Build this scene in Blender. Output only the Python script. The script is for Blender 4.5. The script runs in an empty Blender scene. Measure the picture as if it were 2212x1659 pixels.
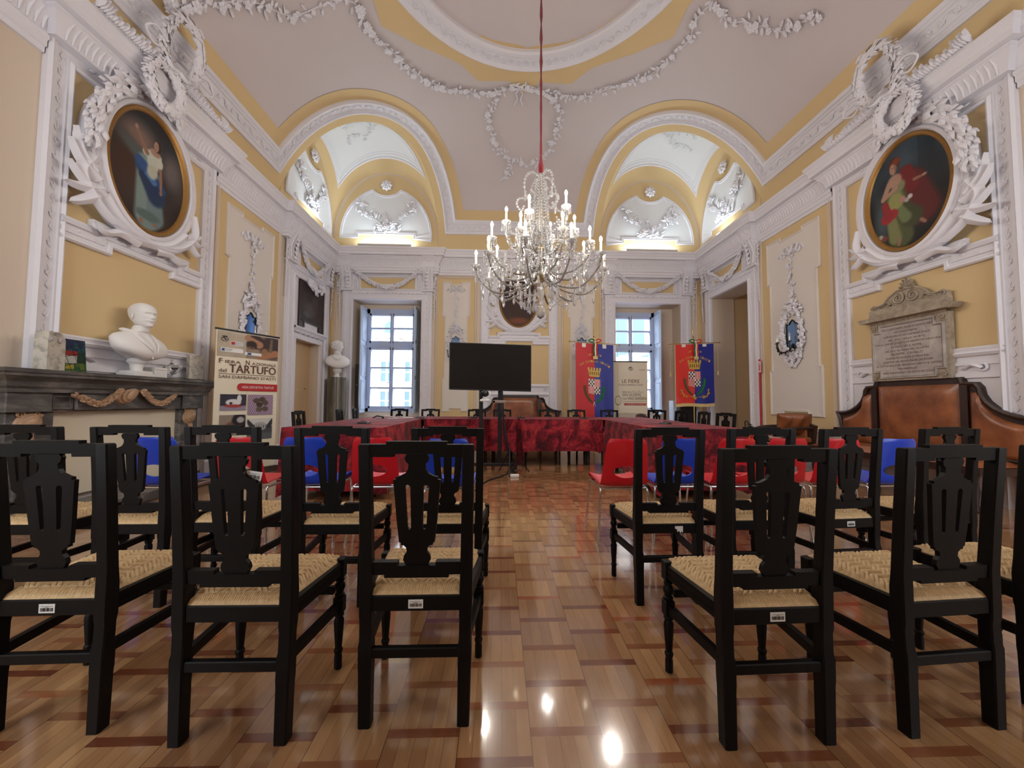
import bpy, math, random
import numpy as np
from mathutils import Vector, Matrix
from math import sin, cos, pi, sqrt, radians, atan2, hypot
SC = bpy.context.scene
COL = SC.collection
# ---------------------------------------------------------------- camera
CAMH = 1.05
_p, _y, _r = .0461, .0340, .0059
fwd = Vector((sin(_y)*cos(_p), cos(_y)*cos(_p), sin(_p)))
rt0 = Vector((cos(_y), -sin(_y), 0)); up0 = rt0.cross(fwd)
rt = rt0*cos(_r) + up0*sin(_r); up = up0*cos(_r) - rt0*sin(_r)
cam_d = bpy.data.cameras.new('camera'); cam = bpy.data.objects.new('camera', cam_d); COL.objects.link(cam)
M = Matrix((rt, up, -fwd)).transposed().to_4x4(); M.translation = Vector((0, 0, CAMH)); cam.matrix_world = M
cam_d.sensor_width = 36; cam_d.lens = 36*800/2212; cam_d.clip_start = .05; cam_d.clip_end = 300
SC.camera = cam
# ---------------------------------------------------------------- world, light, exposure
SC.view_settings.view_transform = 'Standard'; SC.view_settings.look = 'None'
SC.view_settings.exposure = EXPO = 0.0; SC.view_settings.gamma = 1
SC.view_settings.use_curve_mapping = False
try:
    SC.cycles.max_bounces = 7; SC.cycles.diffuse_bounces = 4; SC.cycles.glossy_bounces = 4
    SC.cycles.transmission_bounces = 5; SC.cycles.transparent_max_bounces = 8
    SC.cycles.caustics_reflective = False; SC.cycles.caustics_refractive = False
    SC.cycles.sample_clamp_indirect = 4.0
except Exception: pass
W = bpy.data.worlds.new('world'); SC.world = W; W.use_nodes = True
nt = W.node_tree; bg = nt.nodes['Background']; bg.inputs[0].default_value = (.84, .92, 1, 1); bg.inputs[1].default_value = 4.4

def area(name, loc, target, sx, sy, power, col, spread=180):
    d = bpy.data.lights.new(name, 'AREA'); d.shape = 'RECTANGLE'; d.size = sx; d.size_y = sy
    d.energy = power; d.color = col; d.spread = radians(spread)
    o = bpy.data.objects.new(name, d); COL.objects.link(o); o.location = loc
    o.rotation_euler = (Vector(target)-Vector(loc)).to_track_quat('-Z', 'Y').to_euler(); return o
DAY = (.78, .88, 1.0); WARM = (1.0, .93, .84); COOL = (.80, .93, 1.0)
# daylight: the sky above the street, seen by the two windows of the far wall
area('daylight_window_left', (-2.8, 11.6, 5.6), (-2.2, 7.0, 0.3), 3.0, 3.0, 1000, DAY)
area('daylight_window_right', (3.5, 11.6, 5.6), (2.6, 7.0, 0.3), 3.0, 3.0, 1000, DAY)
# added fill lamps, shining in through invented openings behind the camera
area('fill_rear_left', (-2.8, -1.6, 2.6), (-1.5, 5, 3.2), 1.7, 3.2, 28, (1, .94, .88))
area('fill_rear_right', (3.75, -1.6, 2.6), (2.5, 5, 3.2), 1.7, 3.2, 28, (1, .94, .88))
# chandelier glow
for k in range(6):
    a = k*pi/3+.3
    d = bpy.data.lights.new('chandelier_light', 'POINT'); d.energy = 34; d.color = WARM; d.shadow_soft_size = .10
    o = bpy.data.objects.new('chandelier_light', d); COL.objects.link(o); o.location = (.485+.95*cos(a), 4.37+.95*sin(a), 3.15)
# cove lamps on the cornice of the two far corners
for sx in (1, -1):
    f = lambda x: x if sx == 1 else .97-x
    area('cove_lamp_back', (f(-2.85), 9.10, 4.87), (f(-2.85), 9.22, 6.9), 1.3, .10, 17, COOL)
    area('cove_lamp_side', (f(-4.05), 8.1, 4.87), (f(-4.16), 8.1, 6.9), .10, 1.3, 17, COOL)

# ---------------------------------------------------------------- library
def lin(c):
    return tuple(((v/255)/12.92 if v/255 <= .04045 else ((v/255+.055)/1.055)**2.4) for v in c)
def tag(o, label=None, cat=None, group=None, kind=None):
    if label: o['label'] = label
    if cat: o['category'] = cat
    if group: o['group'] = group
    if kind: o['kind'] = kind
    return o
def thing(name, label, cat=None, loc=(0, 0, 0), rz=0, group=None, kind=None):
    o = bpy.data.objects.new(name, None); COL.objects.link(o); o.location = loc; o.rotation_euler = (0, 0, rz)
    o.empty_display_size = .1
    return tag(o, label, cat, group, kind)
def V(*a): return Vector(a)
class MB:
    def __init__(s): s.v = []; s.f = []; s.mi = []; s.cur = 0
    def add(s, vs, fs):
        n = len(s.v); s.v.extend([tuple(p) for p in vs]); s.f.extend([tuple(i+n for i in f) for f in fs]); s.mi.extend([s.cur]*len(fs))
    def box(s, x0, x1, y0, y1, z0, z1):
        s.add([(x0, y0, z0), (x1, y0, z0), (x1, y1, z0), (x0, y1, z0), (x0, y0, z1), (x1, y0, z1), (x1, y1, z1), (x0, y1, z1)],
              [(3, 2, 1, 0), (4, 5, 6, 7), (0, 1, 5, 4), (1, 2, 6, 5), (2, 3, 7, 6), (3, 0, 4, 7)])
    def bev(s, x0, x1, y0, y1, z0, z1, b=.004):
        # box with chamfered edges
        vs = []; 
        for sx, X in ((1, x0), (-1, x1)):
            for sy, Y in ((1, y0), (-1, y1)):
                for sz, Z in ((1, z0), (-1, z1)):
                    vs += [(X, Y+sy*b, Z+sz*b), (X+sx*b, Y, Z+sz*b), (X+sx*b, Y+sy*b, Z)]
        I = lambda i, j, k, a: ((i*2+j)*2+k)*3+a
        fs = []
        for i in (0, 1): fs.append((I(i, 0, 0, 0), I(i, 0, 1, 0), I(i, 1, 1, 0), I(i, 1, 0, 0)))
        for j in (0, 1): fs.append((I(0, j, 0, 1), I(0, j, 1, 1), I(1, j, 1, 1), I(1, j, 0, 1)))
        for k in (0, 1): fs.append((I(0, 0, k, 2), I(0, 1, k, 2), I(1, 1, k, 2), I(1, 0, k, 2)))
        for i in (0, 1):
            for j in (0, 1): fs.append((I(i, j, 0, 0), I(i, j, 1, 0), I(i, j, 1, 1), I(i, j, 0, 1)))
            for k in (0, 1): fs.append((I(i, 0, k, 0), I(i, 1, k, 0), I(i, 1, k, 2), I(i, 0, k, 2)))
        for j in (0, 1):
            for k in (0, 1): fs.append((I(0, j, k, 1), I(1, j, k, 1), I(1, j, k, 2), I(0, j, k, 2)))
        for i in (0, 1):
            for j in (0, 1):
                for k in (0, 1): fs.append((I(i, j, k, 0), I(i, j, k, 1), I(i, j, k, 2)))
        s.add(vs, fs)
    def beam(s, a, b, w, h, upv=(0, 0, 1), b2=None):
        a, b = Vector(a), Vector(b); d = (b-a).normalized(); sd = d.cross(Vector(upv)).normalized(); u = sd.cross(d)
        vs = []
        for p, (ww, hh) in ((a, (w, h)), (b, b2 or (w, h))):
            for x, y in ((-1, -1), (1, -1), (1, 1), (-1, 1)): vs.append(p+sd*x*ww/2+u*y*hh/2)
        s.add(vs, [(3, 2, 1, 0), (4, 5, 6, 7), (0, 1, 5, 4), (1, 2, 6, 5), (2, 3, 7, 6), (3, 0, 4, 7)])
    def tube(s, pts, r, n=8, closed=False, cap=True):
        pts = [Vector(p) for p in pts]; m = len(pts); rs = r if isinstance(r, (list, tuple)) else [r]*m
        base = len(s.v); prev = None; vs = []
        for i, p in enumerate(pts):
            a = pts[(i-1) % m] if (closed or i > 0) else p; b = pts[(i+1) % m] if (closed or i < m-1) else p
            t = (b-a); t = t.normalized() if t.length > 1e-9 else V(0, 0, 1)
            if prev is None:
                q = V(0, 0, 1) if abs(t.z) < .9 else V(1, 0, 0); x = t.cross(q).normalized()
            else:
                x = prev-t*prev.dot(t); x = x.normalized() if x.length > 1e-6 else t.orthogonal().normalized()
            prev = x; y = t.cross(x)
            for k in range(n):
                a_ = 2*pi*k/n; vs.append(p+(x*cos(a_)+y*sin(a_))*rs[i])
        fs = []
        for i in range(m if closed else m-1):
            for k in range(n):
                j = (i+1) % m; fs.append((i*n+k, i*n+(k+1) % n, j*n+(k+1) % n, j*n+k))
        if cap and not closed: fs.append(tuple(range(n-1, -1, -1))); fs.append(tuple((m-1)*n+k for k in range(n)))
        s.add(vs, fs)
    def lathe(s, prof, c=(0, 0, 0), n=20, axis=(0, 0, 1), sx=1, sy=1, xref=None):
        c = Vector(c); az = Vector(axis).normalized(); ax = Vector(xref) if xref else az.orthogonal().normalized()
        ax = (ax-az*ax.dot(az)).normalized(); ay = az.cross(ax); vs = []; fs = []
        for (r, z) in prof:
            for k in range(n):
                a = 2*pi*k/n; vs.append(c+az*z+ax*(r*cos(a)*sx)+ay*(r*sin(a)*sy))
        m = len(prof)
        for i in range(m-1):
            for k in range(n): fs.append((i*n+k, i*n+(k+1) % n, (i+1)*n+(k+1) % n, (i+1)*n+k))
        fs.append(tuple(range(n-1, -1, -1))); fs.append(tuple((m-1)*n+k for k in range(n)))
        s.add(vs, fs)
    def ball(s, c, r, n=8, m=6, sc=(1, 1, 1)):
        c = Vector(c); vs = [c+V(0, 0, -r*sc[2])]; fs = []
        for i in range(1, m):
            t = pi*i/m
            for k in range(n): a = 2*pi*k/n; vs.append(c+V(r*sc[0]*sin(t)*cos(a), r*sc[1]*sin(t)*sin(a), -r*sc[2]*cos(t)))
        vs.append(c+V(0, 0, r*sc[2])); L = len(vs)-1
        for k in range(n): fs.append((0, 1+(k+1) % n, 1+k)); fs.append((L, L-n+k, L-n+(k+1) % n))
        for i in range(m-2):
            for k in range(n): fs.append((1+i*n+k, 1+i*n+(k+1) % n, 1+(i+1)*n+(k+1) % n, 1+(i+1)*n+k))
        s.add(vs, fs)
    def grid(s, P, closeu=False):
        nu, nv = len(P), len(P[0]); vs = [p for row in P for p in row]; fs = []
        for i in range(nu if closeu else nu-1):
            for j in range(nv-1):
                a = (i+1) % nu; fs.append((i*nv+j, a*nv+j, a*nv+j+1, i*nv+j+1))
        s.add(vs, fs)
    def prism(s, poly, f0, f1, front=True):
        # poly: 2d points; f0/f1 map (u,v) to the back/front 3d point
        n = len(poly); vs = [f0(*p) for p in poly]+[f1(*p) for p in poly]
        fs = [(i, (i+1) % n, n+(i+1) % n, n+i) for i in range(n)]
        fs.append(tuple(range(n, 2*n))); fs.append(tuple(range(n-1, -1, -1)))
        s.add(vs, fs)
    def build(s, name, mat, parent=None, smooth=35, world=False, sub=False):
        me = bpy.data.meshes.new(name); vs = s.v
        if world and parent is not None:
            T = wm(parent).inverted(); vs = [T @ Vector(p) for p in vs]
        me.from_pydata([tuple(p) for p in vs], [], s.f)
        mats = mat if isinstance(mat, (list, tuple)) else [mat]
        for m_ in mats: me.materials.append(m_)
        if len(mats) > 1: me.polygons.foreach_set('material_index', s.mi)
        if smooth:
            me.polygons.foreach_set('use_smooth', [True]*len(me.polygons))
            try: me.set_sharp_from_angle(angle=radians(smooth))
            except Exception: pass
        me.update()
        o = bpy.data.objects.new(name, me); COL.objects.link(o)
        if parent is not None: o.parent = parent
        return o
def wm(o):
    m = Matrix.LocRotScale(o.location, o.rotation_euler, o.scale)
    return (wm(o.parent) @ m) if o.parent else m
def top(mb, name, mat, label, cat=None, kind=None, group=None, smooth=35):
    # one-mesh top-level object with its origin at the base centre
    a = np.array(mb.v); c = Vector(((a[:, 0].min()+a[:, 0].max())/2, (a[:, 1].min()+a[:, 1].max())/2, a[:, 2].min()))
    mb.v = [tuple(Vector(p)-c) for p in mb.v]
    o = mb.build(name, mat, None, smooth); o.location = c
    return tag(o, label, cat, group, kind)
def copy_tree(o, parent=None):
    c = o.copy(); COL.objects.link(c)
    if parent is not None: c.parent = parent
    for ch in list(o.children): copy_tree(ch, c)
    return c
# wall frames: (u, height, distance from the wall)
XL, XR, YB = -4.2, 5.17, 9.25
def FL(u, z, d=0): return V(XL+d, u, z)
def FR(u, z, d=0): return V(XR-d, u, z)
def FB(u, z, d=0): return V(u, YB-d, z)
def mould(mb, F, path, prof, closed=True, d0=0):
    # sweep a (offset, height) profile along a 2d path on a wall, mitred
    n = len(path); rows = []
    for i in range(n):
        p = Vector(path[i]); a = Vector(path[i-1]) if (closed or i > 0) else None; b = Vector(path[(i+1) % n]) if (closed or i < n-1) else None
        t1 = (p-a).normalized() if a is not None else None; t2 = (b-p).normalized() if b is not None else None
        if t1 is None: t1 = t2
        if t2 is None: t2 = t1
        n1 = Vector((-t1.y, t1.x)); n2 = Vector((-t2.y, t2.x)); m = n1+n2
        m = m/max(.25, m.dot(n1)) if m.length > 1e-6 else n1
        rows.append([F(p.x+m.x*o, p.y+m.y*o, d0+h) for o, h in prof])
    mb.grid(rows, closeu=closed)
def leaf(mb, p, t, n, l, w, h=.3):
    # rounded, keeled leaf
    t = t.normalized(); n = n.normalized(); s = t.cross(n)
    if s.length < 1e-3: s = t.orthogonal()
    s = s.normalized(); q = n*(h*l)
    a, b, c = p+t*l*.28+q*.6, p+t*l*.66+q*.75, p+t*l+q*.25
    mb.add([p, a+s*w*.46-q*.45, b+s*w*.42-q*.4, c, b-s*w*.42-q*.4, a-s*w*.46-q*.45, a, b], [(0, 1, 6), (0, 6, 5), (1, 2, 7, 6), (5, 6, 7, 4), (2, 3, 7), (7, 3, 4)])
def rosette(mb, p, n, r, k=6, h=.5):
    x = n.orthogonal().normalized(); y = n.cross(x)
    for i in range(k):
        a = 2*pi*i/k; d = x*cos(a)+y*sin(a); leaf(mb, p+n*r*.05, d, n, r, r*.9, h)
    c = p+n*r*.25; mb.lathe([(r*.36, -r*.25), (r*.3, r*.12), (r*.1, r*.25), (0, r*.27)], c, 6, n)
def rvec(R): return V(R.uniform(-1, 1), R.uniform(-1, 1), R.uniform(-1, 1))
def foliage(mb, pts, nrm, seed=1, width=.06, ls=.05, step=.03, stem=.006, flowers=.12, lift=.01, taper=False):
    # a plaster sprig: stem, leaves and flowers along a polyline lying on a surface
    R = random.Random(seed); pts = [Vector(p) for p in pts]
    if stem: mb.tube([p+nrm(p)*stem for p in pts], stem, 5)
    tot = sum((pts[i+1]-pts[i]).length for i in range(len(pts)-1)); run = 0
    for i in range(len(pts)-1):
        a, b = pts[i], pts[i+1]; L = (b-a).length; k = max(1, int(L/step))
        for j in range(k):
            f = (j+R.random())/k; p = a.lerp(b, f); n = nrm(p); t = (b-a).normalized(); s = t.cross(n)
            tp = 1-.75*((run+L*f)/tot) if taper else 1
            off = R.uniform(-1, 1)*width*.35*tp; q = p+s*off+n*lift
            if R.random() < flowers: rosette(mb, q+n*lift, n, ls*R.uniform(.5, .8)*tp, 5)
            else:
                d = t*R.uniform(-.6, 1)+s*R.uniform(-1.2, 1.2); leaf(mb, q, d, n+rvec(R)*.35, ls*R.uniform(.7, 1.3)*tp, ls*.5*tp, R.uniform(.2, .6))
        run += L
def bez(pts, n=12):
    # Catmull-Rom through points
    P = [Vector(p) for p in pts]; P = [P[0]*2-P[1]]+P+[P[-1]*2-P[-2]]; out = []
    for i in range(1, len(P)-2):
        for k in range(n):
            t = k/n; a, b, c, d = P[i-1], P[i], P[i+1], P[i+2]
            out.append(.5*((2*b)+(c-a)*t+(2*a-5*b+4*c-d)*t*t+(3*b-a-3*c+d)*t**3))
    out.append(P[-2]); return out
def text_mb(txt, font=None):
    cu = bpy.data.curves.new('t', 'FONT'); cu.body = txt; cu.resolution_u = 2
    o = bpy.data.objects.new('t', cu); COL.objects.link(o)
    dg = bpy.context.evaluated_depsgraph_get(); dg.update(); me = bpy.data.meshes.new_from_object(o.evaluated_get(dg))
    v = [(p.co.x, p.co.y) for p in me.vertices]; f = [tuple(p.vertices) for p in me.polygons]
    bpy.data.objects.remove(o); bpy.data.curves.remove(cu); bpy.data.meshes.remove(me); return v, f
_tc = {}
def put_text(mb, txt, F, u0, u1, v0, v1, keep=False, bold=0):
    # fit the text into a rectangle and map it with F(u, v)
    if txt not in _tc: _tc[txt] = text_mb(txt)
    v, f = _tc[txt]
    if not v: return
    xs = [p[0] for p in v]; ys = [p[1] for p in v]; a, b, c, d = min(xs), max(xs), min(ys), max(ys)
    if keep:
        s = min((u1-u0)/(b-a), (v1-v0)/(d-c)); cu, cv = (u0+u1)/2, (v0+v1)/2
        g = lambda p: (cu+(p[0]-(a+b)/2)*s, cv+(p[1]-(c+d)/2)*s)
    else: g = lambda p: (u0+(p[0]-a)/(b-a)*(u1-u0), v0+(p[1]-c)/(d-c)*(v1-v0))
    mb.add([F(*g(p)) for p in v], f)
    if bold: mb.add([F(g(p)[0]+bold, g(p)[1]) for p in v], f)
# ---------------------------------------------------------------- materials
MAT = {}
class NT:
    def __init__(s, name):
        s.m = bpy.data.materials.new(name); s.m.use_nodes = True; s.t = s.m.node_tree; s.b = s.t.nodes['Principled BSDF']; MAT[name] = s.m
    def n(s, typ, **k):
        x = s.t.nodes.new(typ)
        for a, v in k.items(): setattr(x, a, v)
        return x
    def l(s, a, b): s.t.links.new(a, b)
    def math(s, op, a, b=None, c=None):
        x = s.n('ShaderNodeMath', operation=op)
        for i, v in enumerate((a, b, c)):
            if v is None: continue
            if isinstance(v, (int, float)): x.inputs[i].default_value = v
            else: s.l(v, x.inputs[i])
        return x.outputs[0]
    def mix(s, f, a, b, blend='MIX'):
        x = s.n('ShaderNodeMixRGB', blend_type=blend)
        for i, v in enumerate((f, a, b)):
            if isinstance(v, (int, float)): x.inputs[i].default_value = v
            elif isinstance(v, tuple): x.inputs[i].default_value = v if len(v) == 4 else (*v, 1)
            else: s.l(v, x.inputs[i])
        return x.outputs[0]
    def noise(s, scale, detail=4, rough=.5, vec=None, dist=0):
        x = s.n('ShaderNodeTexNoise'); x.inputs['Scale'].default_value = scale; x.inputs['Detail'].default_value = detail
        x.inputs['Roughness'].default_value = rough; x.inputs['Distortion'].default_value = dist
        if vec is not None: s.l(vec, x.inputs['Vector'])
        return x.outputs['Fac']
    def ramp(s, f, stops):
        x = s.n('ShaderNodeValToRGB'); e = x.color_ramp.elements
        while len(e) < len(stops): e.new(.5)
        for el, (p, c) in zip(e, stops): el.position = p; el.color = (*c, 1) if len(c) == 3 else c
        s.l(f, x.inputs[0]); return x.outputs[0]
    def obj(s): return s.n('ShaderNodeTexCoord').outputs['Object']
    def geo(s): return s.n('ShaderNodeNewGeometry').outputs['Position']
    def sc(s, vec, x, y, z):
        m = s.n('ShaderNodeMapping'); m.inputs['Scale'].default_value = (x, y, z); s.l(vec, m.inputs[0]); return m.outputs[0]
    def bump(s, h, strength=.3, dist=.002):
        x = s.n('ShaderNodeBump'); x.inputs['Strength'].default_value = strength; x.inputs['Distance'].default_value = dist
        s.l(h, x.inputs['Height']); s.l(x.outputs[0], s.b.inputs['Normal'])
    def set(s, **k):
        for a, v in k.items():
            a = {'rough': 'Roughness', 'metal': 'Metallic', 'col': 'Base Color', 'spec': 'Specular IOR Level', 'trans': 'Transmission Weight', 'coat': 'Coat Weight', 'coatr': 'Coat Roughness', 'sheen': 'Sheen Weight', 'ior': 'IOR', 'alpha': 'Alpha', 'em': 'Emission Color', 'es': 'Emission Strength', 'sss': 'Subsurface Weight'}[a]
            i = s.b.inputs[a]
            if isinstance(v, (int, float)): i.default_value = v
            elif isinstance(v, tuple): i.default_value = (*v, 1)
            else: s.l(v, i)
        return s
def simple(name, rgb, rough=.6, var=.06, scale=12, bump=0, bscale=200, **k):
    m = NT(name); c = lin(rgb); v = m.noise(scale, 3, .5, m.geo() if k.pop('world', False) else m.obj())
    a = tuple(x*(1-var) for x in c); b = tuple(min(1, x*(1+var)) for x in c)
    m.set(col=m.mix(v, a, b), rough=rough, **k)
    if bump: m.bump(m.noise(bscale, 3, .6, m.obj()), bump)
    return m.m
simple('plaster_yellow', (216, 190, 144), .8, .05, 1.2, .15, 90, spec=.25)
simple('plaster_white', (228, 226, 232), .75, .03, 2, .08, 60, spec=.25)
simple('plaster_panel', (224, 216, 208), .8, .04, 1.5, .12, 80, spec=.25)
simple('plaster_pink', (214, 198, 180), .8, .04, 1.2, .15, 80, spec=.25)
simple('vault_paint', (206, 196, 196), .85, .04, .9, .2, 60, spec=.2)
simple('vault_pale', (226, 228, 230), .8, .03, 2, .1, 60, spec=.2)
simple('niche_beige', (206, 176, 136), .8, .05, 2, .1, 60)
simple('gilt', (164, 122, 66), .42, .12, 30, .1, metal=.6)
simple('brass', (200, 165, 90), .3, .1, 30, metal=.9)
simple('old_brass', (128, 112, 88), .35, .1, 30, metal=.85)
simple('chrome', (215, 218, 222), .12, .02, 10, metal=1.0)
simple('steel', (140, 142, 146), .35, .05, 20, metal=1.0)
simple('black_metal', (26, 25, 27), .45, .1, 20, metal=.4)
simple('black_plastic', (18, 18, 21), .42, .05, 20)
simple('white_plastic', (215, 215, 212), .4, .02, 10)
simple('red_shell', (205, 22, 38), .38, .04, 10, coat=.15)
simple('blue_shell', (18, 62, 190), .38, .04, 10, coat=.15)
simple('window_paint', (176, 188, 214), .5, .03, 5)
simple('shutter_paint', (188, 206, 230), .5, .03, 5)
simple('door_grey', (176, 176, 178), .55, .05, 5)
simple('bust_plaster', (232, 230, 228), .62, .03, 8, .15, 60)
simple('paper_cream', (226, 216, 194), .6, .02, 4)
simple('paper_white', (225, 225, 222), .6, .03, 8)
simple('ink_black', (34, 30, 34), .7, .02, 5)
simple('ink_brown', (92, 60, 44), .7, .02, 5)
simple('ink_red', (176, 34, 36), .6, .02, 5)
simple('ink_blue', (40, 70, 130), .6, .02, 5)
simple('ink_grey', (120, 112, 108), .7, .02, 5)
simple('satin_red', (222, 44, 34), .42, .08, 6, sheen=.3)
simple('satin_red_dark', (196, 26, 34), .5, .08, 6, sheen=.3)
simple('satin_blue', (24, 36, 140), .42, .08, 6, sheen=.3)
simple('thread_gold', (206, 166, 72), .45, .15, 60)
simple('thread_white', (232, 228, 218), .6, .05, 60)
simple('thread_green', (20, 120, 62), .6, .1, 60)
simple('thread_olive', (104, 84, 52), .6, .1, 60)
simple('fire_red', (200, 22, 22), .35, .03, 6, coat=.3)
simple('label_yellow', (236, 206, 30), .5, .02, 6)
simple('terracotta_marble', (178, 144, 114), .45, .3, 18, .2, 40)
simple('facade', (226, 220, 212), .9, .05, 1)
simple('facade_trim', (228, 224, 218), .9, .03, 1)
simple('roof_tile', (170, 176, 182), .9, .1, 3)
simple('street', (150, 150, 150), .9, .05, 1)
simple('facade_shutter', (120, 150, 178), .8, .03, 1)
simple('cord_velvet', (120, 14, 30), .9, .2, 30, .3, 60, sheen=.5)
simple('gold_fringe', (214, 190, 130), .7, .25, 200, .5, 300)
simple('candle_white', (240, 232, 214), .5, .03, 8)
simple('mirror_glass', (120, 150, 190), .08, .05, 3, metal=.9)
simple('stucco_grey', (190, 184, 180), .8, .1, 5)
simple('screen', (5, 6, 12), .16, .1, 2, spec=.5)

def m_():
    m = NT('black_wood'); o = m.obj(); n = m.noise(9, 5, .6, m.sc(o, 1, 1, .25)); f = m.noise(160, 4, .6, m.sc(o, 1, 1, .1))
    m.set(col=m.ramp(n, [(.3, lin((5, 4, 5))), (.62, lin((10, 8, 8))), (.86, lin((32, 20, 15)))]), rough=m.math('MULTIPLY_ADD', n, .25, .40), coat=.02, coatr=.3, spec=.2)
    m.bump(f, .25, .001)
    m = NT('bench_wood'); o = m.obj(); n = m.noise(7, 5, .6, m.sc(o, 1, 1, .3))
    m.set(col=m.ramp(n, [(.3, lin((36, 24, 20))), (.75, lin((66, 42, 32)))]), rough=.4)
    m = NT('leather'); o = m.obj(); n = m.noise(3.5, 4, .6, o); f = m.noise(130, 3, .6, o)
    m.set(col=m.ramp(n, [(.3, lin((104, 56, 32))), (.7, lin((164, 98, 58)))]), rough=m.math('MULTIPLY_ADD', f, .2, .24), coat=.2, coatr=.2)
    m.bump(m.math('ADD', m.math('MULTIPLY', n, 1.5), f), .3, .004)
    # rush seat
    m = NT('rush'); o = m.obj(); n = m.noise(60, 3, .6, o); b = m.noise(8, 2, .5, o)
    c = m.mix(n, lin((150, 112, 66)), lin((240, 212, 166))); c = m.mix(m.math('MULTIPLY', b, .4), c, lin((206, 172, 120)))
    m.set(col=c, rough=.62); m.bump(n, .3, .001)
    # grey marble of the mantelpiece
    m = NT('grey_marble'); o = m.obj(); n = m.noise(5, 8, .65, m.sc(o, 1, .5, 1.6), 1.2); v = m.noise(24, 5, .7, o, .8)
    c = m.ramp(n, [(.25, lin((56, 56, 58))), (.5, lin((96, 94, 93))), (.64, lin((140, 135, 130))), (.8, lin((78, 84, 70)))])
    m.set(col=m.mix(m.math('MULTIPLY', v, .45), c, lin((40, 39, 38))), rough=.42); m.bump(v, .12, .003)
    m = NT('plaque_marble'); o = m.obj(); n = m.noise(4, 6, .6, o, 1)
    m.set(col=m.ramp(n, [(.3, lin((156, 148, 142))), (.7, lin((198, 190, 182)))]), rough=.6)
    m = NT('plaque_stone'); o = m.obj(); n = m.noise(9, 6, .6, o, 1)
    m.set(col=m.ramp(n, [(.3, lin((138, 124, 108))), (.7, lin((182, 168, 148)))]), rough=.75); m.bump(n, .2, .004)
    m = NT('rough_stone'); o = m.obj(); n = m.noise(14, 8, .65, o, .4)
    m.set(col=m.ramp(n, [(.32, lin((138, 134, 128))), (.55, lin((206, 200, 188)))]), rough=.9); m.bump(n, .6, .006)
    m = NT('column_stone'); o = m.obj(); n = m.noise(9, 6, .6, m.sc(o, 1, 1, .2), .6)
    m.set(col=m.ramp(n, [(.3, lin((74, 72, 62))), (.7, lin((112, 106, 90)))]), rough=.3, coat=.3)
    # table cloth
    m = NT('table_cloth'); o = m.obj(); n = m.noise(3.4, 5, .62, o, 1.6); f = m.noise(12, 4, .7, o, 1.2)
    c = m.ramp(n, [(.36, lin((66, 14, 24))), (.47, lin((120, 24, 36))), (.56, lin((164, 38, 52))), (.72, lin((190, 66, 62)))])
    d = m.ramp(f, [(.4, (0, 0, 0)), (.62, (1, 1, 1))])
    m.set(col=m.mix(m.math('MULTIPLY', d, .55), c, lin((44, 12, 18))), rough=.72, sheen=.05, spec=.2)
    m.bump(m.noise(40, 4, .6, o), .35, .004)
    # woven paint of the pictures: colour stored on the canvas
    m = NT('canvas_paint'); a = m.n('ShaderNodeVertexColor'); a.layer_name = 'Col'; n = m.noise(60, 4, .6, m.obj())
    m.set(col=m.mix(m.math('MULTIPLY', n, .25), a.outputs[0], (0, 0, 0)), rough=.5, spec=.3); m.bump(n, .2, .001)
    # glass
    m = NT('crystal'); m.set(col=(.97, .97, .98), rough=.04, trans=.75, ior=1.5, spec=.8)
    m = NT('cup_glass'); m.set(col=(.96, .96, .97), rough=.08, trans=.35, ior=1.5, spec=.8)
    m = NT('clear_glass'); m.set(col=(.96, .98, .98), rough=.02, trans=1.0, ior=1.45)
    m = NT('bulb_glow'); m.set(col=(1, .9, .7), em=(1, .86, .62), es=26.0)
    m = NT('bulb_off'); m.set(col=(.95, .95, .93), rough=.1, trans=.6)
    # window pane: thin glass
    m = NT('pane'); t = m.n('ShaderNodeBsdfTransparent'); g = m.n('ShaderNodeBsdfGlossy'); g.inputs['Roughness'].default_value = .02
    x = m.n('ShaderNodeMixShader'); x.inputs[0].default_value = .06; m.l(t.outputs[0], x.inputs[1]); m.l(g.outputs[0], x.inputs[2])
    m.l(x.outputs[0], m.t.nodes['Material Output'].inputs[0])
    # parquet
    m = NT('parquet'); g = m.geo(); sp = m.n('ShaderNodeSeparateXYZ'); m.l(g, sp.inputs[0]); X, Y = sp.outputs[0], sp.outputs[1]
    CW, PY, ST = .2248, .2006, .033
    u = m.math('DIVIDE', m.math('SUBTRACT', X, .1065), CW); ci = m.math('FLOOR', u); cf = m.math('FRACT', u)
    par = m.math('MODULO', m.math('ABSOLUTE', ci), 2.0)
    jit = m.n('ShaderNodeTexWhiteNoise', noise_dimensions='1D'); m.l(ci, jit.inputs['W'])
    v = m.math('ADD', m.math('DIVIDE', m.math('SUBTRACT', Y, 1.208), PY), m.math('MULTIPLY', par, .5))
    v = m.math('ADD', v, m.math('MULTIPLY', m.math('SUBTRACT', jit.outputs[0], .5), .05))
    ri = m.math('FLOOR', v); rf = m.math('FRACT', v)
    strip = m.math('LESS_THAN', rf, ST/PY)
    b5 = m.math('MULTIPLY', cf, 5.0); bi = m.math('FLOOR', b5); bf = m.math('FRACT', b5)
    def wn(a, b, c):
        cb = m.n('ShaderNodeCombineXYZ'); 
        for i, q in enumerate((a, b, c)):
            if isinstance(q, (int, float)): cb.inputs[i].default_value = q
            else: m.l(q, cb.inputs[i])
        w = m.n('ShaderNodeTexWhiteNoise', noise_dimensions='3D'); m.l(cb.outputs[0], w.inputs['Vector']); return w.outputs[0]
    rb = wn(ci, ri, 0.0); rboard = wn(ci, ri, m.math('ADD', bi, 3.0))
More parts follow.
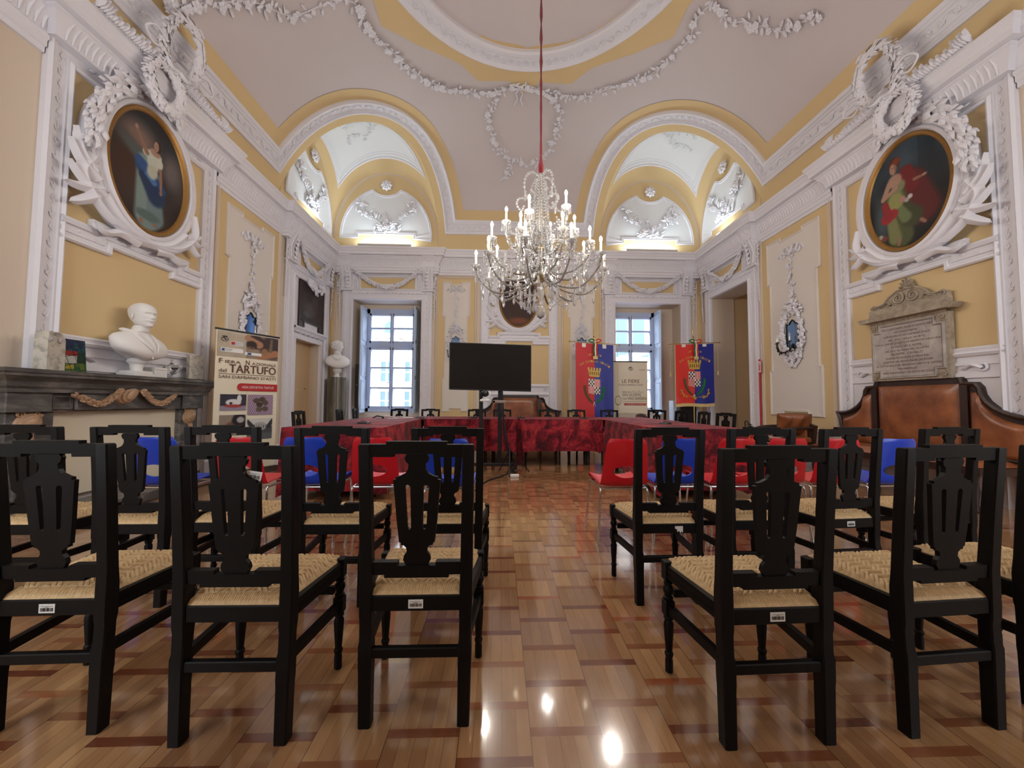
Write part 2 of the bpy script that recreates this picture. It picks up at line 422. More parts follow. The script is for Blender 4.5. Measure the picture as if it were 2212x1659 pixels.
    cell = m.n('ShaderNodeCombineXYZ'); m.l(m.math('ADD', X, m.math('MULTIPLY', rboard, 7)), cell.inputs[0]); m.l(m.math('ADD', Y, m.math('MULTIPLY', rb, 9)), cell.inputs[1])
    grain = m.noise(22, 6, .65, m.sc(cell.outputs[0], 1, .12, 1), 1.5); fine = m.noise(150, 3, .6, m.sc(cell.outputs[0], 1, .06, 1))
    t1 = m.math('ADD', m.math('MULTIPLY', rboard, .55), m.math('MULTIPLY', rb, .45))
    wood = m.ramp(t1, [(.1, lin((150, 110, 74))), (.5, lin((182, 138, 96))), (.9, lin((206, 162, 114)))])
    wood = m.mix(m.math('MULTIPLY', grain, .55), wood, lin((104, 62, 38))); wood = m.mix(m.math('MULTIPLY', fine, .25), wood, lin((90, 54, 34)))
    gs = m.noise(26, 5, .65, m.sc(g, .12, 1, 1), 1.0)
    sw = m.ramp(m.math('ADD', m.math('MULTIPLY', rb, .7), m.math('MULTIPLY', gs, .3)), [(.15, lin((96, 52, 34))), (.4, lin((122, 70, 44))), (.7, lin((146, 98, 64))), (.92, lin((150, 72, 36)))])
    gap = m.math('LESS_THAN', m.math('MINIMUM', bf, m.math('SUBTRACT', 1.0, bf)), .018)
    gap2 = m.math('LESS_THAN', m.math('MINIMUM', cf, m.math('SUBTRACT', 1.0, cf)), .006)
    ns = m.math('SUBTRACT', 1.0, strip)
    c = m.mix(m.math('MULTIPLY', gap, .55), wood, lin((70, 42, 28))); c = m.mix(strip, c, sw)
    c = m.mix(m.math('MULTIPLY', gap2, .6), c, lin((60, 36, 26)))
    wear = m.noise(1.3, 4, .6, g)
    m.set(col=c, rough=m.math('MULTIPLY_ADD', wear, .15, .10), coat=.9, coatr=.07, spec=.5)
    h = m.math('ADD', m.math('MULTIPLY', m.noise(9, 3, .5, g), .7), m.math('MULTIPLY', m.math('MAXIMUM', gap2, m.math('MULTIPLY', gap, ns)), -.35))
    m.bump(h, .10, .004)
m_()
MT = MAT

# pictures: a coloured canvas whose paint is computed blob by blob
def canvas(F, u0, u1, v0, v1, nx, ny, fn, name, parent, inside=None, world=True, mat='canvas_paint'):
    us = [u0+(u1-u0)*i/nx for i in range(nx+1)]; vs = [v0+(v1-v0)*j/ny for j in range(ny+1)]
    P = [tuple(F(u, v)) for v in vs for u in us]
    if inside:
        P = []
        for v in vs:
            for u in us:
                a, b = (u-u0)/(u1-u0)*2-1, (v-v0)/(v1-v0)*2-1
                # square to disc
                x = a*sqrt(max(0, 1-b*b/2)); y = b*sqrt(max(0, 1-a*a/2)); P.append(tuple(F((u0+u1)/2+x*(u1-u0)/2, (v0+v1)/2+y*(v1-v0)/2)))
    f = [(j*(nx+1)+i, j*(nx+1)+i+1, (j+1)*(nx+1)+i+1, (j+1)*(nx+1)+i) for j in range(ny) for i in range(nx)]
    cols = []
    for j in range(ny+1):
        for i in range(nx+1):
            a, b = i/nx, j/ny
            if inside:
                a2, b2 = a*2-1, b*2-1; a, b = (a2*sqrt(max(0, 1-b2*b2/2))+1)/2, (b2*sqrt(max(0, 1-a2*a2/2))+1)/2
            cols.append(fn(a, b))
    if world and parent is not None:
        T = wm(parent).inverted(); P = [tuple(T @ Vector(p)) for p in P]
    me = bpy.data.meshes.new(name); me.from_pydata(P, [], f); me.materials.append(MT[mat])
    ca = me.color_attributes.new('Col', 'FLOAT_COLOR', 'POINT')
    ca.data.foreach_set('color', [x for c in cols for x in (*lin(c), 1)])
    o = bpy.data.objects.new(name, me); COL.objects.link(o)
    if parent is not None: o.parent = parent
    return o
def seg_d(p, a, b):
    ax, ay = a; bx, by = b; dx, dy = bx-ax, by-ay; L = dx*dx+dy*dy
    t = 0 if L == 0 else max(0, min(1, ((p[0]-ax)*dx+(p[1]-ay)*dy)/L)); return hypot(p[0]-ax-t*dx, p[1]-ay-t*dy), t
def painter(bg, blobs, asp=1.45):
    # blobs: ('e', x, y, rx, ry, colour, softness[, rot]) or ('l', x0, y0, x1, y1, r0, r1, colour, softness); y measured up, 0..1
    def fn(a, b):
        c = bg(a, b)
        for B in blobs:
            if B[0] == 'e':
                dx, dy = a-B[1], (b-B[2])*asp; r = B[7] if len(B) > 7 else 0
                x, y = dx*cos(r)+dy*sin(r), -dx*sin(r)+dy*cos(r); d = hypot(x/B[3], y/(B[4]*asp)); k = (1-d)/max(.01, B[6]*.6)+.5
                col = B[5]
            else:
                d, t = seg_d((a, b*asp), (B[1], B[2]*asp), (B[3], B[4]*asp)); r = B[5]+(B[6]-B[5])*t; k = (1-d/r)/max(.01, B[8]*.6)+.5; col = B[7]
            k = max(0, min(1, k)); c = tuple(c[i]*(1-k)+col[i]*k for i in range(3))
        return c
    return fn
_R = random.Random(4); _G = [[_R.random() for _ in range(40)] for _ in range(40)]
def vn(x, y):
    x, y = x % 39, y % 39; i, j = int(x), int(y); fx, fy = x-i, y-j; fx = fx*fx*(3-2*fx); fy = fy*fy*(3-2*fy)
    return (_G[i][j]*(1-fx)+_G[i+1][j]*fx)*(1-fy)+(_G[i][j+1]*(1-fx)+_G[i+1][j+1]*fx)*fy
# ---------------------------------------------------------------- room shell
YF = -.5; ZT = 4.95; TW = .55
def wall_rects(mb, F, u0, u1, z0, z1, holes, t=TW):
    # wall with rectangular openings, thickness behind the face
    us = sorted({u0, u1, *[h[0] for h in holes], *[h[1] for h in holes]}); zs = sorted({z0, z1, *[h[2] for h in holes], *[h[3] for h in holes]})
    for i in range(len(us)-1):
        for j in range(len(zs)-1):
            a, b, c, d = us[i], us[i+1], zs[j], zs[j+1]
            if any(h[0] <= a and b <= h[1] and h[2] <= c and d <= h[3] for h in holes): continue
            mb.prism([(a, c), (b, c), (b, d), (a, d)], lambda u, z: F(u, z, -t), lambda u, z: F(u, z, 0))
def struct(name, mb, mat, label, smooth=35): return top(mb, name, mat, label, None, 'structure', None, smooth)
fl = MB(); fl.add([(XL-.9, YF-.6, 0), (XR+2.2, YF-.6, 0), (XR+2.2, YB+.6, 0), (XL-.9, YB+.6, 0), (XL-.9, YF-.6, -.2), (XR+2.2, YF-.6, -.2), (XR+2.2, YB+.6, -.2), (XL-.9, YB+.6, -.2)],
                  [(0, 1, 2, 3), (7, 6, 5, 4), (0, 4, 5, 1), (1, 5, 6, 2), (2, 6, 7, 3), (3, 7, 4, 0)])
struct('floor', fl, MT['parquet'], 'glossy wooden parquet floor of light blocks with dark cross strips')
ZW = 5.0; ZL = 7.6
w = MB(); wall_rects(w, FB, XL-TW, XR+TW, 0, ZL, [(-3.65, -1.95, .55, 3.54), (2.92, 4.62, .55, 3.54)], .45)
struct('wall_back', w, MT['plaster_pink'], 'far wall of the hall with two tall windows')
w = MB(); wall_rects(w, FL, YF, YB, 0, ZL, [(7.62, 8.70, 0, 2.33)])
struct('wall_left', w, MT['plaster_pink'], 'left wall of the hall with the grey marble fireplace')
w = MB(); wall_rects(w, FR, YF, YB, 0, ZL, [(7.38, 8.77, 0, 3.57)])
struct('wall_right', w, MT['plaster_pink'], 'right wall of the hall with the marble memorial plaque')
w = MB(); wall_rects(w, lambda u, z, d=0: V(u, YF+d, z), XL-TW, XR+TW, 0, ZL, [(-3.65, -1.95, .6, 3.9), (2.92, 4.62, .6, 3.9)], .45)  # unseen wall; its two openings are added to let the rear fill in
struct('wall_front', w, MT['plaster_pink'], 'wall behind the camera with two openings added for the fill lamps')
# niches behind the side doors
w = MB(); FN = lambda u, z, d=0: V(XR+d, u, z)
w.box(XR+TW, XR+1.30, 7.18, 7.36, 0, 3.75); w.box(XR+TW, XR+1.30, 8.80, 9.0, 0, 3.75); w.box(XR+TW, XR+1.30, 7.36, 8.80, 3.59, 3.75)
w.box(XR+1.30, XR+1.50, 7.18, 9.0, 0, 3.75)
struct('wall_niche', w, MT['niche_beige'], 'beige walls of the deep doorway recess on the right')
w = MB(); w.box(XL-.62, XL-.55, 7.5, 8.8, 0, 2.45)
struct('wall_recess', w, MT['niche_beige'], 'flat beige concealed door closing the left doorway')

# ---- vault over an octagonal outline, the four corners cut by arches
CX, CY, HX, HY = .485, 4.375, 4.685, 4.875
ZC, PW, AE = 7.8, 2.5, .45
dA = (HX, 6.95-CY); dB = (1.57+CX, HY)
aA, aB = atan2(dA[1], dA[0]), atan2(dB[1], dB[0]); ex_, ey_ = dB[0]-dA[0], dB[1]-dA[1]
def surf(x, y):
    u = np.clip(np.abs(np.array(x, float)-CX)/HX, 0, 1); v = np.clip(np.abs(np.array(y, float)-CY)/HY, 0, 1)
    return ZT+(ZC-ZT)*(1-u**5)**.85*(1-v**11)**.55
def rbz0(x, y):
    # distance to the octagonal outline and the height of the vault there
    X, Y = np.abs(x-CX), np.abs(y-CY); r = np.hypot(X, Y)+1e-9; ux, uy = X/r, Y/r; a = np.arctan2(uy, ux)
    R1 = HX/np.maximum(ux, 1e-6); R2 = HY/np.maximum(uy, 1e-6)
    det = ux*ey_-uy*ex_; det = np.where(np.abs(det) < 1e-6, 1e-6, det); R3 = (dA[0]*ey_-dA[1]*ex_)/det
    R = np.where(a <= aA, R1, np.where(a >= aB, R2, R3)); return R, surf(CX+ux*R, CY+uy*R), r
def aprof(s): return float(surf(-4.2+2.63*s, 6.95+2.3*s))-ZT
def snrm(p):
    h = 2e-3; gx = float(surf(p[0]+h, p[1])-surf(p[0]-h, p[1]))/(2*h); gy = float(surf(p[0], p[1]+h)-surf(p[0], p[1]-h))/(2*h)
    return V(gx, gy, -1).normalized()
def on_vault(x, y, lift=0.0):
    p = V(x, y, float(surf(x, y))); return p+snrm(p)*lift
# main shell
mb = MB(); th = []
qa = [t*aA/30 for t in range(30)]; qm = [(1-cos(pi*t/70))/2 for t in range(70)]; qb = [aB+(pi/2-aB)*(t/30)**1.4 for t in range(30)]
def dang(s): return atan2(dA[1]+ey_*s, dA[0]+ex_*s)
quad = qa+[dang(s) for s in qm]+qb
for k in range(4): th += [(pi/2*k+(a if k % 2 == 0 else pi/2-a)) for a in (quad if k % 2 == 0 else [pi/2]+quad[:0:-1])]
P = []
for a in th:
    x, y = CX+cos(a)*2, CY+sin(a)*2; R, Z, r = rbz0(np.array([x]), np.array([y])); R, Z = float(R[0]), float(Z[0]); row = []
    q = 1-np.linspace(0, 1, 700)**2.5; q[-1] = 0; X_, Y_ = CX+cos(a)*R*q, CY+sin(a)*R*q; Z_ = surf(X_, Y_)
    L = np.concatenate([[0], np.cumsum(np.sqrt(np.diff(X_)**2+np.diff(Y_)**2+np.diff(Z_)**2))]); k = np.linspace(0, 1, 61)**1.5*L[-1]
    row = [(float(np.interp(t, L, X_)), float(np.interp(t, L, Y_)), float(np.interp(t, L, Z_))+.006) for t in k]
    P.append(row)
mb.grid(P, closeu=True)
struct('ceiling', mb, MT['vault_paint'], 'mauve plaster vault over the whole hall', 60)

# ---- ornamental band along walls and arches: bands of equal distance from the vault's lower edge
def arch_pts(sx, n=160):
    out = []
    for i in range(n+1):
        s = (1-cos(pi*i/n))/2; x, y = -4.2+s*2.63, 6.95+s*2.3; x = x if sx == 1 else .97-x; out.append((x, y, ZT+aprof(s)))
    return np.array(out)
def pd(P, C):
    d = np.full(len(P), 1e9)
    for a, b in zip(C[:-1], C[1:]):
        ab = b-a; t = np.clip(((P-a)@ab)/(ab@ab+1e-12), 0, 1); d = np.minimum(d, np.linalg.norm(P-(a+t[:, None]*ab), axis=1))
    return d
def band_field():
    A0 = atan2(3.2-CY, HX)
    A1 = atan2(dA[1], dA[0]); A2 = atan2(dB[1], dB[0])
    q = [A0+(A1-A0)*(1-(1-i/80)**2.2) for i in range(80)]+[dang((1-cos(pi*i/120))/2) for i in range(120)]+[A2+(pi/2-A2)*(i/50)**1.6 for i in range(51)]
    ths = [pi-a for a in q]; ths = ths+[a for a in q[-2::-1]]
    G = []; F = 1-np.linspace(0, .9, 500)**2.5
    S_ = np.concatenate([[0, .01, .02], np.arange(.04, 3.3, .034)])
    for a in ths:
        x, y = CX+cos(a)*2, CY+sin(a)*2; R, Z, r = rbz0(np.array([x]), np.array([y])); R, Z = float(R[0]), float(Z[0])
        qv = F; X_, Y_ = CX+cos(a)*R*qv, CY+sin(a)*R*qv; Zs = surf(X_, Y_); Zs[0] = Z
        L = np.concatenate([[0], np.cumsum(np.sqrt(np.diff(X_)**2+np.diff(Y_)**2+np.diff(Zs)**2))])
        G.append(np.stack([np.interp(S_, L, X_), np.interp(S_, L, Y_), np.interp(S_, L, Zs)], 1))
    G = np.array(G); nu, nv = G.shape[:2]
    du = np.gradient(G, axis=0); dv = np.gradient(G, axis=1); N = np.cross(du, dv); N /= np.linalg.norm(N, axis=2)[..., None]+1e-12
    ctr = np.array([CX, CY, 4.0]); N *= np.where(np.sum(N*(ctr-G), axis=2) >= 0, 1, -1)[..., None]
    P = G.reshape(-1, 3); N = N.reshape(-1, 3)
    cl = np.array([(XL, 0, ZT), (XL, 6.95, ZT)]); cb = np.array([(-1.57, YB, ZT), (2.54, YB, ZT)]); cr = np.array([(XR, 0, ZT), (XR, 6.95, ZT)])
    m = np.minimum.reduce([pd(P, cl), pd(P, cb), pd(P, cr), pd(P, arch_pts(1))*1.22+.08, pd(P, arch_pts(-1))*1.22+.08])
    T = []
    for i in range(nu-1):
        for j in range(nv-1):
            a, b, c, d = i*nv+j, (i+1)*nv+j, (i+1)*nv+j+1, i*nv+j+1; T += [(a, b, c), (a, c, d)]
    return P, N, m, T
FP, FN_, FM, FT = band_field()
def isoband(mb, levels, heights):
    keys = {}; vs = []; fs = []
    hf = lambda v: float(np.interp(v, levels, heights))
    def vid(k):
        if k not in keys:
            if k[0] == 'v': p, n, mm = FP[k[1]], FN_[k[1]], FM[k[1]]
            else:
                a, b, L = k[1], k[2], k[3]; t = (L-FM[a])/(FM[b]-FM[a]); p = FP[a]*(1-t)+FP[b]*t; n = FN_[a]*(1-t)+FN_[b]*t; mm = L
            keys[k] = len(vs); vs.append(p+n*hf(mm))
        return keys[k]
    def val(k): return FM[k[1]] if k[0] == 'v' else k[3]
    def edge(k, l):
        s = set(k[1:2] if k[0] == 'v' else k[1:3]) | set(l[1:2] if l[0] == 'v' else l[1:3]); return sorted(s)
    def clip(poly, L, keep):
        out = []
        for i in range(len(poly)):
            p, q = poly[i], poly[(i+1) % len(poly)]; a, b = (val(p)-L)*keep, (val(q)-L)*keep
            if a >= 0: out.append(p)
            if (a > 0 and b < 0) or (a < 0 and b > 0):
                e = edge(p, q)
                if len(e) == 2: out.append(('e', e[0], e[1], L))
        return out
    for t in FT:
        lo_, hi_ = min(FM[i] for i in t), max(FM[i] for i in t)
        if hi_ <= levels[0] or lo_ >= levels[-1]: continue
        for k in range(len(levels)-1):
            a, b = levels[k], levels[k+1]
            if b-a < 1e-7 or hi_ <= a or lo_ >= b: continue
            poly = [('v', i) for i in t]
            if lo_ < a: poly = clip(poly, a, 1)
            if hi_ > b and len(poly) > 2: poly = clip(poly, b, -1)
            if len(poly) > 2:
                ids = []
                for p in poly:
                    i = vid(p)
                    if i not in ids: ids.append(i)
                if len(ids) > 2: fs.append(tuple(ids))
    mb.add(vs, fs)
def contour(L):
    adj = {}; pt = {}
    for t in FT:
        e = []
        for a, b in ((t[0], t[1]), (t[1], t[2]), (t[2], t[0])):
            if (FM[a]-L)*(FM[b]-L) < 0:
                k = (min(a, b), max(a, b)); e.append(k)
                if k not in pt: q = (L-FM[k[0]])/(FM[k[1]]-FM[k[0]]); pt[k] = (Vector(FP[k[0]]*(1-q)+FP[k[1]]*q), Vector(FN_[k[0]]*(1-q)+FN_[k[1]]*q))
        if len(e) == 2: adj.setdefault(e[0], []).append(e[1]); adj.setdefault(e[1], []).append(e[0])
    st = [k for k in adj if len(adj[k]) == 1]; best = []; seen = set()
    for s0 in st:
        if s0 in seen: continue
        ch = [s0]; seen.add(s0)
        while True:
            nx = [k for k in adj[ch[-1]] if k not in seen]
            if not nx: break
            ch.append(nx[0]); seen.add(nx[0])
        if len(ch) > len(best): best = ch
    return [pt[k] for k in best]
def resample(line, n):
    L = [0]
    for i in range(len(line)-1): L.append(L[-1]+(line[i+1][0]-line[i][0]).length)
    out = []; i = 0
    for k in range(n+1):
        s = L[-1]*k/n
        while i < len(L)-2 and L[i+1] < s: i += 1
        f = (s-L[i])/max(1e-9, L[i+1]-L[i]); out.append((line[i][0].lerp(line[i+1][0], min(1, f)), line[i][1].lerp(line[i+1][1], min(1, f)).normalized()))
    return out, L[-1]
B0, B1, Y1 = .30, .66, .92
t = thing('trim_1', 'white plaster rosette band between two yellow borders, following the walls and the two corner arches', kind='structure')
mb = MB(); isoband(mb, [0, B0], [.005, .005]); mb.build('yellow_border', MT['plaster_yellow'], t, 60)
mb = MB(); isoband(mb, [B1, Y1], [.005, .005]); mb.build('yellow_border', MT['plaster_yellow'], t, 60)
mb = MB(); isoband(mb, [B0, B0+.004, B0+.035, B0+.05, B0+.07, B0+.085, B0+.1, B0+.245, B0+.26, B0+.28, B0+.30, B0+.34, B1-.004, B1], [.004, .045, .055, .03, .03, .05, .022, .022, .045, .045, .07, .085, .06, .004]); mb.build('band', MT['plaster_white'], t, 25)
cl_, LT = resample(contour(B0+.172), 2400); cnt = int(LT/.14)
c1_, _ = resample(contour(B0+.125), 2400); c2_, _ = resample(contour(B0+.215), 2400)
mb = MB()
for k in range(cnt):
    p, n = cl_[min(2400, int((k+.5)/cnt*2400))]; rosette(mb, p+n*.024, n, .036, 6, .7)
mb.build('rosettes', MT['plaster_white'], t, 40)
mb = MB(); sc_ = []
for q in range(2401):
    p, n = cl_[q]; tt = (cl_[min(2400, q+1)][0]-cl_[max(0, q-1)][0]).normalized(); s_ = tt.cross(n); sc_.append(p+n*.028+s_*(.044*cos(q/2400*cnt*pi+pi/2*0)))
mb.tube(sc_, .008, 4, cap=False); mb.build('running_scroll', MT['plaster_white'], t, 40)

# ---- small sail vaults of the two far corners, seen through the arches
def corner(sx, no):
    f = (lambda p: p) if sx == 1 else (lambda p: V(.97-p.x, p.y, p.z))
    A, B, C = V(-4.2, 6.95, 0), V(-1.57, 9.25, 0), V(-4.2, 9.25, 0)
    def sp(a, b, c, lift=0):
        h = sqrt(((aprof(b/(a+b))*(a+b)**.9) if a+b > 1e-6 else 0)**2+(1.87*(4*a*c)**AE)**2+(1.87*(4*b*c)**AE)**2); p = A*a+B*b+C*c; return f(V(p.x, p.y, ZT+h-lift))
    N = 40; t = thing('trim_%d' % no, ('left' if sx == 1 else 'right')+' corner vault lit by cool cove lamps, white field in a yellow border', kind='structure')
    def tri(e, mat, nm):
        mb = MB(); idx = {}; vs = []; fs = []
        for i in range(N+1):
            for j in range(N+1-i):
                a, b = i/N, j/N; a = (1-cos(pi*a))/2 if 0 else a; c = max(0, 1-a-b)
                k = 1-3*e; a_, b_, c_ = e+a*k, e+b*k, e+c*k
                idx[i, j] = len(vs); vs.append(sp(a_, b_, c_, .012 if e else 0))
        for i in range(N):
            for j in range(N-i):
                fs.append((idx[i, j], idx[i+1, j], idx[i, j+1]))
                if j < N-i-1: fs.append((idx[i+1, j], idx[i+1, j+1], idx[i, j+1]))
        mb.add(vs, fs); return mb.build(nm, mat, t, 60)
    # yellow sheet refined towards the edges
    mb = MB(); vs = []; fs = []; rows = []
    E0 = [0, .002, .006, .014, .028, .045, .065]
    for e in E0:
        row = []
        for side in range(3):
            for q in range(48):
                s = (1-cos(pi*q/48))/2; s = e+(1-3*e)*s; o = 1-e-s
                row.append({0: (o, s, e), 1: (e, o, s), 2: (s, e, o)}[side])
        rows.append([sp(*x) for x in row])
    mb.grid([list(c) for c in zip(*rows)], closeu=True); mb.build('yellow_border', MT['plaster_yellow'], t, 60)
    tri(.06, MT['vault_pale'], 'white_field')
    mb = MB()
    for e, r in ((.066, .022), (.085, .012), (.1, .009)):
        loop = []
        for side in range(3):
            for q in range(40):
                s = e+(1-3*e)*q/40; o = 1-e-s; loop.append(sp(*{0: (o, s, e), 1: (e, o, s), 2: (s, e, o)}[side], .014))
        mb.tube(loop, r, 6, closed=True)
    mb.build('moulding', MT['plaster_white'], t, 40)
    # low relief sprays
    def bn(p):
        return V(.3*sx, -.3, -1).normalized()
    def br(pts): return bez([sp(a, b, 1-a-b, .014) for a, b in pts], 5)
    mb = MB()
    for i, pts in enumerate([[(.2, .34), (.27, .38), (.33, .42), (.36, .5)], [(.42, .22), (.46, .3), (.44, .38), (.4, .46)], [(.55, .16), (.52, .24), (.5, .33)], [(.26, .2), (.3, .25), (.28, .33)]]):
        foliage(mb, br(pts), bn, 50+i+no, .12, .07, .05, .006, .12, .012)
    mb.build('leaf_spray', MT['vault_pale'], t, 40)
    # lunettes on the two walls
    for Fw, u0, u1, nm in ((lambda u, z, d=0: f(FB(u, z, d)), -4.14, -1.60, 'lunette_back'), (lambda u, z, d=0: f(FL(u, z, d)), 7.02, 9.19, 'lunette_side')):
        cu, hw = (u0+u1)/2, (u1-u0)/2
        def outline(wd, hh, notch, base, n=40):
            out = []
            for q in range(n+1):
                a = pi-pi*q/n; u, z = cu+wd*cos(a), base+hh*sin(a)**.95
                out.append((u, z))
            # concave scoop at the crown for the flower
            res = []
            for u, z in out:
                if abs(u-cu) < notch: z = min(z, base+hh-.02-.19*sqrt(max(0, 1-((u-cu)/notch)**2)))
                res.append((u, z))
            return res+[(cu+wd, base-.0), (cu+.62*wd, base-.0), (cu+.62*wd, base+.1), (cu-.62*wd, base+.1), (cu-.62*wd, base-.0)]
        mb = MB(); pts = [(cu+(hw+.02)*cos(pi-pi*q/40), ZT-.2+2.02*sin(pi*q/40)**.9) for q in range(41)]
        mb.prism(pts, lambda u, z: Fw(u, z, -.02), lambda u, z: Fw(u, z, .012)); mb.build('yellow_ground', MT['plaster_yellow'], t, 30)
        o = outline(hw-.14, 1.28, .34, ZT+.17)
        mb = MB(); mb.prism(o, lambda u, z: Fw(u, z, .01), lambda u, z: Fw(u, z, .024)); mb.build('white_panel', MT['vault_pale'], t, 30)
        mb = MB(); mould(mb, Fw, o, [(-.045, .02), (-.04, .045), (-.02, .05), (-.005, .035), (.005, .055), (.015, .055), (.02, .022)], True); mb.build('moulding', MT['plaster_white'], t, 35)
        mb = MB(); n = (Fw(0, 0, 1)-Fw(0, 0, 0)); rosette(mb, Fw(cu, ZT+1.50, .03), n, .15, 8, .9); rosette(mb, Fw(cu, ZT+1.50, .09), n, .09, 6, .9); mb.build('flower', MT['plaster_white'], t, 40)
        mb = MB(); k = hw/1.27
        for i, s in enumerate((1, -1)):
            foliage(mb, bez([Fw(cu-s*.32*k, ZT+.34, .03), Fw(cu, ZT+.43, .04), Fw(cu+s*.4*k, ZT+.72, .03), Fw(cu+s*.75*k, ZT+.86, .03)], 8), lambda p: n, 7+i+no, .2, .13, .05, .012, .10, .02)
            foliage(mb, bez([Fw(cu+s*.4*k, ZT+.72, .03), Fw(cu+s*.6*k, ZT+.95, .03), Fw(cu+s*.62*k, ZT+1.1, .03)], 6), lambda p: n, 17+i+no, .14, .12, .05, .01, .1, .02)
        foliage(mb, bez([Fw(cu-.05, ZT+.5, .03), Fw(cu+.03, ZT+.75, .03)], 6), lambda p: n, 37+no, .14, .11, .05, .01, .1, .02)
        mb.build('olive_branches', MT['plaster_white'], t, 40)
    # cove lamp housings on the cornice
    for Fw, a, b, lab in ((lambda u, z, d=0: f(FB(u, z, d)), -3.5, -2.2, 'back'), (lambda u, z, d=0: f(FL(u, z, d)), 7.45, 8.75, 'side')):
        mb = MB(); mb.prism([(a, 4.81), (b, 4.81), (b, 4.85), (a, 4.85)], lambda u, z: Fw(u, z, .10), lambda u, z: Fw(u, z, .22))
        mb.prism([(a, 4.85), (b, 4.85), (b, 4.89), (a, 4.89)], lambda u, z: Fw(u, z, .20), lambda u, z: Fw(u, z, .22))
        top(mb, 'cove_light', MT['stucco_grey'], 'long grey uplight tray on the cornice of the %s corner, %s' % (('left', 'right')[sx < 0], {'back': 'far wall side', 'side': 'side wall side'}[lab]), 'light', None, 'cove lights on the cornice')
corner(1, 2); corner(-1, 3)

# ---- ceiling ring, yellow lobed field, garlands
def ell(a, b, n=120, ph=0): return [(CX+a*cos(2*pi*i/n+ph), CY+b*sin(2*pi*i/n+ph)) for i in range(n)]
t = thing('trim_4', 'large oval white plaster ring on a yellow lobed field in the middle of the vault', kind='structure')
half = [(2.62, 5.80-CY), (2.62, 6.33-CY), (2.06, 6.76-CY), (1.34, 7.13-CY), (.98, 7.52-CY), (.34, 7.50-CY), (0, 7.77-CY)]
def dense(pl, k=8):
    out = []
    for i in range(len(pl)-1):
        for j in range(k): out.append((pl[i][0]+(pl[i+1][0]-pl[i][0])*j/k, pl[i][1]+(pl[i+1][1]-pl[i][1])*j/k))
    return out+[pl[-1]]
qd = dense([(2.85, 0), (2.85, .7)]+half)
lobe = qd+[(-x, y) for x, y in qd[-2::-1]]+[(-x, -y) for x, y in qd[1:]]+[(x, -y) for x, y in qd[-2:0:-1]]
mb = MB(); P = []
for x, y in lobe: P.append([on_vault(CX+x*s, CY+y*s, .006) for s in (1, .95, .9, .8, .7)])
mb.grid(P, closeu=True); mb.build('yellow_field', MT['plaster_yellow'], t, 60)
prof = [(0, .006), (.0, .05), (.03, .07), (.07, .05), (.09, .03), (.28, .03), (.30, .05), (.33, .05), (.35, .09), (.42, .10), (.45, .07), (.45, .006)]
mb = MB(); P = []
for i in range(160):
    a = 2*pi*i/160; P.append([on_vault(CX+(2.65-o*.95)*cos(a), CY+(2.855-o)*sin(a), h) for o, h in prof])
mb.grid(P, closeu=True); mb.build('ring', MT['plaster_white'], t, 25)
mb = MB(); sc_ = []
for i in range(104):
    a = 2*pi*i/104; p = on_vault(CX+2.475*cos(a), CY+2.675*sin(a), .03); rosette(mb, p, snrm(p), .045, 6, .6)
for i in range(520):
    a = 2*pi*i/520; o = .16+.07*cos(i*pi/5); sc_.append(on_vault(CX+(2.635-o)*cos(a), CY+(2.835-o)*sin(a), .034))
mb.tube(sc_, .009, 4, closed=True); mb.build('rosette_scroll', MT['plaster_white'], t, 40)
mb = MB(); mb.add([on_vault(CX, CY, .004)]+[on_vault(x, y, .006) for x, y in ell(2.24, 2.42, 80)], [(0, 1+i, 1+(i+1) % 80) for i in range(80)]); mb.build('inner_field', MT['vault_paint'], t, 60)
mb = MB()
for k in range(5):
    foliage(mb, bez([on_vault(CX+r*cos(2*pi*k/5+q), CY+r*sin(2*pi*k/5+q), .012) for r, q in ((.15, 0), (.35, .2), (.6, .7), (.5, 1.2))], 6), snrm, 90+k, .2, .12, .035, .01, .2, .02)
mb.build('centre_rose', MT['plaster_white'], t, 40)
def cgar(no, label, lists, width=.16, ls=.105, seed=1):
    mb = MB()
    for i, L_ in enumerate(lists):
        pts = [on_vault(x, y, .008) for x, y in [(p.x, p.y) for p in bez([(a, b, 0) for a, b in L_], 7)]]
        foliage(mb, pts, snrm, seed+i*7, width, ls, .030, .010, .2, .02)
    o = top(mb, 'trim_%d' % no, MT['plaster_white'], label, None, 'structure', None, 40)
gL = [(-4.0, 4.3), (-3.75, 4.75), (-3.52, 5.08), (-3.31, 5.5), (-3.12, 5.65), (-2.82, 5.71), (-2.57, 5.75), (-2.37, 5.97), (-2.38, 6.24), (-2.32, 6.47), (-2.05, 6.87), (-1.7, 7.38), (-1.14, 7.71), (-.4, 7.79), (.09, 7.68), (.4, 7.52)]
gR = [(.5, 7.55), (1.0, 7.71), (1.76, 7.8), (2.18, 7.62), (2.98, 7.14), (3.22, 6.61), (3.37, 6.29), (3.33, 5.94), (3.44, 5.65), (3.76, 5.74), (3.95, 5.62), (4.34, 5.38), (4.42, 5.17), (4.56, 4.85)]
cgar(5, 'white plaster flower garland across the left half of the vault', [gL], seed=11)
cgar(6, 'white plaster flower garland across the right half of the vault', [gR], seed=12)
cgar(7, 'white plaster flower wreath hanging below the ceiling bow', [[(-.05, 7.75), (-.17, 8.0), (-.3, 8.26), (-.25, 8.57), (-.11, 8.79), (.35, 8.91), (.6, 8.94)], [(1.05, 7.75), (1.28, 8.02), (1.37, 8.35), (1.23, 8.73), (1.01, 8.89), (.7, 8.94)], [(.3, 8.91), (.2, 9.0), (.05, 9.05)]], .13, .11, 33)
mb = MB()
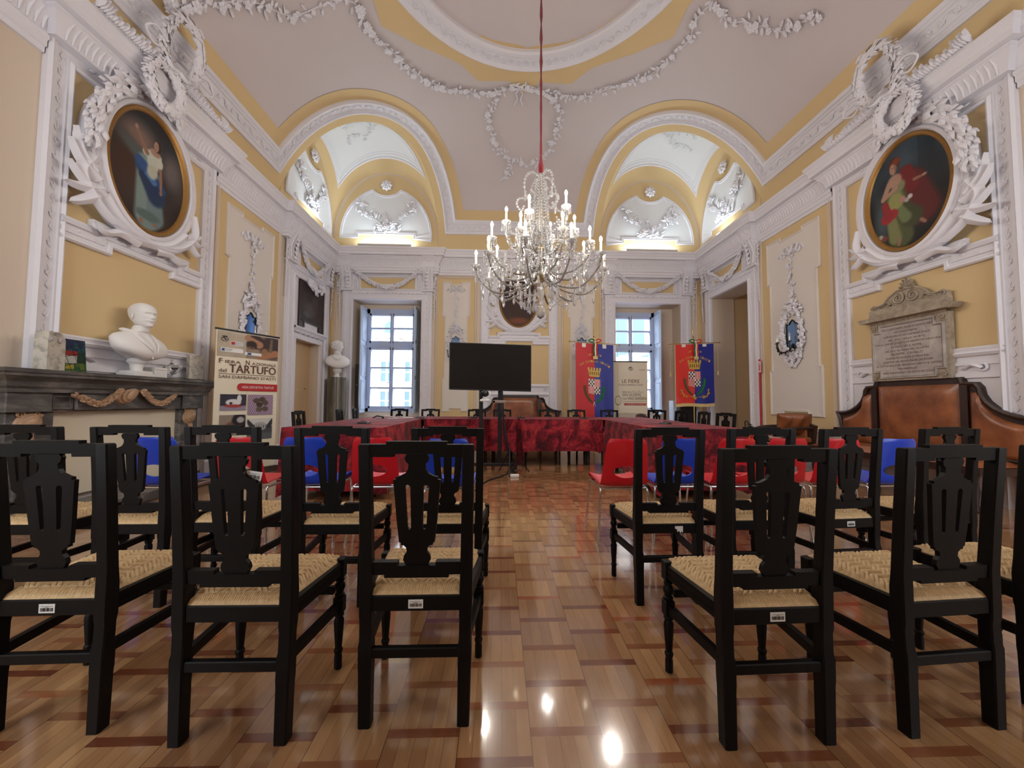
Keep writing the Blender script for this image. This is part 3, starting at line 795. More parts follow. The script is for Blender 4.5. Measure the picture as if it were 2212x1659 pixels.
for s in (1, -1):
    mb.tube([on_vault(CX-.1+s*x, y, .03) for x, y in [(0, 7.62), (.1, 7.55), (.22, 7.57), (.24, 7.64), (.14, 7.68), (.03, 7.64)]], .02, 6)
    mb.tube([on_vault(CX-.1+s*x, y, .03) for x, y in [(0, 7.64), (.07, 7.76), (.03, 7.9), (.1, 8.04)]], .016, 6)
top(mb, 'trim_8', MT['plaster_white'], 'white plaster ribbon bow at the joint of the ceiling garlands', None, 'structure', None, 40)
# the iron rod of the chandelier passes through a ceiling hook built with the chandelier
# ---------------------------------------------------------------- cornice and wall mouldings
_tn = [8]
def trim(label, loc=(0, 0, 0)):
    _tn[0] += 1; return thing('trim_%d' % _tn[0], label, None, loc, kind='structure')
FP2 = lambda u, v, h=0: V(u, v, h)
path = [(XL, YF), (XR, YF), (XR, 3.42), (XR-.08, 3.42), (XR-.08, 5.40), (XR, 5.40), (XR, 7.14), (XR-.10, 7.14), (XR-.10, YB-.10), (2.54, YB-.10), (2.54, YB), (-1.57, YB), (-1.57, YB-.10), (XL+.10, YB-.10), (XL+.10, 7.14), (XL, 7.14), (XL, 5.40), (XL+.08, 5.40), (XL+.08, 3.42), (XL, 3.42)]
t = trim('grey white plaster cornice with fluted frieze running round the room under the vault')
mb = MB()
mould(mb, FP2, path, [(-.13, 4.37), (.045, 4.38), (.05, 4.43), (.075, 4.49), (.12, 4.54), (.12, 4.56), (.14, 4.57), (.14, 4.59), (.13, 4.60), (.19, 4.61), (.19, 4.67), (.20, 4.68), (.22, 4.73), (.24, 4.75), (.24, 4.785), (-.13, 4.81)], True)
P_LOW = [(-.13, 4.20), (.03, 4.20), (.03, 4.25), (.05, 4.26), (.05, 4.31), (.07, 4.33), (.07, 4.36), (.045, 4.39), (-.13, 4.39)]
mould(mb, FP2, [(XR, 5.42), (XR, 7.14), (XR-.10, 7.14), (XR-.10, YB-.10), (2.54, YB-.10), (2.54, YB), (-1.57, YB), (-1.57, YB-.10), (XL+.10, YB-.10), (XL+.10, 7.14), (XL, 7.14), (XL, 5.42)], P_LOW, False)
mould(mb, FP2, [(XL, 3.38), (XL, YF), (XR, YF), (XR, 3.38)], P_LOW, False)
mb.build('cornice', MT['plaster_white'], t, 20)
mb = MB()
for i in range(2, len(path)):
    a, b = Vector(path[i]), Vector(path[(i+1) % len(path)]); L = (b-a).length
    if L < .3 or (a.y < 2 and b.y < 2): continue
    tt = (b-a).normalized(); n = Vector((-tt.y, tt.x)); k = int(L/.055)
    for j in range(k):
        p = a+tt*(L*(j+.5)/k)
        if p.y < 2: continue
        mb.tube([(p.x+n.x*o, p.y+n.y*o, z) for o, z in ((.05, 4.39), (.06, 4.45), (.085, 4.51), (.12, 4.545))], [.007, .012, .015, .010], 4)
mb.build('flutes', MT['plaster_white'], t, 40)
mb = MB()
for F_, a_, b_ in ((FL, 2.0, YB), (FR, 2.0, YB), (FB, XL, XR)): mb.prism([(a_, 4.79), (b_, 4.79), (b_, 4.97), (a_, 4.97)], lambda u, z: F_(u, z, -.01), lambda u, z: F_(u, z, .005))
mb.build('yellow_frieze', MT['plaster_yellow'], t)

P_JAMB = [(-.11, 0), (-.11, .05), (-.085, .07), (-.065, .05), (-.045, .055), (-.04, .035), (.04, .035), (.045, .055), (.065, .05), (.085, .07), (.11, .05), (.11, 0)]
P_THIN = [(-.025, 0), (-.025, .018), (-.01, .03), (.01, .018), (.025, .024), (.025, 0)]
P_BAND = [(-.11, 0), (-.11, .035), (-.095, .055), (-.07, .05), (-.06, .03), (-.035, .03), (-.03, .045), (.015, .045), (.02, .03), (.045, .035), (.05, .06), (.085, .075), (.11, .06), (.11, 0)]
def wn_(F): return (F(0, 0, 1)-F(0, 0, 0)).normalized()
def leafrow(mb, F, a, b, step, l=.06, w=.035, d=.04, zig=.0, alt=True):
    a, b = Vector(a), Vector(b); L = (b-a).length; k = max(1, int(L/step)); t = (b-a).normalized(); n = wn_(F)
    for j in range(k):
        p = a+t*(L*(j+.5)/k); s = 1 if (j % 2 or not alt) else -1; q = p+Vector((-t.y, t.x))*zig*s
        P, Q = F(q.x, q.y, d), F(q.x+t.x, q.y+t.y, d); T3 = (Q-P).normalized(); S3 = T3.cross(n)
        leaf(mb, P, T3+S3*.5*s, n, l, w, .5)
def ribbon(mb, F, pts, w0, w1=None, d=.03, rib=.012, n=8):
    # flat curling leaf or ribbon on a wall, pts in (u, z[, d])
    w1 = w0 if w1 is None else w1; P = bez([V(p[0], p[1], p[2] if len(p) > 2 else d) for p in pts], n); rows = []; m = len(P)
    for i, p in enumerate(P):
        a, b = P[max(0, i-1)], P[min(m-1, i+1)]; t = Vector((b.x-a.x, b.y-a.y)); t = t.normalized() if t.length > 1e-6 else Vector((1, 0)); s = Vector((-t.y, t.x)); f = i/(m-1)
        w = (w0+(w1-w0)*f)*(1 if f < .8 else max(.08, (1-f)/.2)); rows.append([F(p.x+s.x*w*x, p.y+s.y*w*x, p.z+h) for x, h in ((-.5, -.012), (-.42, .008), (0, rib+.012), (.42, .008), (.5, -.012))])
    mb.grid(rows)
def volute(mb, F, c, r, turns=1.6, w=.02, d=.04, s=1, a0=0):
    pts = []
    for i in range(int(20*turns)+1):
        a = a0+s*2*pi*i/20; q = r*(1-.8*i/(20*turns)); pts.append(F(c[0]+q*cos(a), c[1]+q*sin(a), d))
    mb.tube(pts, [w*(1-.5*i/len(pts)) for i in range(len(pts))], 5)
def shaped(c, hw1, hw2, hw3, z0, z1, z2, z3, nt=.3, nd=.06):
    # symmetrical plaster panel outline with notched shoulders
    r = [(hw3, z0), (hw3, z1), (hw2, z1+.02), (hw2, z2-.02), (hw1, z2), (hw1, z3), (hw1*.45, z3), (hw1*.45, z3-nd)]
    right = [(c+x, z) for x, z in r]; left = [(c-x, z) for x, z in r[::-1]]
    bot = [(c-hw3*.5, z0), (c-hw3*.5, z0+.07), (c+hw3*.5, z0+.07), (c+hw3*.5, z0)]
    return [right[0]]+right[1:]+left+bot
def mirror_drop(F, c, zt, zb, w, t, seed):
    # plaster bow, leafy drop and rocaille mirror surround; zt = bow height, zb = bottom tip of the surround
    n = wn_(F); H_ = zt-zb; zc = zb+H_*.29; mh = H_*.11; mw = w*.215; mb = MB()
    for s in (1, -1):
        ribbon(mb, F, [(c, zt), (c+s*w*.15, zt+.05), (c+s*w*.3, zt-.03), (c+s*w*.42, zt+.06), (c+s*w*.5, zt-.01)], w*.06, w*.05, .035)
        ribbon(mb, F, [(c, zt), (c+s*w*.12, zt+.12), (c+s*w*.28, zt+.1), (c+s*w*.2, zt+.01), (c, zt)], w*.05, w*.05, .04)
    rosette(mb, F(c, zt, .05), n, w*.07, 6, .8)
    foliage(mb, bez([F(c, zt-.02, .02), F(c+.02, zt-H_*.2, .02), F(c-.02, zt-H_*.35, .02), F(c, zc+mh+H_*.13, .02)], 6), lambda p: n, seed, w*.2, w*.11, .02, .008, .2, .02)
    mb.build('bow_and_drop', MT['plaster_white'], t, 40)
    mb = MB(); R = random.Random(seed)
    for i in range(190):
        a = 2*pi*i/190; k = R.uniform(.72, 1.28); u, z = c+cos(a)*w*.36*k, zc+sin(a)*H_*.185*k*(1.25 if sin(a) > .6 else 1)
        P = F(u, z, .03+.02*R.random()); T3 = (F(u-sin(a), z+cos(a), 0)-F(u, z, 0)).normalized(); leaf(mb, P, T3*R.choice((1, -1))+(F(u+cos(a), z+sin(a), 0)-F(u, z, 0))*R.uniform(-.2, .9), n, w*.15*R.uniform(.6, 1.3), w*.09, .7)
    for s in (1, -1):
        volute(mb, F, (c+s*w*.30, zc-mh*1.1), w*.09, 1.5, w*.022, .05, s, pi/2); volute(mb, F, (c+s*w*.25, zc+mh*1.5), w*.08, 1.4, w*.02, .05, -s, 0)
        ribbon(mb, F, [(c+s*mw*1.3, zc-mh*1.2), (c+s*mw*1.75, zc), (c+s*mw*1.2, zc+mh*1.3)], w*.07, w*.06, .05)
        ribbon(mb, F, [(c+s*mw*.2, zb+.01), (c+s*mw*1.2, zb+H_*.07), (c+s*mw*1.5, zc-mh*1.2)], w*.08, w*.05, .045)
        ribbon(mb, F, [(c+s*mw*1.3, zc+mh*1.2), (c+s*mw*.9, zc+mh*1.7), (c, zc+mh*1.9)], w*.08, w*.06, .05)
    rosette(mb, F(c, zc+mh*2.0, .06), n, w*.11, 7, .9); foliage(mb, [F(c, zb+H_*.1, .03), F(c, zb, .02)], lambda p: n, seed+3, w*.22, w*.1, .015, .008, .2, .02)
    mb.build('rocaille_surround', MT['plaster_white'], t, 40)
    return zc, mw, mh
def mirror(F, c, zc, mw, mh, label):
    ro = F(c, zc-mh, .03); t = thing('mirror', label, 'mirror', ro, group=None)
    o = [(-1, -1), (-.6, -1.08), (0, -1.02), (.6, -1.08), (1, -1), (1.06, 0), (1, .85), (.55, .8), (.3, 1.0), (0, 1.12), (-.3, 1.0), (-.55, .8), (-1, .85), (-1.06, 0)]
    o = [(c+x*mw, zc+z*mh) for x, z in o]
    mb = MB(); mb.prism(o, lambda u, z: F(u, z, .0), lambda u, z: F(u, z, .034)); mb.build('glass', MT['mirror_glass'], t, 30, world=True)
    mb = MB(); mould(mb, F, o, [(-.008, .03), (-.008, .045), (.006, .045), (.006, .03)], True); mb.build('frame', MT['black_metal'], t, 30, world=True)
def sconce(F, c, z, s, label, arms=2):
    # wrought iron wall sconce with candle lamps
    t = thing('wall_sconce', label, 'wall lamp', F(c, z, 0), group='wrought iron sconces beside the mirrors')
    mb = MB(); mb.ball(F(c, z, .03), .035); mb.tube([F(c, z-.05, .02), F(c, z, .05), F(c, z+.05, .02)], .012, 6); mb.build('wall_plate', MT['black_metal'], t, world=True)
    for k, (du, dd) in enumerate([(-.17, .2), (.02, .26), (.15, .18)][:arms+0]):
        mb = MB(); pts = bez([F(c, z, .03), F(c+s*du*.3, z-.09, .03+dd*.3), F(c+s*du*.75, z-.12, .03+dd*.8), F(c+s*du, z-.03, .03+dd), F(c+s*du, z+.04, .03+dd)], 6); mb.tube(pts, .008, 6)
        for q in (4, 8, 12, 16):
            leaf(mb, pts[q], V(0, 0, 1)+rvec(_R)*.8, V(1, 0, 0)+rvec(_R), .05, .03, .4); leaf(mb, pts[q], V(0, 0, -1)+rvec(_R)*.8, V(0, 1, 0), .05, .03, .4)
        p = F(c+s*du, z+.04, .03+dd); mb.lathe([(.01, 0), (.035, .01), (.028, .015), (.012, .02)], p, 10); a = mb.build('arm', MT['black_metal'], t, world=True)
        mb = MB(); mb.lathe([(.011, .015), (.011, .095)], p, 8); mb.build('candle', MT['candle_white'], a, world=True)
        mb = MB(); mb.lathe([(.006, .095), (.014, .12), (.010, .145), (.002, .165)], p, 8); mb.build('bulb', MT['bulb_off'], a, world=True)

def side_field(F, side, c=6.28, hw=.75, z0=.62, z1=4.25, seed=1, pw=(.57, .51, .56), word='side'):
    t = trim('yellow wall field with a shaped white plaster panel, bow and mirror surround, %s' % word)
    mb = MB(); mb.prism([(c-hw, z0), (c+hw, z0), (c+hw, z1), (c-hw, z1)], lambda u, z: F(u, z, -.01), lambda u, z: F(u, z, .006)); mb.build('yellow_field', MT['plaster_yellow'], t, 30)
    mb = MB(); mould(mb, F, [(c-hw, z0), (c+hw, z0), (c+hw, z1), (c-hw, z1)], [(-.05, 0), (-.05, .02), (-.035, .035), (-.02, .02), (.0, .03), (.012, .012), (.012, 0)], True); mb.build('field_moulding', MT['plaster_pink'], t, 30)
    sh = shaped(c, pw[0], pw[1], pw[2], .84, 1.63, 3.28, 4.06) if hw > .6 else shaped(c, pw[0], pw[1], pw[2], .80, 1.6, 3.18, 4.02)
    mb = MB(); mb.prism(sh, lambda u, z: F(u, z, 0), lambda u, z: F(u, z, .018)); mb.build('white_panel', MT['plaster_panel'], t, 30)
    mb = MB(); mould(mb, F, sh, [(-.022, 0), (-.022, .024), (-.008, .034), (.004, .022), (.014, .028), (.02, .018)], True)
    for s in (1, -1): volute(mb, F, (c+s*(pw[1]+.02), 3.27 if hw > .6 else 3.17), .03, 1.2, .01, .03, s)
    mb.build('panel_moulding', MT['plaster_panel'], t, 30)
    zc, mw, mh = mirror_drop(F, c, 3.70 if hw > .6 else 3.80, 1.66 if hw > .6 else 1.85, .58 if hw > .6 else .46, t, seed)
    return zc, mw, mh

_wl = {'L': 'left wall', 'R': 'right wall'}
def oval(F, c, zc, label, fn, sc=1.0):
    t = thing('oval_painting', label, 'painting', F(c, zc-.71*sc, .02))
    canvas(lambda u, z: F(u, z, .03), c-.475*sc, c+.475*sc, zc-.695*sc, zc+.695*sc, 90, 130, fn, 'canvas', t, inside=True)
    mb = MB(); pts = [(c+.485*sc*cos(2*pi*i/72), zc+.705*sc*sin(2*pi*i/72)) for i in range(72)]
    mould(mb, F, pts, [(-.03, .005), (-.03, .06), (-.015, .075), (.005, .06), (.02, .045), (.024, .03)], True); mb.build('gilt_frame', MT['gilt'], t, 40, world=True)
def oval_plaster(F, c, zc, t, s, seed, sc=1.0):
    n = wn_(F); mb = MB(); pts = [(c+.515*sc*cos(2*pi*i/80), zc+.735*sc*sin(2*pi*i/80)) for i in range(80)]
    mould(mb, F, pts, [(.0, -.11), (.0, .05), (-.02, .085), (-.05, .07), (-.06, .05), (-.08, .06), (-.09, .045), (-.11, .055), (-.13, .05), (-.14, .03), (-.145, -.11)], True)
    mb.build('oval_moulding', MT['plaster_white'], t, 35)
    mb = MB(); R = random.Random(seed)
    # laurel over the top, towards the camera side (s = -1: smaller u)
    for i in range(260):
        a = pi/2-s*radians(-30+125*i/260); k = 1.0+R.uniform(-.02, .16); u, z = c+.62*sc*k*cos(a), zc+.85*sc*k*sin(a)
        T3 = F(u-sin(a)*s, z+cos(a)*s, 0)-F(u, z, 0); O3 = F(u+cos(a), z+sin(a), 0)-F(u, z, 0); leaf(mb, F(u, z, .07+.05*R.random()), T3*-1+O3*R.uniform(-.5, .8), n+rvec(R)*.3, .12*sc, .07*sc, .35)
    # lower crossed palms and ribbons
    for q, pts in enumerate([[(-.62, -.25), (-.70, -.52), (-.45, -.86), (0, -1.0)], [(.62, -.25), (.66, -.55), (.42, -.86), (0, -1.0)], [(-.50, -.62), (-.25, -.88), (.15, -.98), (.45, -.92)], [(.5, -.62), (.25, -.9), (-.1, -1.0), (-.4, -.95)]]):
        ribbon(mb, F, [(c+a*sc, zc+b*.86*sc) for a, b in pts], .13*sc, .08*sc, .05, .03)
    for sg, w_ in ((s, 1), (-s, .75)):
        for k, (a, b, a2, b2) in enumerate([(.50, -.55, .84, -.38), (.52, -.50, .86, -.60*1.0), (.56, -.42, .84, -.16), (.60, -.36, .80, -.02), (.56, -.60, .80, -.78)]):
            if w_ < 1 and k in (2, 3): continue
            u0, z0, u1, z1 = c+sg*a*sc, zc+b*sc, c+sg*(a+(a2-a)*w_)*sc, zc+(b+(b2-b)*w_)*sc; ribbon(mb, F, [(u0, z0), ((u0+u1)/2+sg*.03, (z0+z1)/2-.03), (u1, z1)], .12*sc, .05*sc, .05, .03)
    for sg in (1, -1): ribbon(mb, F, [(c+sg*.1, zc-.90*sc), (c+sg*.3*sc, zc-.87*sc), (c+sg*.46*sc, zc-.93*sc), (c+sg*.58*sc, zc-.87*sc)], .10*sc, .05*sc, .05, .02)
    mb.build('laurel_and_palms', MT['plaster_white'], t, 40)
def wreath(mb, F, c, z, d, ru, rz, th, seed, tilt=.15):
    R = random.Random(seed); pts = [F(c+ru*cos(2*pi*i/40), z+rz*sin(2*pi*i/40), d+tilt*sin(2*pi*i/40)) for i in range(40)]; mb.tube(pts, th*.55, 7, closed=True)
    n = wn_(F)
    for i in range(280):
        a = 2*pi*i/280; b = R.uniform(-1.4, 1.4); u, zz = c+(ru+th*sin(b)*.7)*cos(a), z+(rz+th*sin(b)*.7)*sin(a)
        T3 = F(u-sin(a), zz+cos(a), 0)-F(u, zz, 0); O3 = F(u+cos(a), zz+sin(a), 0)-F(u, zz, 0)
        leaf(mb, F(u, zz, d+tilt*sin(a)+th*.6*cos(b)), T3+O3*sin(b)*.6, n*cos(b)+O3*sin(b), th*1.15, th*.75, .3)
def center_bay(F, side):
    w_ = _wl[side]; t = trim('white moulded frame of the raised central bay on the '+w_)
    a, b = 3.5, 5.3; n = wn_(F)
    mb = MB()
    mb.prism([(a, 1.6), (b, 1.6), (b, 4.38), (a, 4.38)], lambda u, z: F(u, z, -.01), lambda u, z: F(u, z, .012)); mb.build('yellow_ground', MT['plaster_yellow'], t, 30)
    mb = MB(); mould(mb, F, [(a, 0), (a, 4.36), (b, 4.36), (b, 0)], P_JAMB, False); mb.build('jamb_moulding', MT['plaster_white'], t, 25)
    mb = MB()
    for u in (a, b):
        for k in range(30):
            z = .25+k*.137; s = 1 if k % 2 else -1
            mb.tube([F(u-.012*s, z, .038), F(u+.014*s, z+.03, .042), F(u-.010*s, z+.06, .042), F(u+.004*s, z+.11, .038)], [.002, .006, .006, .002], 5)
            leaf(mb, F(u, z+.03, .036), (F(u+s*.6, z+.8, 0)-F(u, z, 0)), n, .04, .016, .4)
    leafrow(mb, F, (a+.15, 4.36), (b-.15, 4.36), .14, .07, .03, .04, .008)
    mb.build('jamb_foliage', MT['plaster_white'], t, 40)
    mid = [(a+.06, 2.68), (3.93, 2.68), (3.93, 2.76), (4.87, 2.76), (4.87, 2.68), (b-.06, 2.68)]
    mb = MB(); mould(mb, F, mid, P_BAND, False, .012); leafrow(mb, F, (a+.12, 2.68), (3.9, 2.68), .1, .05, .03, .05); leafrow(mb, F, (3.98, 2.76), (4.85, 2.76), .09, .06, .03, .055); leafrow(mb, F, (4.9, 2.68), (b-.12, 2.68), .1, .05, .03, .05)
    mb.build('stepped_band', MT['plaster_white'], t, 25)
    mb = MB(); mb.prism([(a, 0), (b, 0), (b, 1.6), (a, 1.6)], lambda u, z: F(u, z, -.01), lambda u, z: F(u, z, .03))
    for z, pr in ((1.62, [(-.05, .03), (-.05, .05), (-.02, .07), (.0, .05), (.03, .06), (.05, .03)]), (1.36, [(-.03, .03), (-.03, .05), (.03, .05), (.03, .03)]), (1.49, [(-.02, .03), (-.02, .045), (.02, .045), (.02, .03)])): mould(mb, F, [(a+.06, z), (b-.06, z)], pr, False)
    for s in (1, -1):
        u = 4.4+s*.66; volute(mb, F, (u, 1.45), .05, 1.3, .014, .05, s); ribbon(mb, F, [(u, 1.43), (u-s*.1, 1.47), (u-s*.18, 1.42)], .05, .02, .05)
    mb.build('dado', MT['plaster_white'], t, 25)
    t2 = trim('white plaster laurel and palm surround of the oval painting on the '+w_)
    oval_plaster((lambda u, z, d=0: F(u, z, d+.10)), 4.32, 3.665, t2, -1, 3, .975)
    t3 = trim('two linked white laurel wreaths hanging over the cornice of the '+w_)
    mb = MB(); wreath(mb, F, 4.20, 4.62, .36, .20, .24, .065, 21, .0); mb.build('wreath', MT['plaster_white'], t3, 40)
    mb = MB(); wreath(mb, F, 4.37, 5.20, .38, .25, .32, .065, 22, .08); mb.build('wreath', MT['plaster_white'], t3, 40)
    mb = MB()
    for s in (1, -1):
        mb.tube([F(*q) for q in bez([V(4.37+s*.22, 5.1, .42), V(4.37+s*.36, 5.14, .42), V(4.37+s*.46, 5.04, .40), V(4.37+s*.36, 4.96, .38), V(4.37+s*.26, 5.0, .38)], 6)], .012, 5)
        ribbon(mb, F, [(4.37, 5.50, .47), (4.37+s*.10, 5.58, .48), (4.37+s*.17, 5.53, .48)], .05, .03); ribbon(mb, F, [(4.30, 4.88, .42), (4.30+s*.1, 4.85, .43), (4.30+s*.18, 4.90, .43)], .05, .03)
    mb.build('ribbon', MT['plaster_white'], t3, 40)
    mb = MB(); R = random.Random(8)
    for i in range(64):
        f = i/63; u = 3.5+1.68*f; h = .05+.12*max(0, 1-abs(f-.5)*2.1)+.03*(i % 2)
        if f < .06 or f > .94: h = .14
        leaf(mb, F(u, 4.79, .32), F(u+R.uniform(-.3, .3)*1+(.3 if f < .5 else -.3), 5.93, 0)-F(u, 4.93, 0), n, h*1.3, .05, .6); leaf(mb, F(u, 4.79, .34), F(u+.2, 5.93, 0)-F(u, 4.93, 0), n, h*.8, .05, .9)
    pr = [(3.5, 4.78), (5.18, 4.78), (5.16, 4.86), (4.9, 4.88), (4.4, 4.95), (3.9, 4.88), (3.52, 4.86)]
    mb.prism(pr, lambda u, z: F(u, z, .28), lambda u, z: F(u, z, .32)); mb.build('leaf_cresting', MT['plaster_white'], t3, 40)
    # pilasters either side of the bay
    t4 = trim('plain pink beige wall strip with thin mouldings next to the bay of the '+w_)
    mb = MB(); mb.prism([(1.2, .62), (3.0, .62), (3.0, 4.2), (1.2, 4.2)], lambda u, z: F(u, z, -.01), lambda u, z: F(u, z, .006)); mb.build('yellow_field', MT['plaster_yellow'], t4)
    mb = MB(); mould(mb, F, [(1.2, .62), (3.0, .62), (3.0, 4.2), (1.2, 4.2)], [(-.04, 0), (-.04, .02), (-.02, .035), (0, .02), (.012, .012), (.012, 0)], True)
    mb.build('field_moulding', MT['plaster_pink'], t4)
center_bay(FL, 'L'); center_bay(FR, 'R')

def portal(F, c, hw, zt, label, seed, cons=.155, zdrop=3.06, sh=0, zt2=None):
    t = trim(label); n = wn_(F); o = hw+.235; zc0 = zt+.25-.03
    mb = MB(); q = hw+.115
    mould(mb, F, [(c-q, 0), (c-q, zt+.125), (c+q, zt+.125), (c+q, 0)], [(-.125, 0), (-.125, .05), (-.11, .075), (-.085, .075), (-.08, .05), (-.05, .05), (-.045, .04), (.03, .04), (.035, .055), (.075, .06), (.08, .045), (.115, .04), (.115, 0)], False)
    mb.build('architrave', MT['plaster_white'], t, 25)
    mb = MB()
    for s in (1, -1): leafrow(mb, F, (c+s*q, .3), (c+s*q, zt), .14, .05, .02, .038, .004)
    leafrow(mb, F, (c-q, zt+.17), (c+q, zt+.17), .1, .07, .03, .06, .004)
    mb.build('leaf_string', MT['plaster_white'], t, 40)
    mb = MB(); mb.prism([(c-o-.02, zc0), (c+o+.02, zc0), (c+o+.02, 4.22), (c-o-.02, 4.22)], lambda u, z: F(u, z, -.01), lambda u, z: F(u, z, .03))
    mb.prism([(c-o-.02, 0), (c-o+.03, 0), (c-o+.03, zc0), (c-o-.02, zc0)], lambda u, z: F(u, z, -.01), lambda u, z: F(u, z, .03)); mb.prism([(c+o-.03, 0), (c+o+.02, 0), (c+o+.02, zc0), (c+o-.03, zc0)], lambda u, z: F(u, z, -.01), lambda u, z: F(u, z, .03))
    pu = hw-.17; za, zb = zc0+.06, zc0+.36
    for e, w2 in ((0, 1), (.07, .6)):
        mould(mb, F, [(c-pu-e, za-e*.3), (c+pu+e, za-e*.3), (c+pu+e, zb+e*.8), (c-pu-e, zb+e*.8)], [(-.03*w2, .03), (-.03*w2, .05), (0, .065), (.012, .045), (.02, .03)], True)
    leafrow(mb, F, (c-pu, zb+.08), (c+pu, zb+.08), .09, .06, .03, .045, .003)
    for s in (1, -1): leafrow(mb, F, (c+s*(pu+.12), zb-.02), (c+s*(pu+.12), za-.02), .07, .06, .05, .04, .004)
    mb.build('overdoor_frame', MT['plaster_white'], t, 25)
    mb = MB(); mb.prism([(c-pu, za), (c+pu, za), (c+pu, zb), (c-pu, zb)], lambda u, z: F(u, z, 0), lambda u, z: F(u, z, .034)); mb.build('yellow_panel', MT['plaster_yellow'], t, 30)
    for s in (1, -1):
        cu = c+s*(hw+cons); w = .13; mb = MB()
        prof = [(0, zc0+.02), (.06, zc0+.02), (.085, zc0+.06), (.07, zc0+.12), (.06, zc0+.25), (.09, zc0+.38), (.13, zc0+.46), (.155, zc0+.52), (.16, zc0+.57), (.14, zc0+.59), (0, zc0+.59)]
        mb.prism(prof, lambda d, z: F(cu-w, z, d+.02), lambda d, z: F(cu+w, z, d+.02))
        for x in (-.08, 0, .08): mb.tube([F(cu+x, z, d+.03) for d, z in prof[2:9]], .016, 6)
        for x in (-1, 1): volute(mb, F, (cu+x*.0, zc0+.55), .05, 1.2, .012, .12, x)
        for k in range(5): leaf(mb, F(cu-.03*s, zc0+.5-k*.09, .10+.08*(1-k/4)*.6), F(cu, zc0-.5, .1)-F(cu, zc0+.5, .1), n, .11, .12, .6)
        mb.prism([(-.15, zc0), (.15, zc0), (.15, zc0+.025), (-.15, zc0+.025)], lambda u, z: F(cu+u, z, 0), lambda u, z: F(cu+u, z, .12))
        mb.build('console', MT['plaster_white'], t, 35)
        mb = MB(); cp = [(0, 4.33), (.19, 4.33), (.195, 4.36), (.17, 4.38), (.17, 4.46), (.19, 4.52), (.24, 4.57), (.26, 4.58), (.26, 4.61), (.28, 4.62), (.28, 4.66), (0, 4.66)]
        mb.prism(cp, lambda d, z: F(cu-w-.02, z, d), lambda d, z: F(cu+w+.02, z, d)); mb.build('console_cap', MT['plaster_white'], t, 25)
        mb = MB(); foliage(mb, bez([F(cu+s*.155, 4.32, .05), F(cu+s*.17, 3.9, .05), F(cu+s*.16, 3.5, .04), F(cu+s*.155, zdrop, .03)], 8), lambda p: n, seed+5, .09, .085, .018, .012, .0, .02, taper=True); mb.build('leaf_drop', MT['plaster_white'], t, 40)
    gw = hw+.02; mb = MB(); P = bez([F(c-gw, 4.32, .16), F(c-gw*.62, 4.06, .10), F(c-gw*.3, 3.90, .09), F(c, 3.86, .09), F(c+gw*.3, 3.90, .09), F(c+gw*.62, 4.06, .10), F(c+gw, 4.32, .16)], 8)
    mb.tube(P, [.018+.018*sin(pi*i/(len(P)-1)) for i in range(len(P))], 7); R = random.Random(seed)
    for i in range(len(P)-1):
        tt = (P[i+1]-P[i]).normalized(); f = i/len(P); r = .02+.02*sin(pi*f)
        for k in range(7):
            a = R.uniform(-1.7, 1.7); sd = tt.cross(n); nn = n*cos(a)+sd*sin(a); leaf(mb, P[i].lerp(P[i+1], R.random())+nn*r*.7, tt*(1 if f < .5 else -1)+nn*.2, nn, .075, .045, .6)
    for q in range(5): rosette(mb, F(c+(q-2)*.06, 3.87-.03*(2-abs(q-2)), .14), n, .05, 6, .8)
    rosette(mb, F(c, 3.80, .13), n, .045, 5, .8); mb.build('garland', MT['plaster_white'], t, 40)
    return t
portal(FB, -2.80, .85, 3.54, 'white plaster surround of the left window with consoles and festoon', 31)
portal(FB, 3.77, .85, 3.54, 'white plaster surround of the right window with consoles and festoon', 41)
portal(FR, 8.075, .695, 3.57, 'white plaster surround of the deep doorway in the right wall', 51)
portal(FL, 8.19, .66, 3.57, 'white plaster surround of the left doorway with the dark overdoor picture', 61)
# left doorway: lintel between the overdoor picture and the flat door
t = trim('white lintel and jambs of the left doorway under the dark picture')
mb = MB(); c = 8.19
mb.prism([(7.55, 2.50), (8.85, 2.50), (8.85, 3.57), (7.55, 3.57)], lambda u, z: FL(u, z, -.01), lambda u, z: FL(u, z, .02))
mould(mb, FL, [(7.58, 0), (7.58, 2.38), (8.76, 2.38), (8.76, 0)], [(-.07, 0), (-.07, .05), (-.04, .06), (-.03, .045), (.03, .045), (.05, .03), (.05, 0)], False)
mould(mb, FL, [(7.5, 2.49), (8.9, 2.49)], [(-.05, .02), (-.04, .06), (0, .08), (.03, .12), (.06, .12), (.06, .02)], False); leafrow(mb, FL, (7.6, 2.44), (8.8, 2.44), .1, .06, .03, .06)
mb.build('lintel', MT['plaster_white'], t, 30)
t = thing('painting', 'dark brown overdoor painting with notched lower corners above the left doorway', 'painting', FL(8.25, 2.6, .02))
def dark(a, b):
    v = vn(a*5+3, b*6)*.6+vn(a*13, b*15+7)*.4; return (44+34*v, 38+28*v, 38+24*v)
fnD = painter(dark, [('e', .45, .35, .2, .16, (84, 78, 72), 1.5), ('e', .62, .55, .12, .2, (74, 62, 54), 1.5), ('e', .3, .2, .14, .08, (92, 90, 86), 1.4), ('e', .75, .3, .08, .2, (70, 48, 42), 1.2)], 1)
canvas(lambda u, z: FL(u, z, .045), 7.75, 8.77, 2.73, 3.55, 60, 50, fnD, 'canvas', t)
for u0, u1 in ((7.75, 7.93), (8.59, 8.77)): canvas(lambda u, z: FL(u, z, .045), u0, u1, 2.61, 2.74, 8, 6, fnD, 'canvas', t)
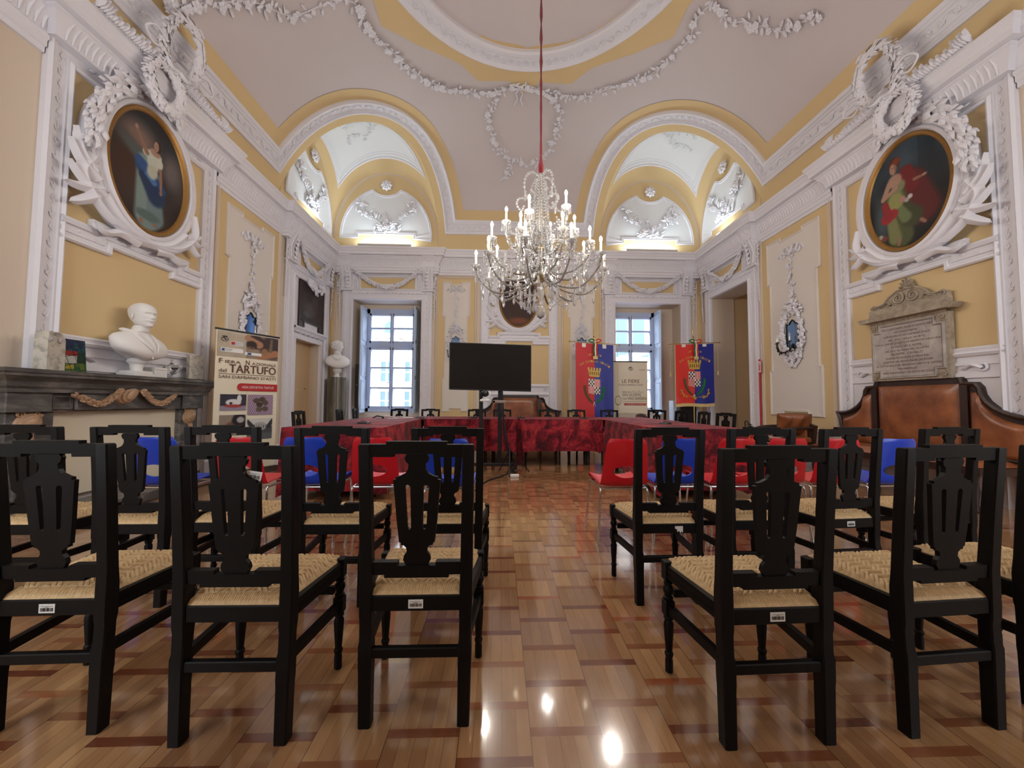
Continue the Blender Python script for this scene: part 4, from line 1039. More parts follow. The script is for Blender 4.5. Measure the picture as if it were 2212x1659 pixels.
mb = MB(); mould(mb, FL, [(7.74, 2.60), (7.94, 2.60), (7.94, 2.72), (8.58, 2.72), (8.58, 2.60), (8.78, 2.60), (8.78, 3.56), (7.74, 3.56)], [(-.012, .02), (-.012, .055), (.008, .055), (.01, .045)], True); mb.build('frame', MT['bench_wood'], t, 30, world=True)
mb = MB(); n = V(1, 0, 0); foliage(mb, bez([FL(7.95, 3.56, .07), FL(8.1, 3.50, .07), FL(8.26, 3.48, .08), FL(8.4, 3.50, .07), FL(8.57, 3.56, .07)], 6), lambda p: n, 71, .16, .12, .015, .014, .25, .03); top(mb, 'trim_%d' % (_tn[0]+1), MT['plaster_white'], 'white acanthus cluster over the top edge of the dark overdoor painting', None, 'structure', None, 40); _tn[0] += 1

# side fields with mirrors
for F, w_, sd, s in ((FL, 'left wall', 101, 1), (FR, 'right wall', 111, 1)):
    zc, mw, mh = side_field(F, s, 6.28, .75, .62, 4.25, sd, word='on the '+w_+' beside the doorway')
    mirror(F, 6.28, zc, mw, mh, 'small bluish wall mirror in a rocaille plaster surround on the '+w_)
    sconce(F, 6.28, zc-mh*.9, 1 if F is FL else 1, 'black wrought iron sconce with unlit candle bulbs by the mirror of the '+w_, 3)
for c, w_, sd in ((-1.095, 'left', 121), (2.065, 'right', 131)):
    zc, mw, mh = side_field(FB, 1, c, .47, .62, 4.13, sd, (.33, .27, .31), word='on the far wall %s of centre' % w_)
    mirror(FB, c, zc, mw, mh, 'small mirror in plaster surround on the far wall, %s of the centre' % w_)
    sconce(FB, c, zc-mh*.9, 1, 'black wrought iron sconce on the far wall, %s of the centre' % w_, 2)

# far wall centre
t = trim('white moulded centre bay of the far wall around the oval portrait and yellow panels')
mb = MB(); mb.prism([(-.36, 1.4), (1.31, 1.4), (1.31, 4.2), (-.36, 4.2)], lambda u, z: FB(u, z, -.01), lambda u, z: FB(u, z, .012)); mb.build('yellow_ground', MT['plaster_yellow'], t, 30)
mb = MB(); mould(mb, FB, [(-.37, 0), (-.37, 4.18), (1.34, 4.18), (1.34, 0)], P_JAMB, False); mb.build('jamb_moulding', MT['plaster_white'], t, 25)
mb = MB()
for u in (-.37, 1.34): leafrow(mb, FB, (u, .3), (u, 4.1), .12, .05, .02, .035, .006)
mb.build('jamb_foliage', MT['plaster_white'], t, 40)
mb = MB(); mould(mb, FB, [(-.28, 2.57), (.05, 2.57), (.05, 2.65), (.92, 2.65), (.92, 2.57), (1.25, 2.57)], P_BAND, False, .012); mb.build('stepped_band', MT['plaster_white'], t, 25)
mb = MB(); mb.prism([(-.36, 0), (1.31, 0), (1.31, 1.42), (-.36, 1.42)], lambda u, z: FB(u, z, -.01), lambda u, z: FB(u, z, .03))
for z in (1.43, 1.22): mould(mb, FB, [(-.27, z), (1.24, z)], [(-.05, .03), (-.04, .05), (0, .07), (.03, .05), (.05, .03)], False)
for s in (1, -1): volute(mb, FB, (.485+s*.66, 1.33), .05, 1.3, .014, .05, s)
mb.build('dado', MT['plaster_white'], t, 25)
oval_plaster(FB, .47, 3.60, t, -1, 5, .96)
def portrait(a, b):
    v = vn(a*6, b*7); return (46+16*v, 32+10*v, 30+8*v)
oval(FB, .47, 3.60, 'dark brown oval portrait painting behind the chandelier on the far wall', painter(portrait, [('e', .5, .28, .34, .22, (60, 34, 26), 1.5), ('e', .5, .6, .14, .13, (96, 62, 44), 1.6), ('e', .5, .68, .16, .1, (40, 26, 22), 1.5), ('e', .5, .1, .3, .06, (120, 62, 30), 1.6)], 1.45), .96)
# corner strips of the far wall
for s in (1, -1):
    f = (lambda u: u) if s == 1 else (lambda u: .97-u)
    t = trim('narrow yellow strip in the %s far corner' % ('left' if s == 1 else 'right'))
    a, b = sorted((f(-4.2), f(-4.08))); mb = MB(); mb.prism([(a, .62), (b, .62), (b, 4.15), (a, 4.15)], lambda u, z: FB(u, z, -.01), lambda u, z: FB(u, z, .006)); mb.build('yellow_strip', MT['plaster_yellow'], t)
    mb = MB(); mould(mb, FB, [(f(-4.07), .6), (f(-4.07), 4.15), (f(-4.2), 4.15)], P_THIN, False); mb.build('moulding', MT['plaster_pink'], t)
def lady_l(a, b):
    v = vn(a*3+1, b*4); w = vn(a*8, b*9+3)*.5; c0 = (62, 62, 66); c1 = (78, 60, 52); k = max(0, min(1, b*1.5-.2)); k2 = max(0, min(1, (a*1.2+b-1.0)*2+.5))
    base = tuple(c1[i]*(1-k)+c0[i]*k for i in range(3)); return tuple(x*(.55+.5*v+.2*w) for x in base)
SK, SK2 = (176, 138, 118), (150, 112, 94)
oval(lambda u, z, d=0: FL(u, z, d+.10), 4.32, 3.665, 'oval painting of a woman in white with blue sash raising one arm, left wall', painter(lady_l, [
    ('e', .34, .74, .22, .12, (128, 106, 98), 1.8), ('e', .8, .62, .13, .13, (110, 100, 98), 1.8), ('e', .2, .45, .2, .2, (70, 46, 36), 1.8), ('e', .3, .62, .22, .05, (84, 92, 90), 1.7, -.5),
    ('l', .45, .56, .50, .12, .12, .17, (128, 146, 142), .5), ('l', .55, .5, .60, .14, .08, .12, (112, 132, 134), .6), ('e', .5, .13, .16, .04, (90, 110, 106), .8),
    ('l', .40, .52, .62, .40, .09, .11, (44, 74, 120), .5), ('l', .42, .45, .60, .33, .06, .13, (36, 54, 88), .6), ('l', .36, .56, .46, .52, .06, .07, (52, 84, 134), .5), ('l', .47, .48, .56, .44, .035, .04, (78, 116, 168), .8),
    ('e', .54, .62, .085, .10, (196, 200, 184), .6), ('e', .53, .52, .07, .06, (188, 186, 168), .6), ('l', .44, .66, .60, .68, .045, .05, (200, 204, 190), .5), ('e', .63, .63, .04, .045, (206, 206, 188), .5), ('e', .56, .70, .07, .03, SK, .5),
    ('l', .45, .66, .32, .80, .032, .02, SK2, .5), ('e', .31, .82, .022, .02, SK, .5), ('l', .64, .58, .66, .40, .022, .016, SK2, .5), ('e', .66, .38, .02, .02, SK2, .6),
    ('e', .585, .77, .05, .055, (54, 38, 34), .5), ('e', .57, .765, .033, .045, SK, .4), ('e', .56, .77, .006, .004, (60, 40, 36), .5), ('e', .578, .77, .006, .004, (60, 40, 36), .5), ('e', .565, .735, .01, .004, (140, 70, 62), .6),
    ('e', .42, .065, .03, .02, SK2, .6), ('e', .6, .075, .03, .015, SK2, .6)], 1.47), .975)
def lady_r(a, b):
    v = vn(a*4+5, b*5+2); w = vn(a*10+4, b*9); k = max(0, min(1, (b-.35)*2.2)); c0, c1 = (40, 38, 38), (74, 92, 106)
    g = .75 if a < .65 else .6; return tuple((c0[i]*(1-k)+c1[i]*k*g)*(.7+.4*v+.15*w) for i in range(3))
G1, G2, RD = (126, 128, 84), (84, 90, 58), (116, 40, 42)
oval(lambda u, z, d=0: FR(u, z, d+.10), 4.32, 3.665, 'oval painting of a woman in green with red drape and flowers, right wall', painter(lambda a, b: lady_r(1-a, b), [(B[0], 1-B[1])+tuple(B[2:7])+((-B[7],) if len(B) > 7 else ()) if B[0] == 'e' else (B[0], 1-B[1], B[2], 1-B[3])+tuple(B[4:]) for B in [
    ('e', .18, .35, .1, .2, (70, 84, 88), 1.8), ('l', .60, .60, .68, .30, .12, .20, (96, 40, 40), .7), ('l', .50, .70, .56, .56, .09, .10, RD, .5),
    ('l', .36, .50, .42, .12, .14, .15, G2, .5), ('l', .40, .40, .56, .26, .11, .13, (70, 74, 50), .7), ('l', .30, .32, .34, .12, .06, .08, G1, .8), ('e', .36, .46, .10, .11, (150, 148, 92), .7), ('l', .42, .36, .48, .28, .06, .07, (112, 122, 84), .8),
    ('l', .24, .34, .32, .36, .08, .07, (160, 48, 54), .5), ('l', .22, .48, .26, .36, .045, .06, (146, 48, 50), .5), ('e', .40, .60, .09, .06, (134, 132, 100), .5), ('e', .36, .67, .09, .06, SK, .5), ('l', .29, .66, .20, .54, .038, .03, SK, .5), ('l', .20, .54, .36, .59, .03, .026, SK, .5), ('e', .37, .595, .03, .02, SK, .5),
    ('l', .60, .59, .70, .585, .022, .014, SK2, .6), ('e', .715, .59, .028, .012, SK, .6), ('e', .36, .83, .075, .065, (88, 50, 40), .6), ('e', .345, .79, .045, .055, SK, .4), ('e', .335, .80, .018, .004, (118, 84, 70), .9), ('e', .372, .79, .012, .035, (140, 104, 88), .9), ('e', .328, .768, .008, .003, (146, 88, 78), .8), ('e', .39, .85, .05, .03, (128, 62, 44), .9),
    ('e', .45, .46, .035, .03, (186, 130, 130), .5), ('e', .54, .455, .03, .022, (206, 200, 196), .5), ('e', .50, .435, .03, .02, (176, 172, 164), .6), ('e', .15, .18, .035, .025, (170, 168, 160), .7), ('e', .2, .16, .04, .025, (124, 66, 56), .7), ('l', .4, .09, .38, .05, .022, .018, SK2, .6), ('l', .66, .2, .70, .17, .022, .02, SK2, .7)]], 1.47), .975)
# baseboards
for F, nm, a, b, hl in ((FL, 'baseboard_left', -.5, 9.25, [(7.5, 8.85)]), (FR, 'baseboard_right', -.5, 9.25, [(7.2, 8.95)]), (FB, 'baseboard_back', -4.2, 5.17, [])):
    mb = MB(); u = a
    for h in hl+[(b, b)]:
        if h[0] > u: mould(mb, F, [(u, .1), (h[0], .1)], [(-.1, 0), (-.1, .045), (.06, .045), (.08, .03), (.1, .02), (.1, 0)], False)
        u = h[1]
    struct(nm, mb, MT['plaster_white'], 'white plaster skirting along the '+{'FL': 'left wall', 'FR': 'right wall', 'FB': 'far wall'}[{id(FL): 'FL', id(FR): 'FR', id(FB): 'FB'}[id(F)]])
# ---------------------------------------------------------------- windows and street
def window(no, u0, u1, sh_l, sh_r, label):
    # casement with transom, frame plane .45 behind the wall face
    t = thing('window_%d' % no, label, None, (0, YB+.45, .74), kind='structure'); F = lambda u, z, d=0: V(u, YB+.45-d, z)
    z0, z1 = .76, 3.42; zt = 2.50; um = (u0+u1)/2
    mb = MB(); fw = .07
    def bar(a, b, c, d, e=.05): mb.prism([(a, c), (b, c), (b, d), (a, d)], lambda u, z: F(u, z, -.03), lambda u, z: F(u, z, e))
    bar(u0, u0+fw, z0, z1); bar(u1-fw, u1, z0, z1); bar(u0, u1, z0, z0+.09); bar(u0, u1, z1-.12, z1); bar(u0, u1, zt-.09, zt+.03, .07); bar(u0+.05, u1-.05, zt-.05, zt-.01, .085)
    for a, b in ((u0+fw, um), (um, u1-fw)):
        for c, d in ((z0+.09, zt-.09), (zt+.03, z1-.12)):
            bar(a, a+.045, c, d, .065); bar(b-.045, b, c, d, .065); bar(a, b, c, c+.05, .065); bar(a, b, d-.05, d, .065)
    bar(um-.02, um+.02, z0+.09, z1-.1, .08)
    for k in (1, 2): z = z0+.09+(zt-.18-z0)*k/3; bar(u0+fw, u1-fw, z-.018, z+.018, .06)
    z = (zt+.03+z1-.12)/2; bar(u0+fw, u1-fw, z-.018, z+.018, .06)
    mb.build('frame', MT['window_paint'], t, 25, world=True)
    mb = MB(); mb.add([F(u0+.05, z0+.05, .0), F(u1-.05, z0+.05, .0), F(u1-.05, z1-.05, .0), F(u0+.05, z1-.05, .0)], [(0, 1, 2, 3)]); mb.build('pane', MT['pane'], t, 0, world=True)
    mb = MB(); mb.tube([F(um, z0+.25, .09), F(um, z1-.3, .09)], .008, 6); mb.tube([F(um, 1.5, .09), F(um, 1.5, .14), F(um-.08, 1.5, .14)], .010, 6); mb.build('espagnolette', MT['window_paint'], t, world=True)
    for u, s, on in ((u0-.02, -1, sh_l), (u1+.02, 1, sh_r)):
        if not on: continue
        mb = MB(); G = lambda q, z, d=0: V(u+s*d, YB+.44-q, z)
        mb.prism([(0, z0-.02), (.42, z0-.02), (.42, z1), (0, z1)], lambda q, z: G(q, z, -.014), lambda q, z: G(q, z, .014))
        for a, b in ((z0+.08, 1.55), (1.68, 2.45), (2.58, 3.32)):
            for e in (.014, -.014):
                mould(mb, G, [(.07, a), (.36, a), (.36, b), (.07, b)], [(-.02, e), (-.01, e*2.2), (.01, e*2.2), (.02, e)], True)
        mb.build('shutter', MT['shutter_paint'], t, 25, world=True)
    return t
window(1, -3.44, -2.15, 1, 1, 'tall left window with blue grey casements and folded back shutters')
window(2, 2.82, 4.10, 0, 1, 'tall right window with blue grey casements and folded back shutter')
# wall around the casements, behind the reveals
w = MB(); FBo = lambda u, z, d=0: V(u, YB+.45-d, z)
wall_rects(w, FBo, XL-TW, XR+TW, -.5, ZL, [(-3.44, -2.15, .76, 3.42), (2.82, 4.10, .76, 3.42)], .12)
struct('wall_outer', w, MT['plaster_pink'], 'outer leaf of the far wall holding the casements')
for i, (a, b) in enumerate(((-3.65, -1.95), (2.92, 4.62))):
    mb = MB(); mb.box(a, b, YB-.03, YB+.44, .52, .57); struct('trim_%d' % (_tn[0]+1+i), mb, MT['plaster_white'], ('left', 'right')[i]+' window sill board')
_tn[0] += 2

# street: long palace front opposite the left window
mb = MB(); mb.box(-40, 45, 9.9, 60, -6.2, -6.0); top(mb, 'street', MT['street'], 'pale street surface far below the windows', None, 'structure')
t = thing('building', 'pale palace front with cornice brackets and domed roof dormers seen through the left window', 'building', (-12, 33, -6)); Y = 32
FO = lambda u, z, d=0: V(u, Y-d, z)
mb = MB(); mb.prism([(-34, -6), (4, -6), (4, 6.3), (-34, 6.3)], lambda u, z: FO(u, z, -6), lambda u, z: FO(u, z, 0)); mb.build('facade', MT['facade'], t, 20, world=True)
mb = MB(); mould(mb, FO, [(-34, 6.2), (4, 6.2)], [(-.5, 0), (-.4, .3), (0, .35), (.1, .9), (.25, 1.0), (.4, .9), (.4, 0)], False)
for k in range(38): mb.box(-33.5+k, -33.2+k, Y-.7, Y, 5.75, 6.2)
mould(mb, FO, [(-34, 5.1), (4, 5.1)], [(-.15, 0), (-.1, .12), (.1, .15), (.15, 0)], False); mb.build('cornice', MT['facade_trim'], t, 20, world=True)
mb = MB(); mb.prism([(-34, 6.5), (4, 6.5), (4, 9.0), (-34, 9.0)], lambda u, z: V(u, Y+7, z), lambda u, z: V(u, Y-.6+(z-6.5)*1.9, z)); mb.build('roof', MT['roof_tile'], t, 20, world=True)
for k in range(8):
    x = -20+k*2.6
    mb = MB(); pr = [(x-.65, 6.5), (x+.65, 6.5), (x+.65, 7.7)]+[(x+.65*cos(pi*i/8), 7.7+.6*sin(pi*i/8)) for i in range(1, 8)]+[(x-.65, 7.7)]
    mb.prism(pr, lambda u, z: V(u, Y+4, z), lambda u, z: V(u, Y+.2, z)); d = mb.build('dormer', MT['facade_trim'], t, 20, world=True)
    mb = MB(); mb.prism([(x-.35, 6.9), (x+.35, 6.9), (x+.35, 7.6), (x, 7.95), (x-.35, 7.6)], lambda u, z: V(u, Y+.2, z), lambda u, z: V(u, Y+.17, z)); mb.build('pane', MT['facade_shutter'], d, 20, world=True)
for k in range(12):
    x = -24+k*2.05
    for a, b in ((.2, 1.9), (2.55, 4.45)):
        mb = MB(); mould(mb, FO, [(x-.5, a), (x+.5, a), (x+.5, b), (x-.5, b)], [(-.12, 0), (-.12, .1), (0, .12), (.03, .04), (.03, 0)], True); mould(mb, FO, [(x-.7, b+.2), (x+.7, b+.2)], [(-.08, 0), (-.05, .25), (.08, .3), (.08, 0)], False)
        f = mb.build('window', MT['facade_trim'], t, 20, world=True)
        mb = MB()
        for q in (-.28, .28):
            for c in ((a+.12, a+(b-a)*.45), (a+(b-a)*.52, b-.1)): mb.prism([(x+q-.18, c[0]), (x+q+.18, c[0]), (x+q+.18, c[1]), (x+q-.18, c[1])], lambda u, z: FO(u, z, 0), lambda u, z: FO(u, z, .03))
        mb.build('pane', MT['facade_shutter'], f, 20, world=True)
t = thing('building', 'white house wall with blue grey shutters seen through the right window', 'building', (12, 20, -6))
FO = lambda u, z, d=0: V(u, 19-d, z)
mb = MB(); mb.prism([(4.2, -6), (20, -6), (20, 12), (4.2, 12)], lambda u, z: FO(u, z, -5), lambda u, z: FO(u, z, 0)); mb.build('facade', MT['facade'], t, 20, world=True)
for x in (5.6, 8.0, 10.4):
    for a in (.2, 3.5):
        mb = MB(); mould(mb, FO, [(x-.5, a), (x+.5, a), (x+.5, a+1.9), (x-.5, a+1.9)], [(-.1, 0), (-.1, .06), (.03, .06), (.03, 0)], True)
        for s in (-1, 1): mb.box(x+s*.78-.24, x+s*.78+.24, 18.93, 19, a, a+1.9)
        mb.build('shuttered_window', MT['facade_shutter'], t, 20, world=True)
mb = MB(); mb.prism([(4.0, 2.4), (12, 4.8), (12, 5.1), (4.0, 2.7)], lambda u, z: V(u, 18.2, z), lambda u, z: V(u, 17.9, z)); mb.build('sloping_eave', MT['facade_trim'], t, 20, world=True)

# ---- right doorway: panelled door, overdoor picture, closer
t = thing('door_1', 'pale grey panelled door at the back of the right doorway', None, (XR+.98, 8.2, 0), kind='structure')
FD = lambda u, z, d=0: V(XR+1.0-d, u, z)
mb = MB(); mb.prism([(7.5, 0), (8.68, 0), (8.68, 2.42), (7.5, 2.42)], lambda u, z: FD(u, z, -.05), lambda u, z: FD(u, z, 0))
for a, b in ((7.58, 8.04), (8.12, 8.6)):
    for c, d in ((.15, 1.0), (1.12, 2.3)): mould(mb, FD, [(a, c), (b, c), (b, d), (a, d)], [(-.02, 0), (-.01, .02), (.01, .02), (.02, 0)], True)
mb.build('leaf', MT['door_grey'], t, 25, world=True)
mb = MB(); mb.tube([FD(7.62, 1.08, 0), FD(7.62, 1.08, .06), FD(7.76, 1.08, .06)], .012, 8); mb.build('handle', MT['brass'], t, world=True)
mb = MB(); mb.prism([(8.45, 2.28), (8.15, 2.28), (8.15, 2.36), (8.45, 2.36)], lambda u, z: FD(u, z, 0), lambda u, z: FD(u, z, .06)); mb.tube([FD(8.4, 2.38, .05), FD(8.62, 2.45, .12), FD(8.1, 2.47, .03)], .012, 6); mb.build('door_closer', MT['black_plastic'], t, world=True)
mb = MB(); mb.prism([(8.45, 1.85), (8.55, 1.85), (8.55, 2.2), (8.45, 2.2)], lambda u, z: FD(u, z, 0), lambda u, z: FD(u, z, .07)); mb.build('lock_case', MT['door_grey'], t, world=True)
t = trim('white surround of the overdoor picture in the right doorway recess')
mb = MB(); mb.prism([(7.36, 2.42), (8.8, 2.42), (8.8, 3.6), (7.36, 3.6)], lambda u, z: FD(u, z, -.3), lambda u, z: FD(u, z, -.02))
mould(mb, FD, [(7.45, 0), (7.45, 3.5), (8.72, 3.5), (8.72, 0)], [(-.07, -.02), (-.07, .03), (0, .05), (.05, .03), (.05, -.02)], False); mould(mb, FD, [(7.4, 2.5), (8.78, 2.5)], [(-.06, -.02), (-.03, .05), (.03, .06), (.05, -.02)], False); mb.build('surround', MT['plaster_white'], t, 25, world=True)
t = thing('painting', 'small sepia overdoor picture of figures and birds in the right doorway recess', 'painting', FD(8.05, 2.62, 0))
canvas(lambda u, z: FD(u, z, .03), 7.62, 8.5, 2.66, 3.42, 60, 50, painter(lambda a, b: (150+50*b+20*vn(a*5, b*5), 106+36*b+18*vn(a*5, b*5), 58+24*b) if b > .35 else (110+30*vn(a*8, b*8), 84+20*vn(a*7, b*9), 46),
       [('e', .25+.12*i, .42, .05, .14, (224, 196, 160) if i % 2 else (92, 52, 34), .6) for i in range(5)]+[('e', .4, .8, .04, .012, (40, 24, 20), .6), ('e', .5, .84, .04, .012, (40, 24, 20), .6), ('e', .6, .6, .3, .05, (150, 118, 84), 1.6)], 1), 'canvas', t)
mb = MB(); mould(mb, FD, [(7.60, 2.64), (8.52, 2.64), (8.52, 3.44), (7.60, 3.44)], [(-.03, 0), (-.03, .05), (.02, .05), (.025, .03)], True); mb.build('frame', MT['bench_wood'], t, 25, world=True)
t = thing('door_2', 'beige flush door with thin panel lines closing the left doorway', None, (XL-.3, 8.15, 0), kind='structure')
FD2 = lambda u, z, d=0: V(XL-.20+d, u, z)
mb = MB(); mb.prism([(7.60, 0), (8.72, 0), (8.72, 2.34), (7.60, 2.34)], lambda u, z: FD2(u, z, -.1), lambda u, z: FD2(u, z, 0)); mb.build('leaf', MT['niche_beige'], t, 25, world=True)
mb = MB(); mould(mb, FD2, [(7.8, 0), (7.8, 1.27), (8.5, 1.27), (8.5, 0)], [(-.006, 0), (-.006, .006), (.006, .006), (.006, 0)], False); mb.build('panel_line', MT['plaster_pink'], t, 25, world=True)
mb = MB(); mb.tube([FD2(8.5, 1.3, 0), FD2(8.5, 1.3, .04)], .014, 8); mb.build('knob', MT['brass'], t, world=True)
# ---------------------------------------------------------------- black wooden chairs with rush seats
def rush_mesh():
    # woven rush: strands as a height field, trapezoid seat
    nx, ny = 190, 150; P = []
    for j in range(ny+1):
        v = j/ny; row = []
        for i in range(nx+1):
            u = i/nx; hw = .150+.042*v; x = (u*2-1)*hw; y = -.005+.335*v
            edge = min(u, 1-u, v, 1-v); dome = min(1, edge/.10); z = .414+.020*sin(dome*pi/2)+.004*sin(pi*u)*sin(pi*v)
            if v < .085: k = x/.0042; hgt = .0035*abs(cos(pi*k))
            else:
                zz = (x/.042); tri = abs((zz/2) % 1-.5)*2; r = y/.0165+tri*2.4; a = r % 1; b = (zz*1.0+(int(r) % 2)*.5) % 1
                hgt = .0105*sqrt(max(0, 1-(2*a-1)**2))*(.45+.55*abs(cos(pi*b)))
            row.append((x, y, z+hgt*min(1, edge*30+.2)))
        P.append(row)
    mb = MB(); mb.grid(P); n = len(mb.v)
    ring = [P[0][i] for i in range(nx+1)]+[P[j][nx] for j in range(1, ny+1)]+[P[ny][i] for i in range(nx-1, -1, -1)]+[P[j][0] for j in range(ny-1, 0, -1)]
    R = []
    for k, (x, y, z) in enumerate(ring): R.append([(x, y, z), (x+(.003 if x > 0 else -.003)*(abs(x) > .16), y-(.004 if y < .02 else -.004 if y > .3 else 0), z-.012+.0015*cos(k*2.2)), (x*.99, y, .392)])
    mb.grid(R, closeu=True); return mb
def turned(mb, x, y):
    # square blocks and turned shaft of a front leg
    b = .019
    mb.bev(x-b, x+b, y-b, y+b, .352, .425, .003); mb.bev(x-b, x+b, y-b, y+b, .215, .275, .003)
    mb.lathe([(.012, .275), (.018, .280), (.018, .286), (.012, .290), (.016, .300), (.020, .312), (.018, .324), (.012, .332), (.017, .337), (.017, .343), (.012, .346), (.018, .353)], (x, y, 0), 14)
    mb.lathe([(.011, 0), (.0145, .003), (.0145, .045), (.0125, .055), (.0165, .066), (.0165, .073), (.0125, .078), (.018, .16), (.0185, .185), (.013, .198), (.018, .203), (.018, .210), (.014, .216)], (x, y, 0), 14)
def make_chair():
    t = thing('rush_chair', '', 'chair')
    bw = MT['black_wood']
    for s in (1, -1):
        # rear leg running up into the back post: raked foot, chamfered blocks
        mb = MB(); sec = [(0, .002, .0195, .020), (.17, .002, .0205, .021), (.19, .002, .0215, .022), (.255, .002, .0215, .022), (.27, .003, .0195, .019), (.33, .004, .0195, .019), (.35, .004, .0205, .022), (.45, .003, .0205, .022), (.50, .000, .0200, .019), (.70, -.014, .0190, .018), (.902, -.031, .0185, .0175), (.907, -.032, .0165, .0155)]
        rows = []
        for z, y, a, b in sec: x = s*(.158+.010*(z/.9)); rows.append([(x-a, y-b+.004, z), (x-a+.004, y-b, z), (x+a-.004, y-b, z), (x+a, y-b+.004, z), (x+a, y+b-.004, z), (x+a-.004, y+b, z), (x-a+.004, y+b, z), (x-a, y+b-.004, z)])
        n = len(rows); vs = [p for r in rows for p in r]; fs = [(i*8+k, i*8+(k+1) % 8, (i+1)*8+(k+1) % 8, (i+1)*8+k) for i in range(n-1) for k in range(8)]+[tuple(range(7, -1, -1)), tuple((n-1)*8+k for k in range(8))]
        mb.add(vs, fs); mb.build('leg', bw, t, 25)
        mb = MB(); turned(mb, s*.190, .312); mb.build('leg', bw, t, 30)
    def plate(pl, y0, y1, dy=0):
        mb = MB(); mb.prism(pl, lambda u, z: V(u, y0+dy*(z-.5), z), lambda u, z: V(u, y1+dy*(z-.5), z)); return mb
    K = -.078
    crest = [(-.153, .866), (-.153, .907), (-.098, .907), (-.098, .917), (.098, .917), (.098, .907), (.153, .907), (.153, .866), (.075, .866), (.075, .876), (-.075, .876), (-.075, .866)]
    plate(crest, -.012, .012, K).build('crest_rail', bw, t, 20)
    low = [(-.152, .478), (-.152, .520), (-.062, .520), (-.062, .508), (.062, .508), (.062, .520), (.152, .520), (.152, .478), (.105, .478), (.105, .468), (-.105, .468), (-.105, .478)]
    plate(low, -.012, .013, K).build('lower_rail', bw, t, 20)
    # pierced vase splat built from mirrored halves around two slots
    mb = MB(); f0 = lambda u, z: V(u, -.007+K*(z-.5), z); f1 = lambda u, z: V(u, .007+K*(z-.5), z)
    L_ = [(.030, .874), (.036, .864), (.033, .851), (.025, .842), (.026, .826), (.034, .812), (.050, .803), (.062, .800), (.062, .792), (.070, .790)]
    L_ = [(x*1.1, z) for x, z in L_]
    right = [(.0, .878)]+L_+[(.073, .75), (.066, .66), (.058, .585), (.052, .583), (.052, .575), (.043, .574), (.034, .565), (.033, .552), (.042, .540), (.045, .525), (.038, .512), (.032, .506), (0, .506)]
    # split in horizontal bands, leaving the slots open
    def hw(z):
        for i in range(1, len(right)-1):
            (xa, za), (xb, zb) = right[i], right[i+1]
            if za >= z >= zb: return xa if abs(za-zb) < 1e-6 else xa+(xb-xa)*(za-z)/(za-zb)
        return right[1][0]
    zs_t, zs_b = .762, .632
    top_ = [(x, z) for x, z in right if z > zs_t+.012]; bot_ = [(x, z) for x, z in right if z < zs_b-.006]
    up_ = top_+[(hw(zs_t+.012), zs_t+.012)]; up_ = [p for p in up_ if p[0] > 1e-6 or p[1] > .87]
    poly = [(x, z) for x, z in up_ if x > 0]; poly = poly+[(-x, z) for x, z in poly[::-1]]; mb.prism(poly, f0, f1)
    poly = [(hw(zs_b-.006), zs_b-.006)]+[(x, z) for x, z in bot_ if x > 0]; poly = poly+[(-x, z) for x, z in poly[::-1]]; mb.prism(poly, f0, f1)
    N = 26; cu = lambda k: (1-cos(pi*k/N))/2
    for k in range(N):
        za = zs_t+.012-(zs_t+.012-zs_b+.006)*cu(k); zb = zs_t+.012-(zs_t+.012-zs_b+.006)*cu(k+1)
        def slot(z):
            f = (zs_t+.012-z)/(zs_t+.012-zs_b+.006); c = .0305-.006*f; w = .0095-.0035*f; e = sqrt(max(0, 1-max(0, 1-min(f, 1-f)/.07)**2))
            return c-w*e, c+w*e
        (a0, b0), (a1, b1) = slot(za), slot(zb)
        mb.prism([(-a0, za), (a0, za), (a1, zb), (-a1, zb)], f0, f1)
        for s in (1, -1): mb.prism([(s*b0, za), (s*hw(za), za), (s*hw(zb), zb), (s*b1, zb)], f0, f1)
    mb.build('splat', bw, t, 20)
    mb = MB(); mb.bev(-.152, .152, -.012, .020, .362, .412, .003); mb.bev(-.168, .168, .300, .332, .365, .412, .003)
    for s in (1, -1):
        mb.beam((s*.162, .02, .388), (s*.190, .300, .388), .026, .050); mb.beam((s*.174, .02, .398), (s*.202, .300, .398), .006, .010); mb.beam((s*.174, .02, .376), (s*.202, .300, .376), .006, .006)
    mb.build('seat_frame', bw, t, 20)
    mb = MB(); mb.bev(-.152, .152, -.014, .008, .214, .246, .003); mb.build('stretcher', bw, t, 20)
    mb = MB(); mb.bev(-.168, .168, .305, .325, .282, .312, .003); mb.build('stretcher', bw, t, 20)
    for s in (1, -1): mb = MB(); mb.beam((s*.160, .0, .245), (s*.190, .30, .245), .020, .032); mb.build('stretcher', bw, t, 20)
    rush_mesh().build('seat', MT['rush'], t, 50)
    return t
CH0 = make_chair()
def make_tag(crooked=False, torn=False):
    mb = MB(); c = [0]; mb.cur = 0
    if torn: mb.prism([(-.02, .400), (.022, .400), (.022, .366), (.014, .374), (.008, .364), (.002, .376), (-.008, .370), (-.01, .384), (-.02, .388)], lambda u, z: V(u, -.0135, z), lambda u, z: V(u, -.0125, z))
    else:
        mb.box(-.024, .024, -.0136, -.0124, .372, .400); mb.cur = 1; R = random.Random(5); x = -.019
        while x < .019: w = R.choice((.0007, .0012, .0018)); mb.box(x, x+w, -.0140, -.0136, .3775, .388); x += w+R.choice((.0007, .0013))
        mb.box(-.018, .018, -.0140, -.0136, .3925, .3935); mb.box(-.006, .006, -.0140, -.0136, .3895, .3905)
    o = mb.build('barcode_label', [MT['paper_white'], MT['ink_black']], None, 0); o['label'] = 'torn white sticker' if torn else 'white barcode sticker'
    return o
TAG = make_tag(); TAGT = make_tag(torn=True)
_first = {}
